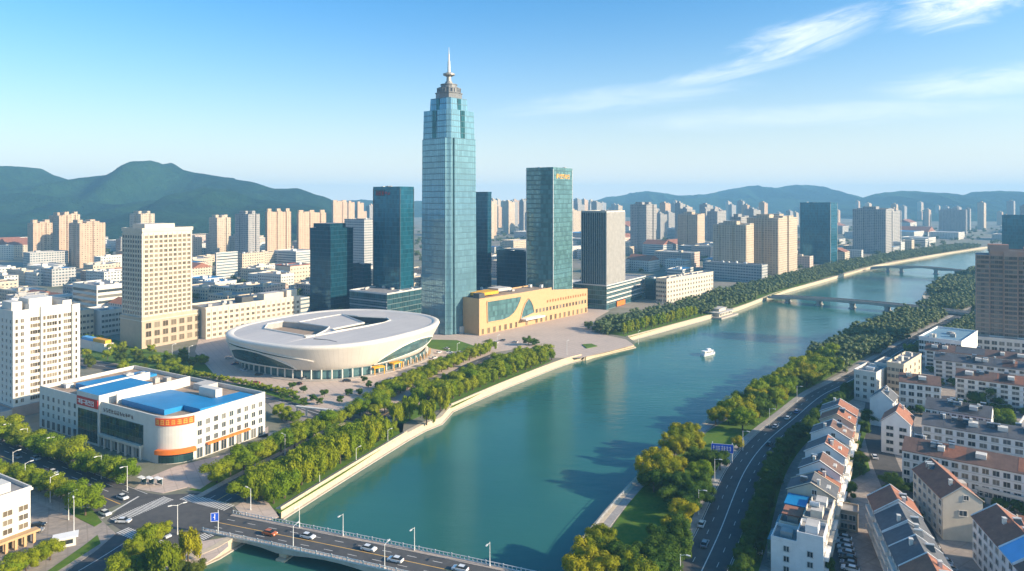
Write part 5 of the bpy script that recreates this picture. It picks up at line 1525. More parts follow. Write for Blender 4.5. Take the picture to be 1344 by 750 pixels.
# row of townhouses beside the riverside road (local x runs along the row)
RA = R(59.5); PA = G(1081, 768)
def rowp(s, t=0.0): return (PA[0] + s * math.cos(RA) - t * math.sin(RA), PA[1] + s * math.sin(RA) + t * math.cos(RA))
ROW = [  # length, height, rise, roof, wall, kind
    (9, 11.5, 0, 'flat', 'white'), (9, 12.0, 0, 'flat', 'white2'), (9, 11.0, 0, 'flat', 'bluetop'), (9.5, 12.0, 2.4, 'slate', 'cream'), (8, 10.2, 2.2, 'terra', 'white'), (9, 12.6, 2.6, 'brown', 'white'), (8, 9.8, 2.0, 'slate', 'white'),
    (10, 12.6, 2.8, 'terra', 'white'), (9, 10.2, 2.2, 'slate', 'cream'), (10, 13.0, 2.6, 'brown', 'white'), (9, 10.4, 2.4, 'terra', 'white'), (10, 12.8, 2.4, 'terra', 'cream'), (10, 13.4, 2.6, 'terra', 'white')]
ROWL = ['whitewashed flat-roofed townhouse at the near end of the row beside the shaded road', 'flat-roofed townhouse with a grey terrace, second in the row beside the shaded road', 'flat-roofed townhouse with a bright blue roof cover in the row beside the shaded road',
        'cream gabled townhouse with a slate roof next to the blue-covered terrace', 'lower terracotta townhouse between the cream gable and a brown gable', 'brown-roofed white gabled townhouse third of the pitched roofs in the row', 'low slate townhouse fourth of the pitched roofs in the row',
        'tall terracotta-roofed townhouse in the middle of the long row', 'cream slate-roofed townhouse behind the tall terracotta one', 'brown-roofed townhouse beyond the cream slate-roofed one', 'terracotta townhouse third from the far end of the row', 'cream terracotta townhouse next to last in the row', 'tallest terracotta townhouse closing the far end of the row']
RM = {'terra': mr_terra, 'slate': mr_slate, 'brown': mr_brown}
s = 0.0
for i, ((l, h, rise, rk, wk), lab) in enumerate(zip(ROW, ROWL)):
    wall = {'white': m_house, 'cream': m_cream, 'white2': m_ivory, 'bluetop': m_white}[wk]; P = rowp(s); Wd = 13.0 - (i % 3) * .5
    if rk == 'flat':
        b = Bld('townhouse', lab, 'townhouse', P, RA, l, Wd, h, 'townhouses in the row beside the shaded road'); note(P, RA, l, Wd, 2)
        m = MB(); m.box(0.05, l, 0, Wd * .5, 0, h, 0, 1, bottom=False); m.box(0.05, l, Wd * .5, Wd, 0, h - 2.8, 0, 1, bottom=False); m.build('wall', [wall, m_roofgrey], b.o)
        b.parapet(.06, l - .02, .01, Wd * .5, h + .004, .8, wall, .22); b.parapet(.06, l - .02, Wd * .5 + .02, Wd - .02, h - 2.79, .9, wall, .22)
        b.box('terrace_hut', l * .2, l * .7, Wd * .12, Wd * .36, h + .02, h + 2.3, wall, m_rooflight); b.box('roof_unit', l * .3, l * .6, Wd * .62, Wd * .85, h - 2.77, h - 1.2, m_grey)
        if wk == 'bluetop': b.box('roof_cover', l * .05, l * .95, Wd * .56, Wd * 1.05, h + .1, h + .4, m_blueroof); [b.box('post', x, x + .15, y, y + .15, h - 2.7, h + .09, m_pole) for x in (l * .1, l * .85) for y in (Wd * .6, Wd * .95)]
        if wk == 'white2': b.box('roof_cover', l * .1, l * .8, Wd * .55, Wd * .95, h - .3, h, mr_terra); m = MB(); m.tube((l * .5, Wd * .4, h + 2.9), (l * .5, Wd * .2, h + 2.9), .7, n=10); m.build('water_tank', m_metal, b.o)
        dz = (h - .6) / 4
        b.windows('R', [l * .25, l * .75], [.9 + dz * k for k in range(4)], 1.5, 1.4); b.windows('L', [Wd * .25, Wd * .7], [.9 + dz * k for k in range(3)], 1.3, 1.4)
        b.box('window_bay', l * .1, l * .9, Wd + .01, Wd + 1.1, 2.5, h - 3.5, mg_podium)
    else:
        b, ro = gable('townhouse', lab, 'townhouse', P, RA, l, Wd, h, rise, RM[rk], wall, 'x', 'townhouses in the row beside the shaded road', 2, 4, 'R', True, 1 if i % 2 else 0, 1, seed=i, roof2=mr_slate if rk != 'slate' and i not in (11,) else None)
        b.windows('B', [l * .3, l * .7], [.9 + (h - .6) / 4 * k for k in range(4)], 1.5, 1.4)
        if i % 2: 
            m = MB(); x = l * .5; m.box(x - 1.4, x + 1.4, Wd * .12, Wd * .3, h, h + rise * .62); m.build('dormer', m_white, ro)
    b.box('balcony', l * .1, l * .9, -1.1, -.02, h * .5, h * .5 + 1.0, wall); b.box('balcony', l * .1, l * .9, -1.1, -.02, h * .25, h * .25 + 1.0, wall)
    s += l + .12

# gabled block across the car park (five bays, ridge along the lane)
bA = R(72); bP0 = (101.5, 152.0)
def bp(s): return (bP0[0] + s * math.cos(bA), bP0[1] + s * math.sin(bA))
s = 0.0
for i, (l, h, rise, rf, lab) in enumerate([(11, 11.2, 3.0, mr_terra, 'terracotta-roofed nearest bay of the gabled block by the parked cars'), (11, 10.6, 2.8, mr_slate, 'slate-roofed bay just behind the nearest terracotta one by the parked cars'),
        (8, 10.4, 2.6, mr_slate, 'narrow slate-roofed bay in the middle of the gabled block'), (11, 10.6, 2.8, mr_slate, 'slate-roofed bay next to the far terracotta bay of the gabled block'), (11, 11.2, 3.0, mr_terra, 'terracotta-roofed farthest bay of the gabled block, facing the shrubs')]):
    b, ro = gable('row_house', lab, 'row house', bp(s), bA, l, 11.5, h, rise, rf, m_white, 'x', 'bays of the gabled block by the parked cars', 3, 4, 'R', True, 1, 1, seed=40 + i)
    b.windows('B', [l * .2, l * .5, l * .8], [.9 + (h - .6) / 4 * k for k in range(4)], 1.5, 1.5)
    for k in range(1, 4): b.box('balcony', l * .12, l * .88, 11.52, 12.5, h / 4 * k - .2, h / 4 * k + .8, m_white)
    s += l + .1
GW = 'gabled apartment houses right of the lane'
b, ro = gable('apartment_house', 'maroon-roofed apartment house with a plain cream gable facing the lane', 'apartment house', (137.0, 199.5), R(79), 23, 10.5, 12, 2.8, mr_terra, m_ivory, 'x', GW, 6, 4, 'R', True, 2, 1, seed=61)
b.windows('B', [23 * (i + .5) / 6 for i in range(6)], [.9 + 2.85 * k for k in range(4)], 1.8, 1.5)
m = MB(); m.box(8, 11, 0.8, 3.6, 12.2, 14.0); m.build('dormer', m_ivory, ro)
b, ro = gable('apartment_house', 'maroon-roofed apartment house behind the sky blue roof, at the right picture edge', 'apartment house', (121.8 + 11.5 * .966 + 24 * .259 * .28, 158 - 11.5 * .259 + 14 * .966 * .55 + 8), R(75), 18, 11.5, 12, 2.8, mr_terra, m_white, 'x', GW, 5, 4, 'R', False, 2, 1, seed=62)
b.windows('B', [18 * (i + .5) / 5 for i in range(5)], [.9 + 2.85 * k for k in range(4)], 1.8, 1.5)
P = b.P; q = lambda s, P=P: (P[0] + s * math.cos(R(75)), P[1] + s * math.sin(R(75)))
b, ro = gable('apartment_house', 'apartment house bay under the sky blue metal roof at the right edge', 'apartment house', q(-8.1), R(75), 8, 11.5, 12, 2.9, m_skyroof, m_white, 'x', GW, 2, 4, 'R', False, 0, 0, seed=63)
b.windows('B', [2, 6], [.9 + 2.85 * k for k in range(4)], 1.8, 1.5)
b, ro = gable('apartment_house', 'dark-roofed apartment house bay in front of the sky blue roof', 'apartment house', q(-27.2), R(75), 19, 11.5, 11.8, 2.7, mr_brown, m_white, 'x', GW, 5, 4, 'R', True, 1, 1, seed=64)
b.windows('B', [19 * (i + .5) / 5 for i in range(5)], [.9 + 2.8 * k for k in range(4)], 1.8, 1.5)

TERR = []
# long slabs facing the river: facade on the left face, lit gable on the right end
def terrace(lab, right_eave, left_px, ang, h, depth, roof, extra=0.0, ncol=12, rows=4, wall=None, solar=3, chim=2, seed=0, rise=2.2, name='apartment_row'):
    P = G(right_eave[0], right_eave[1], h); a = R(ang)
    LL = solve_len(P, a + math.pi / 2, left_px)
    d = (math.cos(a + math.pi / 2), math.sin(a + math.pi / 2))
    P = (P[0] - d[0] * extra, P[1] - d[1] * extra); LL += extra
    b, ro = gable(name, lab, 'apartment row', P, a, depth, LL, h, rise, roof, wall or m_white, 'y', 'long apartment rows on the right bank', ncol, rows, 'L', False, solar, chim, seed=seed, ww=LL / ncol * .62)
    b.windows('R', [depth * .3, depth * .7], [.9 + (h - .6) / rows * k for k in range(rows)], 1.2, 1.3)
    m = MB()
    for k in range(1, rows): m.box(-.28, -.01, .2, LL - .2, (h - .6) / rows * k + .25, (h - .6) / rows * k + .45)
    m.build('string_course', m_white, b.o)
    TERR.append((P, a, LL, lab))
    return b
terrace('long four-storey apartment row with brown roof directly behind the cream gable house', (1344, 622), 1184, 52, 12.2, 13, mr_brown, 14, 17, 4, seed=1, solar=11)
terrace('long apartment row with a slate roof, next behind the nearest long row', (1344, 578), 1210, 55, 12, 13, mr_slate, 22, 15, 4, seed=2, solar=11)
gable('end_house', 'orange-gabled end house at the left end of the slate-roofed row', 'house', (154.5, 266.0), R(55), 14, 10, 12.2, 3.2, mr_terra, m_white, 'x', None, 2, 4, 'R', False, 0, 1, seed=3)[0].windows('L', [2.5, 7.0], [.9, 3.8, 6.7, 9.4], 2.4, 1.4)
terrace('apartment row with a grey roof behind the orange-gabled end house', (1301, 549), 1214, 52, 12, 13, mr_slate, 0, 10, 4, seed=4, solar=8)
gable('end_house', 'small white grey-roofed house at the left end of the grey-roofed row', 'house', (166.0, 299.0), R(52), 12, 9, 11.6, 2.8, mr_slate, m_white, 'x', None, 2, 4, 'R', False, 1, 1, seed=5)
terrace('apartment row with a brown roof and a cream lit end wall, behind the grey-roofed row', (1235, 507), 1180, 60, 13.5, 12, mr_brown, 0, 5, 4, seed=6, solar=1)
terrace('long pale apartment row with a dark brown roof left of the brown tower podium', (1344, 507), 1254, 52, 13, 14, mr_brown, 25, 12, 5, seed=7, solar=11)
terrace('apartment row with a dark slate roof second before the brown tower podium', (1344, 486), 1226, 52, 12.5, 12, mr_slate, 25, 14, 5, seed=8, solar=9)
terrace('apartment row with a maroon roof in front of the brown tower podium', (1344, 474), 1214, 52, 12, 12, mr_brown, 25, 14, 5, seed=9, solar=8)
slab('white flat-roofed school-like block with a blue-tinted roof beside the brown tower podium', (1262, 484), 1206, 1283, 448, m_house, roof=m_dullblue, win_l=(8, 4, 2.4, 2.0, 1.6), plant=4, name='flat_block')
slab('tall white block at the left of the dark brown roofs, near the riverside road', (1150, 530), 1121, 1166, 489, m_white, win_l=(3, 4, 1.6, 1.6, 1.6), plant=3, name='white_block')
slab('cream stepped block lit by the sun behind the tall white block', (1186, 528), 1164, 1209, 478, m_cream, win=(4, 5, 1.6, 1.6, 1.6), win_l=(4, 5, 1.4, 1.6, 1.6), plant=4, name='cream_block')
slab('low white block with dark roof between the tall white block and the cream stepped block', (1168, 520), 1148, 1180, 478, m_white, win_l=(4, 5, 1.6, 1.6, 1.6), plant=2, name='white_block')
gable('cottage', 'red-roofed low house at the right edge below the long apartment rows', 'house', (165.5, 184.0), R(70), 8, 24, 6.5, 2.4, mr_terra, m_cream, 'y', None, 6, 2, 'L', False, 0, 1, seed=12)
slab('low white wall-like building behind the cream gable house', (1352, 676), 1280, 1400, 655, m_white, win_l=(6, 1, 2.6, 1.6, 2.2), plant=0, name='low_building', cat='low building')
sh = Bld('small_house', 'small brown two-storey house at the end of the car park', 'house', G(1126, 700), R(62), 6, 7.5, 6.2); note(sh.P, sh.ang, 6, 7.5)
m = MB(); m.box(0, 6, 0, 7.5, 0, 5.7, 0, 1, False); m.build('wall', [m_beige, m_roofgrey], sh.o); sh.parapet(-.1, 6.1, -.1, 7.6, 5.705, .5, m_beige, .2); sh.windows('L', [1.5, 3.75, 6], [.8, 3.4], 1.7, 1.5); sh.box('canopy', -1.4, -.01, .5, 7, 2.7, 2.9, m_conc)
gable('small_house', 'red-roofed little house among trees at the right edge, mid housing', 'house', (186, 262), R(52), 9, 18, 7, 2.2, mr_red, m_cream, 'y', None, 4, 2, 'L', False, 0, 0, seed=14)

# ------------------------------------------------------------------ filler town: each block its own object
rgf = random.Random(11)
def inside_poly(x, y, P):
    c = False; n = len(P)
    for i in range(n):
        x0, y0 = P[i]; x1, y1 = P[(i + 1) % n]
        if (y0 > y) != (y1 > y) and x < (x1 - x0) * (y - y0) / (y1 - y0) + x0: c = not c
    return c
RIVER = LB + RB[::-1]
def near_line(x, y, P, d):
    for (x0, y0), (x1, y1) in zip(P, P[1:]):
        dx, dy_ = x1 - x0, y1 - y0; L2 = dx * dx + dy_ * dy_
        t = max(0, min(1, ((x - x0) * dx + (y - y0) * dy_) / L2)) if L2 else 0
        if math.hypot(x - x0 - t * dx, y - y0 - t * dy_) < d: return True
    return False
def free(x, y, r, bank=30):
    if inside_poly(x, y, RIVER) or near_line(x, y, LB[8:], bank + r) or near_line(x, y, RB, 40 + r): return False
    for fx, fy, fr in FOOT:
        if (fx - x) ** 2 + (fy - y) ** 2 < (fr * .8 + r) ** 2: return False
    return True
FCOL = ['white', 'cream', 'white banded', 'grey', 'pinkish']
ROOFS = [(m_rooflight, 'pale flat roof'), (m_roofgrey, 'grey flat roof'), (m_rooftan, 'tan flat roof'), (m_rooflight, 'pale flat roof'), (mr_terra, 'red roof'), (m_blueroof, 'blue roof'), (m_rooflight, 'pale flat roof')]
def region(px):
    return ('left of the hotel tower' if px < 165 else 'between hotel and teal office block' if px < 420 else 'behind the cluster of glass towers' if px < 780 else
            'between ribbed tower and riverside slabs' if px < 960 else 'beyond the riverside slabs' if px < 1290 else 'behind the brown apartment tower')
def filler(x, y, w, d, h, ci, ri, ang):
    px = pxl(x, y)[0]
    mt, rt = ROOFS[ri]
    dist = 'near' if y < 800 else 'mid-distance' if y < 1250 else 'far'
    lab = f'{dist} low {FCOL[ci]} block with {rt} {region(px)}'
    c, s_ = math.cos(ang), math.sin(ang)
    b = Bld('low_block', lab, 'building', (x - (w * c - d * s_) / 2, y - (w * s_ + d * c) / 2), ang, w, d, h, f'low {FCOL[ci]} blocks {region(px)}')
    m = MB()
    m.box(0, w, 0, d, 0, h, 0, 1, bottom=False)
    if ri != 4 and w > 14:
        m.box(0, w, 0, .4, h, h + .9, 2, 2, False); m.box(0, w, d - .4, d, h, h + .9, 2, 2, False); m.box(0, .4, .4, d - .4, h, h + .9, 2, 2, False); m.box(w - .4, w, .4, d - .4, h, h + .9, 2, 2, False)
    m.build('wall', [mw_low[ci], mt, [m_white, m_cream, m_white, m_grey, m_cream][ci]], b.o)
    if ri == 4:
        g = MB(); z = h + .02; r_ = min(w, d) * .22
        if w > d: g.face([(0, 0, z), (w, 0, z), (w, d / 2, z + r_), (0, d / 2, z + r_)]); g.face([(w, d, z), (0, d, z), (0, d / 2, z + r_), (w, d / 2, z + r_)]); g.face([(w, 0, z), (w, d, z), (w, d / 2, z + r_)]); g.face([(0, d, z), (0, 0, z), (0, d / 2, z + r_)])
        else: g.face([(0, d, z), (0, 0, z), (w / 2, 0, z + r_), (w / 2, d, z + r_)]); g.face([(w, 0, z), (w, d, z), (w / 2, d, z + r_), (w / 2, 0, z + r_)]); g.face([(0, 0, z), (w, 0, z), (w / 2, 0, z + r_)]); g.face([(w, d, z), (0, d, z), (w / 2, d, z + r_)])
        g.build('roof', mt, b.o)
    elif y < 1100:
        b.box('stair_house', w * .2, w * .2 + min(6, w * .3), d * .3, d * .3 + min(5, d * .4), h + .01, h + 3.0, [m_white, m_cream, m_white, m_grey, m_cream][ci], m_rooflight)
        if y < 900: b.roof_plant(1, w - 1, 1, d - 1, h, 2, seed=int(abs(x)))
nfill = 0
GA = R(57)
def fill_band(y0, y1, k0, k1, n, wr, hr, tries=6, sep=0.62):
    """n blocks in the ground band y0..y1, between view directions k0..k1 (x/y)"""
    global nfill
    for _ in range(n):
        for _t in range(tries):
            y = math.sqrt(rgf.uniform(y0 * y0, y1 * y1)); x = rgf.uniform(k0, k1) * y
            w, d = rgf.uniform(*wr), rgf.uniform(*wr) * .6
            if rgf.random() < .5: w, d = d, w
            h = rgf.uniform(*hr); r = math.hypot(w, d) / 2
            if not free(x, y, r * .75): continue
            a = GA + rgf.uniform(-.06, .06) - 0.22 * max(0, min(1, (y - 700) / 900)) * (1 if x > 0 else .2)
            FOOT.append((x, y, r * sep / .8))
            filler(x, y, w, d, h, rgf.choice([0, 0, 1, 1, 2, 3, 4]), rgf.randrange(len(ROOFS)), a); nfill += 1
            break
FOOT.append((-262, 460, 55)); FOOT.append((-235, 440, 50)); FOOT.append((-165, 330, 30)); FOOT.append((-95, 350, 60)); FOOT.append((0, 480, 55)); FOOT.append((60, 540, 40)); FOOT.append((-190, 420, 60)); FOOT.append((-160, 370, 60))
fill_band(430, 620, -.80, -.50, 14, (22, 44), (9, 18))
fill_band(560, 900, -.80, -.26, 46, (22, 50), (9, 20))
fill_band(640, 950, -.26, .30, 22, (24, 52), (9, 20))
fill_band(900, 1400, -.80, -.20, 40, (26, 64), (10, 24))
fill_band(900, 1500, -.05, .42, 46, (26, 60), (9, 24))
fill_band(900, 1500, .40, .62, 18, (26, 60), (8, 18))
fill_band(1300, 2300, -.1, .75, 42, (40, 110), (10, 26))
fill_band(1200, 1500, -.78, -.2, 14, (40, 110), (10, 24))

# far skyline of hazy high-rises
def skyline(x, y, w, d, h, mi, ang):
    px = pxl(x, y)[0]
    b = Bld('skyline_tower', f'hazy distant {["peach", "cream", "buff", "grey"][mi]} high-rise on the skyline {region(px)}', 'high-rise', (x, y), ang, w, d, h, f'hazy {["peach", "cream", "buff", "grey"][mi]} skyline high-rises {region(px)}')
    m = MB(); m.box(0, w * .48, 0, d, 0, h, 0, 1, False); m.box(w * .52, w, 1.5, d - 1, 0, h - 3, 0, 1, False); m.box(w * .48, w * .52, 2.5, d - 2, 0, h - 4, 0, 1, False)
    m.box(w * .12, w * .36, d * .3, d * .7, h, h + 3.5, 0, 1, False)
    o = m.build('wall', [mw_apt[mi], m_rooflight], b.o)
def sky_band(y0, y1, k0, k1, n, hr):
    for _ in range(n):
        for _t in range(8):
            y = rgf.uniform(y0, y1); x = rgf.uniform(k0, k1) * y; w, d = rgf.uniform(20, 38), rgf.uniform(14, 22)
            if not free(x, y, w * .6, 60): continue
            FOOT.append((x, y, w * .7)); skyline(x, y, w, d, rgf.uniform(*hr), rgf.choice([1, 3, 3, 0]), GA - .25 * (1 if x > 0 else 0) + rgf.uniform(-.1, .1)); break
sky_band(1700, 3000, -.23, -.16, 6, (70, 100))
sky_band(1700, 3600, -.05, .14, 46, (70, 104))
sky_band(1500, 3600, .12, .34, 44, (50, 98))
sky_band(1700, 3600, .34, .76, 42, (45, 96))
sky_band(1000, 1400, -.74, -.28, 8, (30, 50))
# ------------------------------------------------------------------ trees
def leaf_quads(m, c, rx, rz, n, size, rg, droop=0.0, mi=0, squash=1.0):
    for _ in range(n):
        u = rg.uniform(-1, 1); t = rg.uniform(0, 2 * math.pi); q = math.sqrt(1 - u * u)
        d = Vector((q * math.cos(t), q * math.sin(t), u)); k = rg.uniform(0.72, 1.04)
        p = Vector((c[0] + d.x * rx * k, c[1] + d.y * rx * k, c[2] + d.z * rz * k))
        nrm = (d + Vector((rg.uniform(-.55, .55), rg.uniform(-.55, .55), rg.uniform(-.35, .6)))).normalized()
        a = nrm.orthogonal().normalized(); b = nrm.cross(a); r = rg.uniform(0, 6.28); a, b = a * math.cos(r) + b * math.sin(r), b * math.cos(r) - a * math.sin(r)
        s = size * rg.uniform(.6, 1.25)
        if droop: a = Vector((a.x * .5, a.y * .5, -1.0)).normalized() * (1 + droop); b = nrm.cross(a).normalized()
        m.face([p - a * s - b * s * .6, p + b * s * .35 - a * s * .2 + a * s * .1, p + a * s, p - b * s * .75 + a * s * .25], mi)
def blob(m, c, rx, rz, rg, mi=0, n=7, k=4):
    pts = []
    for j in range(k + 1):
        v = -math.pi / 2 + math.pi * j / k
        pts.append([(c[0] + rx * math.cos(v) * math.cos(2 * math.pi * i / n) * rg.uniform(.85, 1.1), c[1] + rx * math.cos(v) * math.sin(2 * math.pi * i / n) * rg.uniform(.85, 1.1), c[2] + rz * math.sin(v)) for i in range(n)])
    for j in range(k):
        for i in range(n):
            m.face([pts[j][i], pts[j][(i + 1) % n], pts[j + 1][(i + 1) % n], pts[j + 1][i]], mi)
def crown(kind, seed, m=None, mi=0, dens=1.0):
    """crown of a tree one unit high"""
    rg = random.Random(seed); m = m or MB(); L = []
    if kind == 'round':
        L.append(((0, 0, .58), .29, .34))
        for i in range(12):
            t = 2 * math.pi * i / 6 + rg.uniform(-.4, .4); z = rg.uniform(.30, .80); r = .32 * math.sqrt(max(.1, 1 - ((z - .6) / .42) ** 2)) * rg.uniform(.75, 1.1)
            L.append(((r * math.cos(t), r * math.sin(t), z), rg.uniform(.13, .20), rg.uniform(.12, .19)))
    elif kind == 'dome':
        L.append(((0, 0, .56), .36, .30))
        for i in range(13):
            t = 2 * math.pi * i / 8 + rg.uniform(-.3, .3); z = rg.uniform(.26, .82); r = .44 * math.sqrt(max(.08, 1 - ((z - .52) / .42) ** 2)) * rg.uniform(.7, 1.05)
            L.append(((r * math.cos(t), r * math.sin(t), z), rg.uniform(.14, .22), rg.uniform(.12, .18)))
    elif kind == 'column':
        for i in range(5): L.append(((rg.uniform(-.03, .03), rg.uniform(-.03, .03), .28 + .14 * i), (.17, .20, .20, .17, .12)[i], .15))
        for i in range(8):
            t = rg.uniform(0, 6.28); z = rg.uniform(.25, .8); r = .15
            L.append(((r * math.cos(t), r * math.sin(t), z), .10, .16))
    elif kind == 'willow':
        L.append(((0, 0, .62), .26, .28))
        for i in range(12):
            t = 2 * math.pi * i / 8 + rg.uniform(-.3, .3); z = rg.uniform(.3, .74); r = rg.uniform(.18, .30)
            L.append(((r * math.cos(t), r * math.sin(t), z), rg.uniform(.10, .15), rg.uniform(.20, .30)))
    for c, rx, rz in L:
        blob(m, c, rx * .66, rz * .66, rg, mi)
        leaf_quads(m, c, rx, rz, int(210 * (rx / .15) ** 1.6 * dens), .027, rg, 0.5 if kind == 'willow' else 0.0, mi)
    return m
def trunk(seed, m=None, mi=0, kind='round'):
    rg = random.Random(seed); m = m or MB()
    m.tube((0, 0, -.02), (rg.uniform(-.01, .01), 0, .38), .030, .020, 7, mi)
    for i in range(4):
        t = 2 * math.pi * i / 4 + rg.uniform(-.4, .4); r = .06 if kind == 'column' else .17
        m.tube((0, 0, .30), (r * math.cos(t), r * math.sin(t), rg.uniform(.5, .66)), .014, .006, 5, mi)
    return m
LEAF = {'street': ml_street, 'willow': ml_willow, 'warmlit': ml_warmlit, 'dark': ml_dark, 'shrub': ml_shrub}
TM = {}
def tree_meshes(kind, leaf, var):
    k = (kind, leaf, var)
    if k not in TM:
        TM[k] = (crown(kind, hash(kind) % 97 if False else {'round': 3, 'dome': 23, 'column': 41, 'willow': 67}[kind] + var).mesh('crown', [LEAF[leaf]]), trunk(var + 5, kind=kind).mesh('trunk', [m_bark]))
    return TM[k]
def far_mesh(kind, leaf, var):
    k = (kind, leaf, var, 'far')
    if k not in TM:
        m = crown(kind, {'round': 3, 'dome': 23, 'column': 41, 'willow': 67}[kind] + var, None, 0, .45); trunk(var, m, 1, kind)
        TM[k] = m.mesh('tree', [LEAF[leaf], m_bark])
    return TM[k]
rgt = random.Random(99)
NT_ = 0
FARLIST = []
CAP = 540
def tree(x, y, h, kind, leaf, label, group, w=1.0, name=None, z=0.0):
    global NT_
    if NT_ >= CAP or group in ('dark wood beyond the plaza', 'wood towards the middle bridge', 'second row above the long embankment' if False else ''): FARLIST.append((x, y, h, kind)); return
    NT_ += 1
    name = name or ('willow_tree' if kind == 'willow' else 'poplar_tree' if kind == 'column' else 'broadleaf_tree')
    var = rgt.randrange(5); sc = (h * w * rgt.uniform(.82, 1.18), h * w * rgt.uniform(.82, 1.18), h)
    rot = rgt.uniform(0, 6.28)
    if y < 420:
        cm, tm = tree_meshes(kind, leaf, var)
        o = thing(name, label, 'tree', (x, y, z), rot, group); o.scale = sc
        link('crown', cm, o); link('trunk', tm, o)
    else:
        o = link(name, far_mesh(kind, leaf, var), None); o.location = (x, y, z); o.rotation_euler = (0, 0, rot); o.scale = sc; tag(o, label, 'tree', group)
def T(px, py, h, k=.58): return G(px, py, h * k)
def tree_row(P, spacing, h, kind, leaf, fmt, group, jit=.6, w=1.0, hv=.12, start=0.0):
    Q = resample(P, spacing)
    for i, q in enumerate(Q):
        hh = h * rgt.uniform(1 - hv, 1 + hv)
        lab = fmt.format(ORD[i]) if '{' in fmt and i < len(ORD) else fmt.replace('{} ', '')
        tree(q[0] + rgt.uniform(-jit, jit), q[1] + rgt.uniform(-jit, jit), hh, kind, leaf, lab, group, w)
def scatter(poly, n, mind, hr, picks, label, group, holes=(), w=1.0, seed=0):
    P = [G(*p) for p in poly]; Hs = [[G(*p) for p in h] for h in holes]; rg = random.Random(seed); pts = []
    x0, x1, y0, y1 = min(p[0] for p in P), max(p[0] for p in P), min(p[1] for p in P), max(p[1] for p in P)
    t = 0
    while len(pts) < n and t < n * 60:
        t += 1; x, y = rg.uniform(x0, x1), rg.uniform(y0, y1)
        if not inside_poly(x, y, P) or any(inside_poly(x, y, h) for h in Hs) or inside_poly(x, y, RIVER): continue
        if any((x - a) ** 2 + (y - b) ** 2 < mind * mind for a, b in pts): continue
        pts.append((x, y)); k, l = rg.choice(picks)
        tree(x, y, rg.uniform(*hr), k, l, label.get((k, l), label.get('*')) if isinstance(label, dict) else label, group, w)
    return pts

def pline(pts, h): return [T(px, py, h) for px, py in pts]
# avenue rows (north kerb, median)
tree_row(pline([(-12, 556), (60, 581), (120, 602), (168, 616)][::-1], 9.5), 6.3, 10.0, 'round', 'street', '{} tree from the crossroads in the row between the avenue and the blue-roofed building', 'street trees along the far kerb of the avenue', .5, 1.25, .15)
tree_row(pline([(66, 632), (0, 612), (-20, 605)], 8), 6.0, 8.0, 'round', 'street', '{} tree away from the crossing in the low row behind the white corner block', 'trees in the avenue median', .5, 1.15)
for px, py, h, lab in ((92, 641, 9, 'round tree in the avenue median, middle one of the three by the crossing'), (112, 652, 10.5, 'large round tree at the crossing end of the avenue median'), (80, 636, 8, 'smaller round tree behind the two big ones at the end of the avenue median')):
    tree(*T(px, py, h), h, 'dome', 'street', lab, None)
# side street beside the civic building
tree_row(pline([(284, 616), (318, 601), (348, 586), (381, 573), (424, 556)], 8.5), 6.4, 8.8, 'round', 'street', '{} tree from the corner in the row before the blue-roofed building right wing', 'street trees beside the civic building', .5, 1.25, .15)
tree_row(pline([(395, 563), (430, 551)], 8), 6.4, 8.6, 'round', 'street', '{} tree in the short second row at the far end of the side street', 'street trees at the far end of the side street', 1.0, 1.05)
# willows along the first embankment
bank1 = curve(LB[4:7], 8)
tree_row(offset_line(bank1, 5.5)[1:-1], 5.2, 9.5, 'willow', 'willow', 'drooping willow in the front row above the sunlit embankment near the bridge', 'willows on the first embankment', .8, 1.2, .22)
tree_row(offset_line(bank1, 10.5)[1:-2], 5.6, 10, 'willow', 'willow', 'drooping willow in the middle row above the sunlit embankment near the bridge', 'willows on the first embankment', .9, 1.15, .2)
tree_row(offset_line(bank1, 15.5)[0:-2], 6.2, 9, 'round', 'street', 'round green tree between the side street and the willows by the near bridge', 'trees between the side street and the willows', .8, 1.2, .2)
for px, py, h, k, l, lab in ((538, 532, 12, 'willow', 'willow', 'tallest willow leaning over the gap between the two embankment walls'), (560, 537, 12, 'willow', 'willow', 'willow at the water just left of the long embankment wall'), (520, 540, 11, 'willow', 'willow', 'willow beside the end of the first embankment wall'),
        (548, 518, 11, 'willow', 'willow', 'willow second from the water at the gap between the walls'), (578, 520, 12, 'willow', 'willow', 'big bushy willow at the near end of the long embankment wall'), (516, 560, 6, 'round', 'street', 'small round tree at the end of the first embankment wall'),
        (505, 528, 9, 'dome', 'street', 'broad dark tree by the side street behind the gap willows'), (493, 538, 8, 'round', 'street', 'round tree at the bend of the side street')):
    tree(*T(px, py, h), h, k, l, lab, None)
bank2 = curve(LB[9:12], 8)
tree_row(offset_line(bank2, 6)[1:], 6.2, 9.0, 'column', 'willow', 'narrow green tree in the front row above the long embankment wall', 'narrow trees above the long embankment', .7, 1.55, .2)
tree_row(offset_line(bank2, 12)[1:], 7.0, 9.5, 'round', 'street', 'round green tree in the second row above the long embankment wall', 'second row above the long embankment', 1.0, 1.3, .2)
tree_row(offset_line(bank2, 19), 8.0, 9.0, 'dome', 'street', 'broad green tree in the third row of the belt between arena and river', 'third row of the belt by the arena', 1.2, 1.05, .2)
tree_row(offset_line(side_c[19:], 9.5), 6.5, 8.5, 'round', 'street', '{} tree from the bend in the row along the arena forecourt', 'trees along the arena forecourt', .6, 1.25, .2)
tree_row(pline([(498, 514), (545, 489), (600, 468), (650, 452)], 7), 7.5, 7.5, 'dome', 'street', 'round tree in the dark row edging the arena car park', 'trees edging the arena car park', .8, 1.05, .2)
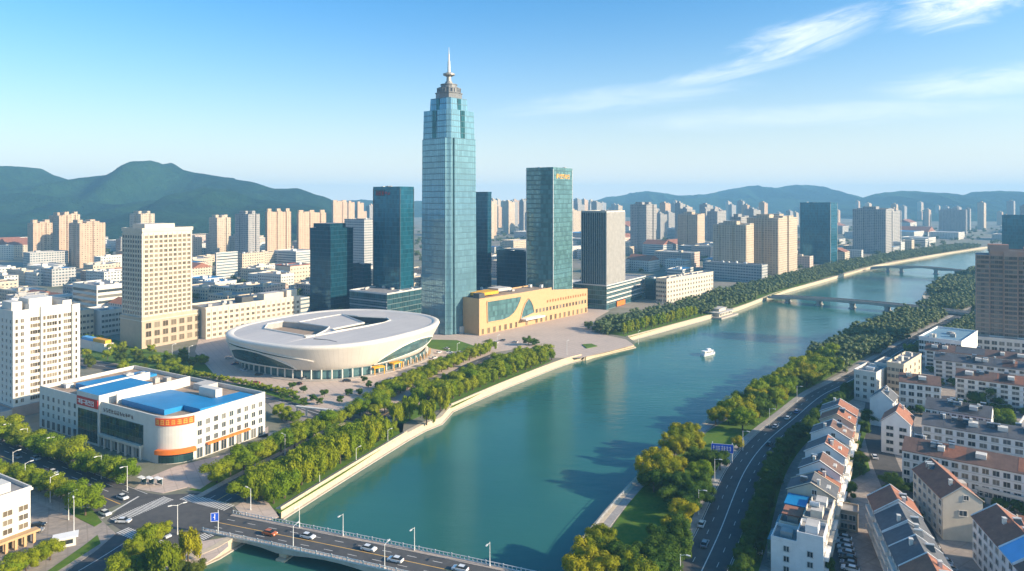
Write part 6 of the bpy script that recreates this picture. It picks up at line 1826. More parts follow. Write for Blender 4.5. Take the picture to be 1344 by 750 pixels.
# beyond the plaza
bank3 = curve(LB[15:18], 6); bank3 = [p for p in bank3 if pxl(*p)[0] < 925]
tree_row(offset_line(bank3, 7)[2:], 6.4, 10, 'column', 'willow', '{} narrow tree from the plaza in the front row along the middle embankment', 'narrow trees along the middle embankment', .8, 1.3, .1)
tree_row(offset_line(bank3, 17), 9, 11, 'dome', 'dark', 'dark broad tree in the wood behind the narrow trees of the middle embankment', 'dark wood beyond the plaza', 1.8, .9, .15)
tree_row(offset_line(bank3, 27)[1:], 10, 11, 'dome', 'dark', 'dark broad tree in the wood behind the narrow trees of the middle embankment', 'dark wood beyond the plaza', 2.0, .9, .15)
tree_row(offset_line(bank3, 38)[3:], 11, 10, 'dome', 'dark', 'dark broad tree in the wood behind the narrow trees of the middle embankment', 'dark wood beyond the plaza', 2.2, .9, .15)
# park on the right bank
for px, py, h, l, lab in [(782, 704, 9.5, 'warmlit', 'golden-topped tree at the near end of the grey promenade'), (795, 712, 9, 'warmlit', 'golden tree right behind the one at the promenade end'), (763, 727, 10, 'warmlit', 'golden tree at the water near the bottom of the picture'), (779, 722, 9, 'warmlit', 'golden tree in the middle of the bottom clump by the water'),
        (790, 740, 10, 'warmlit', 'golden tree at the inner side of the bottom clump by the water'), (766, 744, 9.5, 'warmlit', 'golden tree at the bottom edge beside the water'), (839, 744, 10, 'warmlit', 'pointed golden tree at the bottom edge between lawn and road'),
        (851, 613, 11, 'warmlit', 'golden tree at the water side of the big clump beyond the lawn'), (864, 604, 12, 'warmlit', 'tallest golden tree of the big clump beyond the lawn'), (875, 614, 11, 'warmlit', 'golden tree at the right of the big clump beyond the lawn'), (858, 624, 10, 'dark', 'shaded tree at the near foot of the big clump beyond the lawn'), (884, 606, 9, 'warmlit', 'rounded golden tree at the far right of the big clump beyond the lawn'), (893, 610, 6, 'warmlit', 'small golden ball tree right of the big clump'),
        (885, 583, 11, 'warmlit', 'golden tree at the water next to the second lawn'), (898, 573, 11, 'warmlit', 'golden tree behind the water-side one next to the second lawn'), (906, 567, 10, 'warmlit', 'golden tree nearest the second lawn'), (893, 566, 9, 'warmlit', 'golden tree at the rear of the clump next to the second lawn'), (918, 580, 6, 'warmlit', 'low yellow-green shrub tree beside the second lawn'),
        (878, 691, 7, 'warmlit', 'small golden tree in the shaded row near the white car'), (897, 669, 8, 'warmlit', 'bright golden tree beside the lamp on the shaded road'), (969, 578, 6, 'warmlit', 'small golden tree just right of the blue road sign'),
        (905, 630, 8, 'dark', 'dark tree left of the two behind the road lamp'), (917, 616, 9, 'street', 'upright green tree standing over the dark row by the road'), (925, 632, 9, 'dark', 'dark dome tree at the footway below the blue road sign'), (914, 645, 9, 'dark', 'dark dome tree second below the blue road sign'), (905, 655, 8, 'dark', 'dark dome tree beside the bright golden one'),
        (892, 682, 8, 'dark', 'dark dome tree under the bright golden one'), (889, 699, 9, 'dark', 'dark dome tree level with the white car on the footway side'), (882, 716, 9, 'dark', 'dark dome tree level with the grey car on the footway side'), (872, 732, 9, 'dark', 'dark dome tree near the bottom by the footway'), (857, 716, 8, 'dark', 'dark tree at the lawn corner behind the footway row'), (868, 704, 8, 'dark', 'dark tree inside the row at the lower lawn'), (849, 728, 8, 'dark', 'dark tree at the lower end of the lawn'), (858, 745, 9, 'dark', 'dark tree at the bottom edge by the footway'),
        (880, 648, 8, 'dark', 'dark tree at the right edge of the lawn, below the golden clump'), (890, 632, 9, 'dark', 'dark tree between the golden clump and the footway row'), (945, 601, 8, 'dark', 'dark tree behind the posts of the blue road sign'), (930, 600, 8, 'dark', 'dark tree left of the posts of the blue road sign'), (913, 597, 8, 'dark', 'dark tree between the two golden clumps'), (800, 722, 9, 'dark', 'dark tree in the lower part of the lawn'), (815, 735, 9, 'dark', 'dark tree at the lower right of the lawn'), (828, 748, 9, 'dark', 'dark tree at the bottom beside the pointed golden one')]:
    tree(*T(px, py, h), h, 'dome' if h > 8.5 else 'round', l, lab, 'trees of the riverside park on the shaded bank', 1.0 if h > 8.5 else 1.2)
lawn2 = [(906, 584), (930, 560), (965, 556), (975, 572), (950, 590)]
scatter([(925, 572), (945, 552), (985, 530), (1040, 498), (1092, 470), (1098, 492), (1050, 514), (1010, 543), (975, 572), (950, 590)], 46, 6.0, (8.5, 12.5), [('dome', 'warmlit'), ('dome', 'street'), ('round', 'street'), ('dome', 'street'), ('dome', 'dark')],
        {('dome', 'warmlit'): 'golden-green tree in the dense wood on the bend of the shaded bank', ('dome', 'street'): 'broad green tree in the dense wood on the bend of the shaded bank', ('round', 'street'): 'round green tree in the dense wood on the bend of the shaded bank', '*': 'dark tree in the dense wood on the bend of the shaded bank'}, 'wood on the bend of the shaded bank', [lawn2], 1.0, 5)
scatter([(1095, 470), (1150, 442), (1200, 419), (1216, 408), (1232, 416), (1200, 434), (1140, 464), (1100, 490)], 34, 8, (9, 12.5), [('dome', 'dark'), ('dome', 'street')], {('dome', 'dark'): 'dark tree in the wood between the water and the road towards the middle bridge', '*': 'green tree in the wood between the water and the road towards the middle bridge'}, 'wood towards the middle bridge', [], 1.0, 6)
# dark dome row on the house side of the shaded road
tree_row([p for p in offset_line(rr, -RW / 2 - 3.6) if 178 < p[1] < 520], 5.0, 6.6, 'dome', 'dark', '{} tree from the bottom in the clipped row between shaded road and townhouses', 'dark clipped row beside the shaded road', .3, .98, .08)
# bottom left corner park and street corner
for px, py, h, k, l, lab in [(192, 706, 8.5, 'dome', 'street', 'big dark-green clump tree at the corner in front of the bridge'), (180, 716, 7, 'dome', 'street', 'clump tree left of the big one at the bridge corner'), (206, 696, 7, 'dome', 'street', 'clump tree behind the big one at the bridge corner'), (212, 730, 11, 'willow', 'warmlit', 'golden willow at the bottom, left of the lone pale willow'), (247, 712, 10, 'willow', 'warmlit', 'lone pale willow beside the bridge end'), (255, 743, 5, 'dome', 'shrub', 'low shrub tree on the bank under the bridge end'),
        (238, 742, 5, 'dome', 'shrub', 'low shrub tree between the two willows at the bottom'), (160, 742, 7, 'round', 'street', 'round tree at the bottom edge left of the golden willow'), (185, 740, 7, 'round', 'dark', 'dark tree at the bottom edge beside the golden willow'),
        (66, 718, 6.5, 'round', 'street', 'round tree nearest the white kiosk in the bottom left row'), (49, 726, 6.5, 'round', 'street', 'second round tree from the white kiosk in the bottom left row'), (34, 733, 7, 'round', 'street', 'third round tree from the white kiosk in the bottom left row'), (18, 741, 7, 'round', 'street', 'fourth round tree from the white kiosk in the bottom left row'), (4, 748, 7, 'round', 'street', 'round tree in the very bottom left corner')]:
    tree(*T(px, py, h), h, k, l, lab, None, 1.0 if k != 'round' else 1.15)
# green around the hotel forecourt
for poly, n, sd in (([(108, 453), (150, 447), (205, 463), (262, 472), (278, 490), (250, 496), (170, 480), (108, 470)], 24, 1), ([(108, 474), (140, 470), (230, 492), (226, 500), (160, 490), (108, 486)], 9, 2)):
    scatter(poly, n, 6.5, (5, 8.5), [('dome', 'street'), ('round', 'street'), ('dome', 'shrub')], 'green tree in the garden strip between the hotel tower and the blue-roofed building', 'garden strip by the hotel', [], 1.05, sd)
# courtyard trees among the houses
for px, py, h, k, l, lab in [(1108, 604, 7.5, 'dome', 'warmlit', 'bright yellow-green tree left one of the pair in the courtyard by the townhouse row'), (1124, 600, 7.5, 'dome', 'warmlit', 'bright yellow-green tree right one of the pair in the courtyard by the townhouse row'), (1097, 627, 5, 'dome', 'warmlit', 'yellow shrub tree against the townhouse row below the pair'), (1102, 640, 5, 'dome', 'shrub', 'green shrub tree below the yellow one by the townhouse row'),
        (1112, 640, 6, 'dome', 'dark', 'dark shrub tree beside the small brown house'), (1128, 612, 6, 'dome', 'dark', 'dark tree right of the bright pair in the courtyard'), (1085, 672, 6, 'dome', 'dark', 'dark tree at the townhouse wall above the parked cars'), (1118, 578, 7, 'dome', 'dark', 'dark tree at the lane behind the bright pair'), (1130, 558, 8, 'dome', 'dark', 'dark tree farther up the lane by the townhouse row'), (1141, 544, 7, 'dome', 'dark', 'dark tree at the far end of the townhouse row'), (1082, 742, 6, 'dome', 'dark', 'dark tree below the parked cars at the bottom edge'),
        (1172, 632, 7, 'dome', 'dark', 'dark tree at the corner of the nearest long row'), (1186, 664, 7, 'dome', 'dark', 'dark tree in the shade of the cream gable house'), (1195, 680, 7, 'dome', 'dark', 'second dark tree in the shade of the cream gable house'), (1178, 652, 6, 'dome', 'dark', 'dark tree on the lane opposite the far terracotta bay'), (1300, 516, 12, 'dome', 'dark', 'big dark tree standing between the long pale rows'), (1282, 522, 9, 'dome', 'dark', 'dark tree left of the big one between the long pale rows'), (1315, 545, 9, 'dome', 'street', 'green tree at the right end of the grey-roofed row'),
        (1320, 555, 8, 'dome', 'dark', 'dark tree below the green one at the right end of the grey-roofed row'), (1168, 528, 8, 'dome', 'dark', 'dark tree at the foot of the tall white block'), (1155, 545, 7, 'dome', 'dark', 'dark tree between the townhouse row and the grey-roofed little house'), (1310, 660, 4.5, 'dome', 'dark', 'low dark tree in front of the low white building'), (1335, 664, 4.5, 'dome', 'dark', 'low dark tree at the right end of the low white building'), (1110, 665, 5, 'dome', 'dark', 'dark tree beside the end bay of the gabled block'), (1194, 456, 8, 'dome', 'street', 'green roadside tree in front of the flat-roofed block')]:
    tree(*T(px, py, h), h, k, l, lab, None, 1.0)
for px, py, h, lab in ((366, 536, 6, 'left one of three small trees on the paved corner behind the blue-roofed building'), (376, 541, 7, 'middle one of three small trees on the paved corner behind the blue-roofed building'), (388, 545, 6, 'right one of three small trees on the paved corner behind the blue-roofed building')):
    tree(*T(px, py, h), h, 'dome', 'street', lab, None)
for i, (P, a, LL, lab) in enumerate(TERR[:7]):
    s_ = 2.0
    while s_ < LL - 2:
        x, y = P[0] - math.sin(a) * s_ - math.cos(a) * rgt.uniform(3.5, 5.5), P[1] + math.cos(a) * s_ - math.sin(a) * rgt.uniform(3.5, 5.5)
        if abs(pxl(x, y)[0] - 672) < 690: tree(x, y, rgt.uniform(3.0, 5.0), 'dome', 'dark', 'dark bush under the windows of the ' + ('brown-roofed long row behind the cream gable house', 'slate-roofed long row', 'grey-roofed row', 'brown-roofed row with the lit end wall', 'long pale row left of the brown tower', 'slate row before the brown tower', 'maroon row before the brown tower')[i], 'bushes along the long apartment rows', 1.15, 'garden_bush')
        s_ += rgt.uniform(4.0, 8.5)
# plaza planters
for i, (px, py, h) in enumerate([(694, 446, 7), (702, 448, 5)]):
    tree(*T(px, py, h), h, 'dome', 'dark', ['round dark tree alone on the waterside plaza', 'smaller dark tree touching the lone one on the waterside plaza'][i], None, 1.2)
pls = [(478, 500), (484, 506), (496, 508), (426, 518), (458, 517), (446, 527), (472, 516), (411, 524), (420, 529), (398, 513), (384, 508), (388, 525), (399, 529), (372, 522)]
for i, (px, py) in enumerate(pls):
    tree(*G(px, py + 3), 4.2, 'round', 'dark', 'small dark ball tree in a planter on the arena forecourt', 'ball trees on the arena forecourt', 1.1, 'ball_tree')
for x, y in resample(offset_line(front_c, 8.5)[8:], 5.0)[:22]:
    tree(x, y, 3.6, 'dome', 'street', 'clipped shrub tree in the hedge strip behind the blue-roofed building', 'hedge strip behind the civic building', 1.1, 'clipped_shrub')
n_ind = NT_
CAP = 0
# far belts and woods become one mass
bank4 = curve(LB[17:24], 8)
for off, sp in ((7, 8), (16, 9), (26, 11), (38, 13)): 
    tree_row(offset_line(bank4, off), sp, 10.5, 'dome', 'dark', '', None, 2.5)
rb2 = curve(RB[13:19], 8)
for off in (8, 20, 34, 50, 66, 82, 98, 116): tree_row(offset_line(rb2, -off), 11, 12, 'dome', 'dark', '', None, 4)
for off in (5, 12, 20): tree_row([p for p in offset_line(rr, -RW / 2 - off) if p[1] > 440], 8, 9, 'dome', 'dark', '', None, 2)
for off in (6, 13, 21, 30): tree_row([p for p in offset_line(rr, RW / 2 + off) if p[1] > 430], 8.5, 10, 'dome', 'dark', '', None, 2)
rgm = random.Random(3)
for _ in range(2600):
    y = math.sqrt(rgm.uniform(480 ** 2, 2400 ** 2)); x = rgm.uniform(-.8, .78) * y
    if inside_poly(x, y, RIVER) or near_line(x, y, LB, 8) or (x / y > .42 and y < 430): continue
    bad = False
    for fx, fy, fr in FOOT:
        if (fx - x) ** 2 + (fy - y) ** 2 < (fr * .62) ** 2: bad = True; break
    if bad or noise.noise(Vector((x * .012, y * .012, 3))) < -0.12: continue
    FARLIST.append((x, y, rgm.uniform(7, 11), 'dome'))
fm = MB(); V = []; F = []; 
base = []
for k in range(4):
    m = crown('dome', 200 + k, None, 0, .16); base.append((m.v, m.f))
FARLIST = [q for q in FARLIST if not near_line(q[0], q[1], [a2, (b2[0] + 60, b2[1] - 50)], 16)]
for i, (x, y, h, k) in enumerate(FARLIST):
    bv, bf = base[i % 4]; o = len(V); a = rgm.uniform(0, 6.28); c, s_ = math.cos(a), math.sin(a); w = h * rgm.uniform(.95, 1.25)
    V.extend((x + (vx * c - vy * s_) * w, y + (vx * s_ + vy * c) * w, (vz - .12) * h) for vx, vy, vz in bv)
    F.extend(tuple(q + o for q in f) for f in bf)
me = bpy.data.meshes.new('distant_trees'); me.from_pydata(V, [], F)
ml_far = NT('leaf_far'); gq = ml_far.node('ShaderNodeNewGeometry').outputs['Position']
nq = ml_far.noise(.05, 3, .6, gq); ml_far.color(ml_far.mix(ml_far.ramp(nq, .3, .7), (0.040, 0.075, 0.014), (0.085, 0.115, 0.018))); ml_far.val('Roughness', .7)
me.materials.append(ml_far.mat); tag(link('distant_trees', me), kind='stuff')
print('TREES', n_ind, 'far', len(FARLIST), 'fill', nfill)

# ------------------------------------------------------------------ cars
def car_proto(name, paint, van=False):
    o = thing(name, 'car', 'car'); m = MB(); L, Wd = 4.5, 1.8
    prof = [(-2.25, .35), (-2.25, .78), (-2.0, .92), (-1.2, .96), (1.45, .94), (2.1, .82), (2.27, .6), (2.25, .35)]
    n = len(prof)
    def ring(y, k=1.0, dz=0): return [(x * k, y, z + dz) for x, z in prof]
    secs = [ring(-.90, .975), ring(-.78, 1.0, .02), ring(.78, 1.0, .02), ring(.90, .975)]
    for a, b in zip(secs, secs[1:]):
        for i in range(n): m.face([a[i], a[(i + 1) % n], b[(i + 1) % n], b[i]][::-1])
    m.face(secs[0][::-1]); m.face(secs[-1])
    rf = [(-1.25, -.62), (.35, -.62), (.35, .62), (-1.25, .62)]; m.face([(x, y, 1.47) for x, y in rf])
    m.box(-1.2, .3, -.6, .6, 1.40, 1.465)
    body = m.build('body', paint, o, False)
    g = MB(); bt = [(-2.0, -.80), (1.25, -.80), (1.25, .80), (-2.0, .80)]; tp = [(-1.3, -.65), (.4, -.65), (.4, .65), (-1.3, .65)]
    for i in range(4):
        k = (i + 1) % 4; g.face([(*bt[i], .95), (*bt[k], .95), (*tp[k], 1.45), (*tp[i], 1.45)])
    g.build('glass', m_carglass, o)
    for sx_ in (-1.4, 1.4):
        for sy in (-1, 1):
            w = MB(); y0 = .72 * sy; y1 = .92 * sy
            for (r, q0, q1, mi) in ((.33, y0, y1, 0), (.2, y1 - .01 * sy, y1 + .01 * sy, 1)):
                p = [(sx_ + r * math.cos(2 * math.pi * i / 12), .33 + r * math.sin(2 * math.pi * i / 12)) for i in range(12)]
                for i in range(12):
                    a, b = p[i], p[(i + 1) % 12]; w.face([(a[0], q0, a[1]), (b[0], q0, b[1]), (b[0], q1, b[1]), (a[0], q1, a[1])], mi)
                w.face([(a[0], q1, a[1]) for a in p], mi)
            w.build('wheel', [m_tyre, m_rim], o)
    for sy in (-.62, .62):
        h = MB(); h.box(2.12, 2.27, sy - .2, sy + .2, .62, .76); h.build('headlight', m_whitetxt, o)
        h = MB(); h.box(-2.28, -2.2, sy - .2, sy + .2, .66, .8); h.build('tail_light', m_redsign, o)
    return o
def paint(n, c): 
    t = NT(n); t.color(c); t.val('Roughness', .3); t.val('Metallic', .1); t.val('Coat Weight', .5); return t.mat
PAINT = {'white': paint('paint_white', (.75, .75, .74)), 'grey': paint('paint_grey', (.22, .23, .25)), 'black': paint('paint_black', (.02, .02, .022)), 'orange': paint('paint_orange', (.55, .14, .03)), 'blue': paint('paint_blue', (.05, .12, .3)), 'red': paint('paint_red', (.4, .03, .03)), 'silver': paint('paint_silver', (.5, .52, .55))}
PROTO = {}
USED = {}
def car(x, y, z, rot, col, label, group=None):
    if col not in PROTO:
        PROTO[col] = car_proto('parked_car' if group and 'parked' in group else 'car', PAINT[col]); o = PROTO[col]
        o['label'] = label
        if group: o['group'] = group
        o.location = (x, y, z); o.rotation_euler = (0, 0, rot)
    else:
        kids = [(k, []) for k in PROTO[col].children]
        o = copy_tree(PROTO[col], kids, (x, y, z), rot, label, group); o.name = 'parked_car' if group and 'parked' in group else 'car'
        if not group and 'group' in o: del o['group']
    return o
bpy.context.view_layer.update()
def onbridge(px, py): 
    x, y = G(px, py, 1.2); d = Vector((x - B0.x, y - B0.y)); t = (d.x * math.cos(NBA) + d.y * math.sin(NBA)) / NBL
    return x, y, zf1(t) + .022
for px, py, c, dr, lab in ((354, 699, 'orange', 1, 'orange car on the near bridge, closest to the crossroads'), (404, 704, 'white', 1, 'white car on the near bridge just ahead of the orange one'), (484, 721, 'white', 1, 'white car in the middle of the near bridge'), (519, 736, 'white', 0, 'white car on the near lane of the bridge, nearest the railing'), (604, 748, 'white', 0, 'white car on the near bridge at the bottom edge of the picture')):
    car(*onbridge(px, py), NBA + (math.pi if dr == 0 else 0), c, lab)
def oncar(px, py, ang, c, lab, group=None, z=.05): car(*G(px, py, .5), z, ang, c, lab, group)
AD = math.atan2(avenue[-1][1] - avenue[-6][1], avenue[-1][0] - avenue[-6][0])
for px, py, c, lab in ((161, 653, 'white', 'white car waiting at the crossroads on the avenue'), (70, 620, 'white', 'white car driving along the avenue towards the crossroads'), (47, 602, 'silver', 'silver car farther along the avenue by the street trees'), (138, 674, 'white', 'white car at the median end beside the crossing'), (22, 600, 'grey', 'grey car on the avenue near the left edge')):
    oncar(px, py, AD, c, lab)
oncar(162, 684, AD + .5, 'white', 'white car turning in the crossroads beside the crossing'); oncar(216, 703, AD, 'silver', 'silver car partly hidden by the tree clump at the crossroads')
RRA = lambda px, py: math.atan2(*(lambda a, b: (b[1] - a[1], b[0] - a[0]))(*min(zip(rr, rr[1:]), key=lambda s: (s[0][0] - G(px, py)[0]) ** 2 + (s[0][1] - G(px, py)[1]) ** 2)))
for px, py, c, lab in ((921, 688, 'white', 'white car on the shaded riverside road'), (925, 714, 'grey', 'dark grey car behind the white one on the shaded riverside road'), (1034, 549, 'white', 'white car farther up the shaded riverside road'), (1046, 541, 'blue', 'blue car in front of the white one up the shaded riverside road'), (1018, 560, 'silver', 'silver car up the shaded riverside road behind the white one'), (1010, 583, 'black', 'black car on the shaded road beside the dark clipped trees')):
    oncar(px, py, RRA(px, py), c, lab)
k = 0
cl = ['white', 'white', 'silver', 'white', 'black', 'white']
for i in range(6): oncar(1076 + i * .9, 700 + i * 7.2, RA + math.pi / 2, cl[i], f'{["white", "white", "silver", "white", "black", "white"][i]} car parked beside the townhouse wall, {ORD[i]} from the small brown house', 'parked cars by the townhouse wall')
cl = ['white', 'white', 'white', 'silver', 'black', 'grey', 'white']
for i in range(7): oncar(1107 + i * 1.5, 706 + i * 6.8, bA + math.pi / 2 - .2, cl[i], f'{cl[i]} car parked along the gabled block, {ORD[i]} from the small brown house', 'parked cars by the gabled block')
for px, py, c, r_, lab in ((1148, 600, 'white', 0, 'white car parked on the lane near the orange-gabled end house'), (1168, 650, 'white', 1.4, 'white car parked on the lane beside the far terracotta bay'), (1176, 664, 'silver', .4, 'silver car parked on the lane opposite the cream gable house'), (1196, 692, 'white', 1.4, 'white car parked on the lane, upper one under the cream gable'), (1204, 697, 'black', 1.4, 'black car parked below the white one under the cream gable'), (1222, 718, 'white', 1.4, 'white car parked halfway down the lane at the maroon-roofed house'), (1226, 724, 'grey', 1.4, 'grey car parked below the white one halfway down the lane'), (1238, 737, 'white', 1.4, 'white car parked low on the lane, upper of the last two'), (1244, 746, 'silver', 1.4, 'silver car parked lowest on the lane'), (1108, 594, 'white', .4, 'white car parked by the courtyard trees of the townhouse row'), (990, 724, 'white', 1.5, 'white car parked between the dark clipped row and the townhouses')):
    oncar(px, py, R(72) + (math.pi / 2 if r_ > 1 else 0), c, lab, 'parked cars on the lane' if px > 1140 else None)
for i, (px, py, c) in enumerate([(49, 690, 'black'), (46, 697, 'grey')]): oncar(px, py, .3, c, ['black car parked under the porch side of the white corner block', 'grey car parked nearest the porch of the white corner block'][i])
pk = [(352, 508, 'silver'), (360, 511, 'blue'), (368, 511, 'white'), (376, 514, 'white'), (336, 503, 'red'), (392, 504, 'black'), (520, 497, 'white'), (528, 495, 'red'), (537, 493, 'silver'), (546, 491, 'black'), (511, 499, 'silver'), (590, 463, 'white'), (597, 465, 'silver'), (604, 463, 'white'), (611, 466, 'black'), (618, 462, 'white'), (625, 460, 'white'), (586, 458, 'silver'), (576, 463, 'white'), (640, 448, 'black'), (650, 450, 'white'), (660, 447, 'grey'), (676, 449, 'white'), (570, 470, 'white'), (455, 500, 'black'), (400, 497, 'grey'), (340, 492, 'black'), (320, 486, 'silver'), (308, 478, 'blue'), (300, 470, 'white')]
for i, (px, py, c) in enumerate(pk): oncar(px, py, rgm.choice([R(57), R(147), R(20)]), c, f'{c} car parked on the arena forecourt', 'parked cars around the arena', .1)

# ------------------------------------------------------------------ street lamps, signs, boats, small buildings
def lamp_proto(h=8.5, arms=1):
    o = thing('street_lamp', 'lamp', 'street lamp'); m = MB(); m.cyl(0, 0, 0, .9, .20, .17, n=8); m.cyl(0, 0, .9, h, .13, .08, n=8); m.build('pole', m_pole, o)
    for s in ([1] if arms == 1 else [1, -1]):
        m = MB(); m.tube((0, 0, h - .35), (1.0 * s, 0, h + .02), .06, n=5); m.tube((1.0 * s, 0, h + .02), (2.0 * s, 0, h + .12), .06, n=5); m.build('arm', m_pole, o)
        m = MB(); x0 = 1.5 * s; m.box(min(x0, x0 + 1.1 * s), max(x0, x0 + 1.1 * s), -.2, .2, h + .0, h + .2); m.build('lamp_head', m_pole, o)
    return o
LP = {1: None, 2: None}
def lamp(x, y, rot, label, group=None, arms=1, h=8.5, z=0.0):
    if LP[arms] is None:
        LP[arms] = lamp_proto(8.5, arms); o = LP[arms]; o.location = (x, y, z); o.rotation_euler = (0, 0, rot); o['label'] = label; o['category'] = 'street lamp'
        if group: o['group'] = group
    else: o = copy_tree(LP[arms], [(k, []) for k in LP[arms].children], (x, y, z), rot, label, group)
    o.scale = (1, 1, h / 8.5)
for i, (px, py) in enumerate([(167, 644), (133, 629), (99, 615), (71, 602), (36, 590), (14, 583)]):
    x, y = G(px, py); lamp(x, y, AD - math.pi / 2, f'{ORD[i]} street lamp from the crossroads along the far kerb of the avenue', 'lamps along the far kerb of the avenue')
for i, (px, py) in enumerate([(90, 683), (66, 660), (33, 640), (17, 624)]):
    x, y = G(px, py); lamp(x, y, AD + math.pi / 2, f'{ORD[i]} street lamp from the crossing along the near side of the avenue', 'lamps along the near side of the avenue')
def blamp(t, s, lab, g):
    x = B0.x + NBL * t * math.cos(NBA) - s * math.sin(NBA); y = B0.y + NBL * t * math.sin(NBA) + s * math.cos(NBA)
    lamp(x, y, NBA - math.copysign(math.pi / 2, s), lab, g, 1, 6.5, zf1(t) + .16)
def bt(px, s):
    best = min(range(1000), key=lambda i: abs(pxl(B0.x + NBL * i / 1000 * math.cos(NBA) - s * math.sin(NBA), B0.y + NBL * i / 1000 * math.sin(NBA) + s * math.cos(NBA))[0] - px)); return best / 1000
for i, px in enumerate((393, 450, 544, 643)): blamp(bt(px, 5.6), 5.6, f'{ORD[i]} lamp from the crossroads on the far balustrade of the near bridge', 'lamps on the far side of the near bridge')
for i, px in enumerate((385, 505)): blamp(bt(px, -5.6), -5.6, f'{ORD[i]} lamp from the crossroads on the near balustrade of the bridge', 'lamps on the near side of the near bridge')
lamp(*G(233, 702), .6, 'double-headed lamp in the middle of the crossroads corner', None, 2, 9); lamp(*G(329, 670), 2.6, 'lamp on the paved corner by the start of the first embankment', None, 1, 7); lamp(*G(97, 710), 2.2, 'tall plain lamp beside the white kiosk', None, 1, 12)
lamp(*G(335, 612), 2.6, 'lamp in the tree row at the right wing of the blue-roofed building', None, 1, 7); lamp(*G(374, 597), 2.6, 'lamp over the side street in the middle of the tree rows', None, 1, 8)
for i, (px, py) in enumerate([(917, 676), (893, 768), (938, 632), (975, 592), (1010, 560), (1046, 528)]): lamp(*G(px, py), RRA(px, py) - math.pi / 2, f'{ORD[i]} lamp seen along the footway of the shaded road, counting from the bright golden tree', 'lamps of the shaded road', 1, 8)
for i, (px, py) in enumerate([(248, 479), (226, 476), (600, 470), (653, 458), (744, 466), (838, 452), (870, 399), (880, 397), (910, 390)]): lamp(*G(px, py), 1.0, ['tall white mast on the forecourt between hotel and arena', 'white mast left of the tall one by the hotel'][i] if i < 2 else 'slender lamp on the plaza edge or tree belt along the left bank', None if i < 2 else 'slender lamps of the left bank', 1, 11 if i < 2 else 9)
for i, q in enumerate(resample(offset_line(curve(LB[4:7], 5), 1.5), 22)[1:4]): lamp(q[0], q[1], 1.0, f'{ORD[i]} small lamp from the bridge on the first embankment walk', 'lamps on the first embankment', 1, 5)

def sign(name, label, posts, w, h, z0, ang, P, face):
    o = thing(name, label, 'road sign', (P[0], P[1], 0), ang)
    for x in posts: m = MB(); m.cyl(x, .12, 0, z0 + h + .6, .12, n=8); m.build('post', m_pole, o)
    m = MB(); m.box(-w / 2, w / 2, -.1, 0, z0, z0 + h); p = m.build('panel', m_bluesign, o)
    m = MB(); t = .12
    m.box(-w / 2, w / 2, -.13, -.101, z0, z0 + t); m.box(-w / 2, w / 2, -.13, -.101, z0 + h - t, z0 + h); m.box(-w / 2, -w / 2 + t, -.13, -.101, z0 + t, z0 + h - t); m.box(w / 2 - t, w / 2, -.13, -.101, z0 + t, z0 + h - t)
    m.build('border', m_whitetxt, p)
    m = MB(); face(m, w, h, z0); m.build('lettering', m_whitetxt, p)
def face1(m, w, h, z0):
    rg = random.Random(8)
    for i in range(7):
        x = -w * .42 + w * .12 * i; s_ = w * .085
        for k in range(3): m.box(x, x + s_, -.125, -.101, z0 + h * (.3 + .18 * k), z0 + h * (.3 + .18 * k) + .16)
        xx = x + s_ * rg.uniform(.1, .7); m.box(xx, xx + .16, -.14, -.102, z0 + h * .26, z0 + h * .76)
P = G(948, 607); sign('road_sign', 'wide blue road sign on two posts beside the shaded road', (-3.6, 3.6), 8.2, 3.4, 3.6, R(-14), P, face1)
def face2(m, w, h, z0):
    m.box(-.12, .12, -.125, -.101, z0 + .5, z0 + h - .4); m.box(-.5, -.121, -.125, -.101, z0 + h * .45, z0 + h * .45 + .2)
P = G(282, 703); sign('road_sign', 'square blue direction sign at the bridge entrance', (.9,), 2.3, 2.6, 4.2, R(10), P, face2)

def boat(P, ang, L):
    o = thing('river_boat', 'white passenger boat on the open river', 'boat', (P[0], P[1], WZ), ang); m = MB(); Wb = L * .28
    st = [(-.5, .85), (-.45, 1), (0, 1), (.25, .9), (.42, .5), (.52, .02)]
    for (a, wa), (b, wb) in zip(st, st[1:]):
        for s in (1, -1):
            q = [(a * L, s * wa * Wb / 2 * .8, -.3), (b * L, s * wb * Wb / 2 * .8, -.3), (b * L, s * wb * Wb / 2, 1.1 + (.4 if b > .3 else 0)), (a * L, s * wa * Wb / 2, 1.1 + (.4 if a > .3 else 0))]
            m.face(q if s < 0 else q[::-1])
        m.face([(a * L, -wa * Wb / 2, 1.0), (b * L, -wb * Wb / 2, 1.0), (b * L, wb * Wb / 2, 1.0), (a * L, wa * Wb / 2, 1.0)])
    m.face([(-.5 * L, .85 * Wb / 2, -.3), (-.5 * L, -.85 * Wb / 2, -.3), (-.5 * L, -.85 * Wb / 2, 1.1), (-.5 * L, .85 * Wb / 2, 1.1)]); m.build('hull', m_hull, o)
    m = MB(); m.box(-.42 * L, .22 * L, -Wb * .38, Wb * .38, 1.02, 2.9); m.build('cabin', m_hull, o)
    for s in (-1, 1):
        for k in range(5): m = MB(); x = -.38 * L + k * .115 * L; y = s * Wb * .385; m.box(x, x + .08 * L, min(y, y + s * .04), max(y, y + s * .04), 1.7, 2.5); m.build('window', m_pane, o)
    m = MB(); m.box(-.45 * L, .25 * L, -Wb * .45, Wb * .45, 2.91, 3.15); m.build('roof', m_hull, o)
    m = MB(); m.box(-.12 * L, .10 * L, -Wb * .25, Wb * .25, 3.16, 4.2); m.build('wheelhouse', m_hull, o)
boat(G(930, 466, WZ), R(38), 13.5)
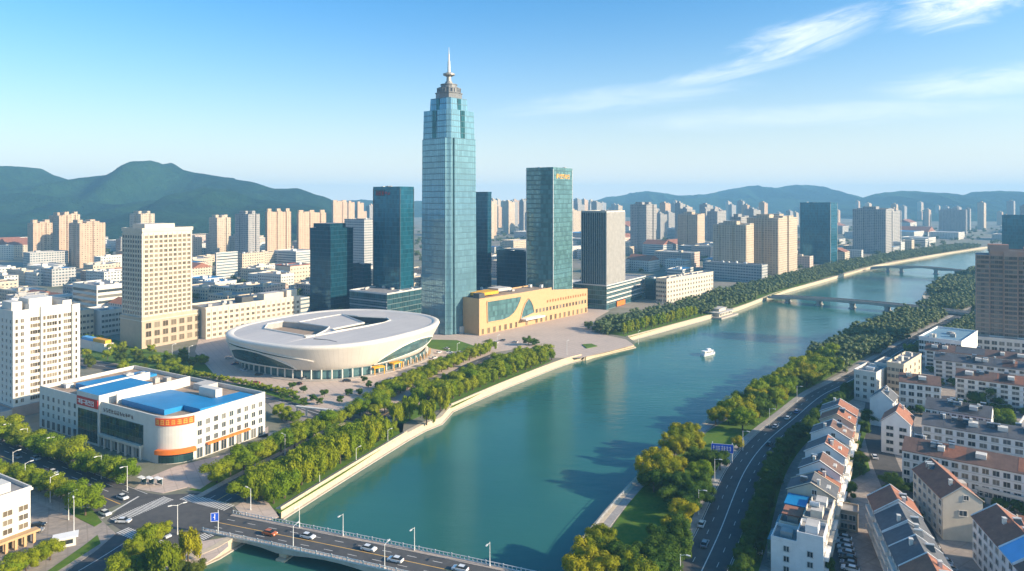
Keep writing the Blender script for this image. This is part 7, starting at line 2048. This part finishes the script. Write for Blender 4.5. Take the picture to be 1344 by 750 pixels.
# floating pier terrace
P = G(947, 415, WZ); o = thing('floating_pier', 'pale terraced floating pier building moored at the tree-lined bank', 'pier', (P[0], P[1], WZ), R(48))
for nm, x0, x1, y0, y1, z0, z1, mt in (('pontoon', -17, 17, -8, 9, -.4, 1.2, m_conc), ('deck_house', -13, 13, -4, 7, 1.21, 4.2, m_ivory), ('roof', -15, 15, -5.5, 8, 4.21, 4.8, m_rooflight), ('upper_house', -7, 6, -1, 6, 4.81, 7.0, m_ivory), ('roof', -8, 7, -2, 7, 7.01, 7.4, m_rooflight)):
    m = MB(); m.box(x0, x1, y0, y1, z0, z1); m.build(nm, mt, o)
for k in range(8): m = MB(); m.box(-12 + k * 3.1, -10 + k * 3.1, -4.06, -4.005, 1.9, 3.6); m.build('window', m_pane, o)
# kiosk, shelters, gate
P = G(86, 716); o = thing('kiosk', 'white gatehouse kiosk at the forecourt of the corner block', 'kiosk', (P[0], P[1], 0), R(30))
for nm, q, mt in (('wall', (-2.6, 2.6, -1.6, 1.6, 0, 2.6), m_white), ('roof', (-3.2, 3.2, -2.1, 2.1, 2.61, 2.9), m_whitetxt), ('window', (-1.9, 1.9, -1.66, -1.605, .9, 2.1), m_pane), ('door', (2.605, 2.66, -.5, .5, .05, 2.1), m_dark)):
    m = MB(); m.box(*q); m.build(nm, mt, o)
for i, px in enumerate((186, 196, 207)):
    P = G(px, 637 + i * .5); o = thing('bus_shelter', ['glass shelter at the avenue side of the plaza in front of the rounded corner', 'middle glass shelter on the plaza in front of the rounded corner', 'glass shelter nearest the crossroads in front of the rounded corner'][i], 'shelter', (P[0], P[1], .13), AD)
    m = MB(); m.box(-1.7, 1.7, -.8, .9, 2.5, 2.65); m.build('roof', m_whitetxt, o); m = MB(); m.box(-1.6, 1.6, .78, .84, .3, 2.4); m.build('back_panel', m_podium if False else mg_podium, o)
    for x in (-1.6, 1.5): m = MB(); m.box(x, x + .1, .68, .77, 0, 2.49); m.build('post', m_pole, o)
P = G(412, 549); o = thing('gate_canopy', 'white gate frame at the road bend in front of the arena forecourt', 'gate', (P[0], P[1], 0), R(-18))
for x in (-9, -4, 4, 9): m = MB(); m.box(x - .3, x + .3, -.3, .3, 0, 4.2); m.build('post', m_white, o)
m = MB(); m.box(-9.6, 9.6, -.8, .8, 4.21, 4.8); m.build('beam', m_white, o)
for i, (px, py, lab) in enumerate([(446, 551, 'leftmost white bollard post by the road bend'), (459, 550, 'white marker post right of the gate frame')]):
    P = G(px, py); m = MB(); m.box(-.3, .3, -.3, .3, 0, 4.0); m.box(-.4, .4, -.4, .4, 4.001, 4.3); ob = m.build('marker_post', m_white); ob.location = (P[0], P[1], 0); tag(ob, lab, 'post')
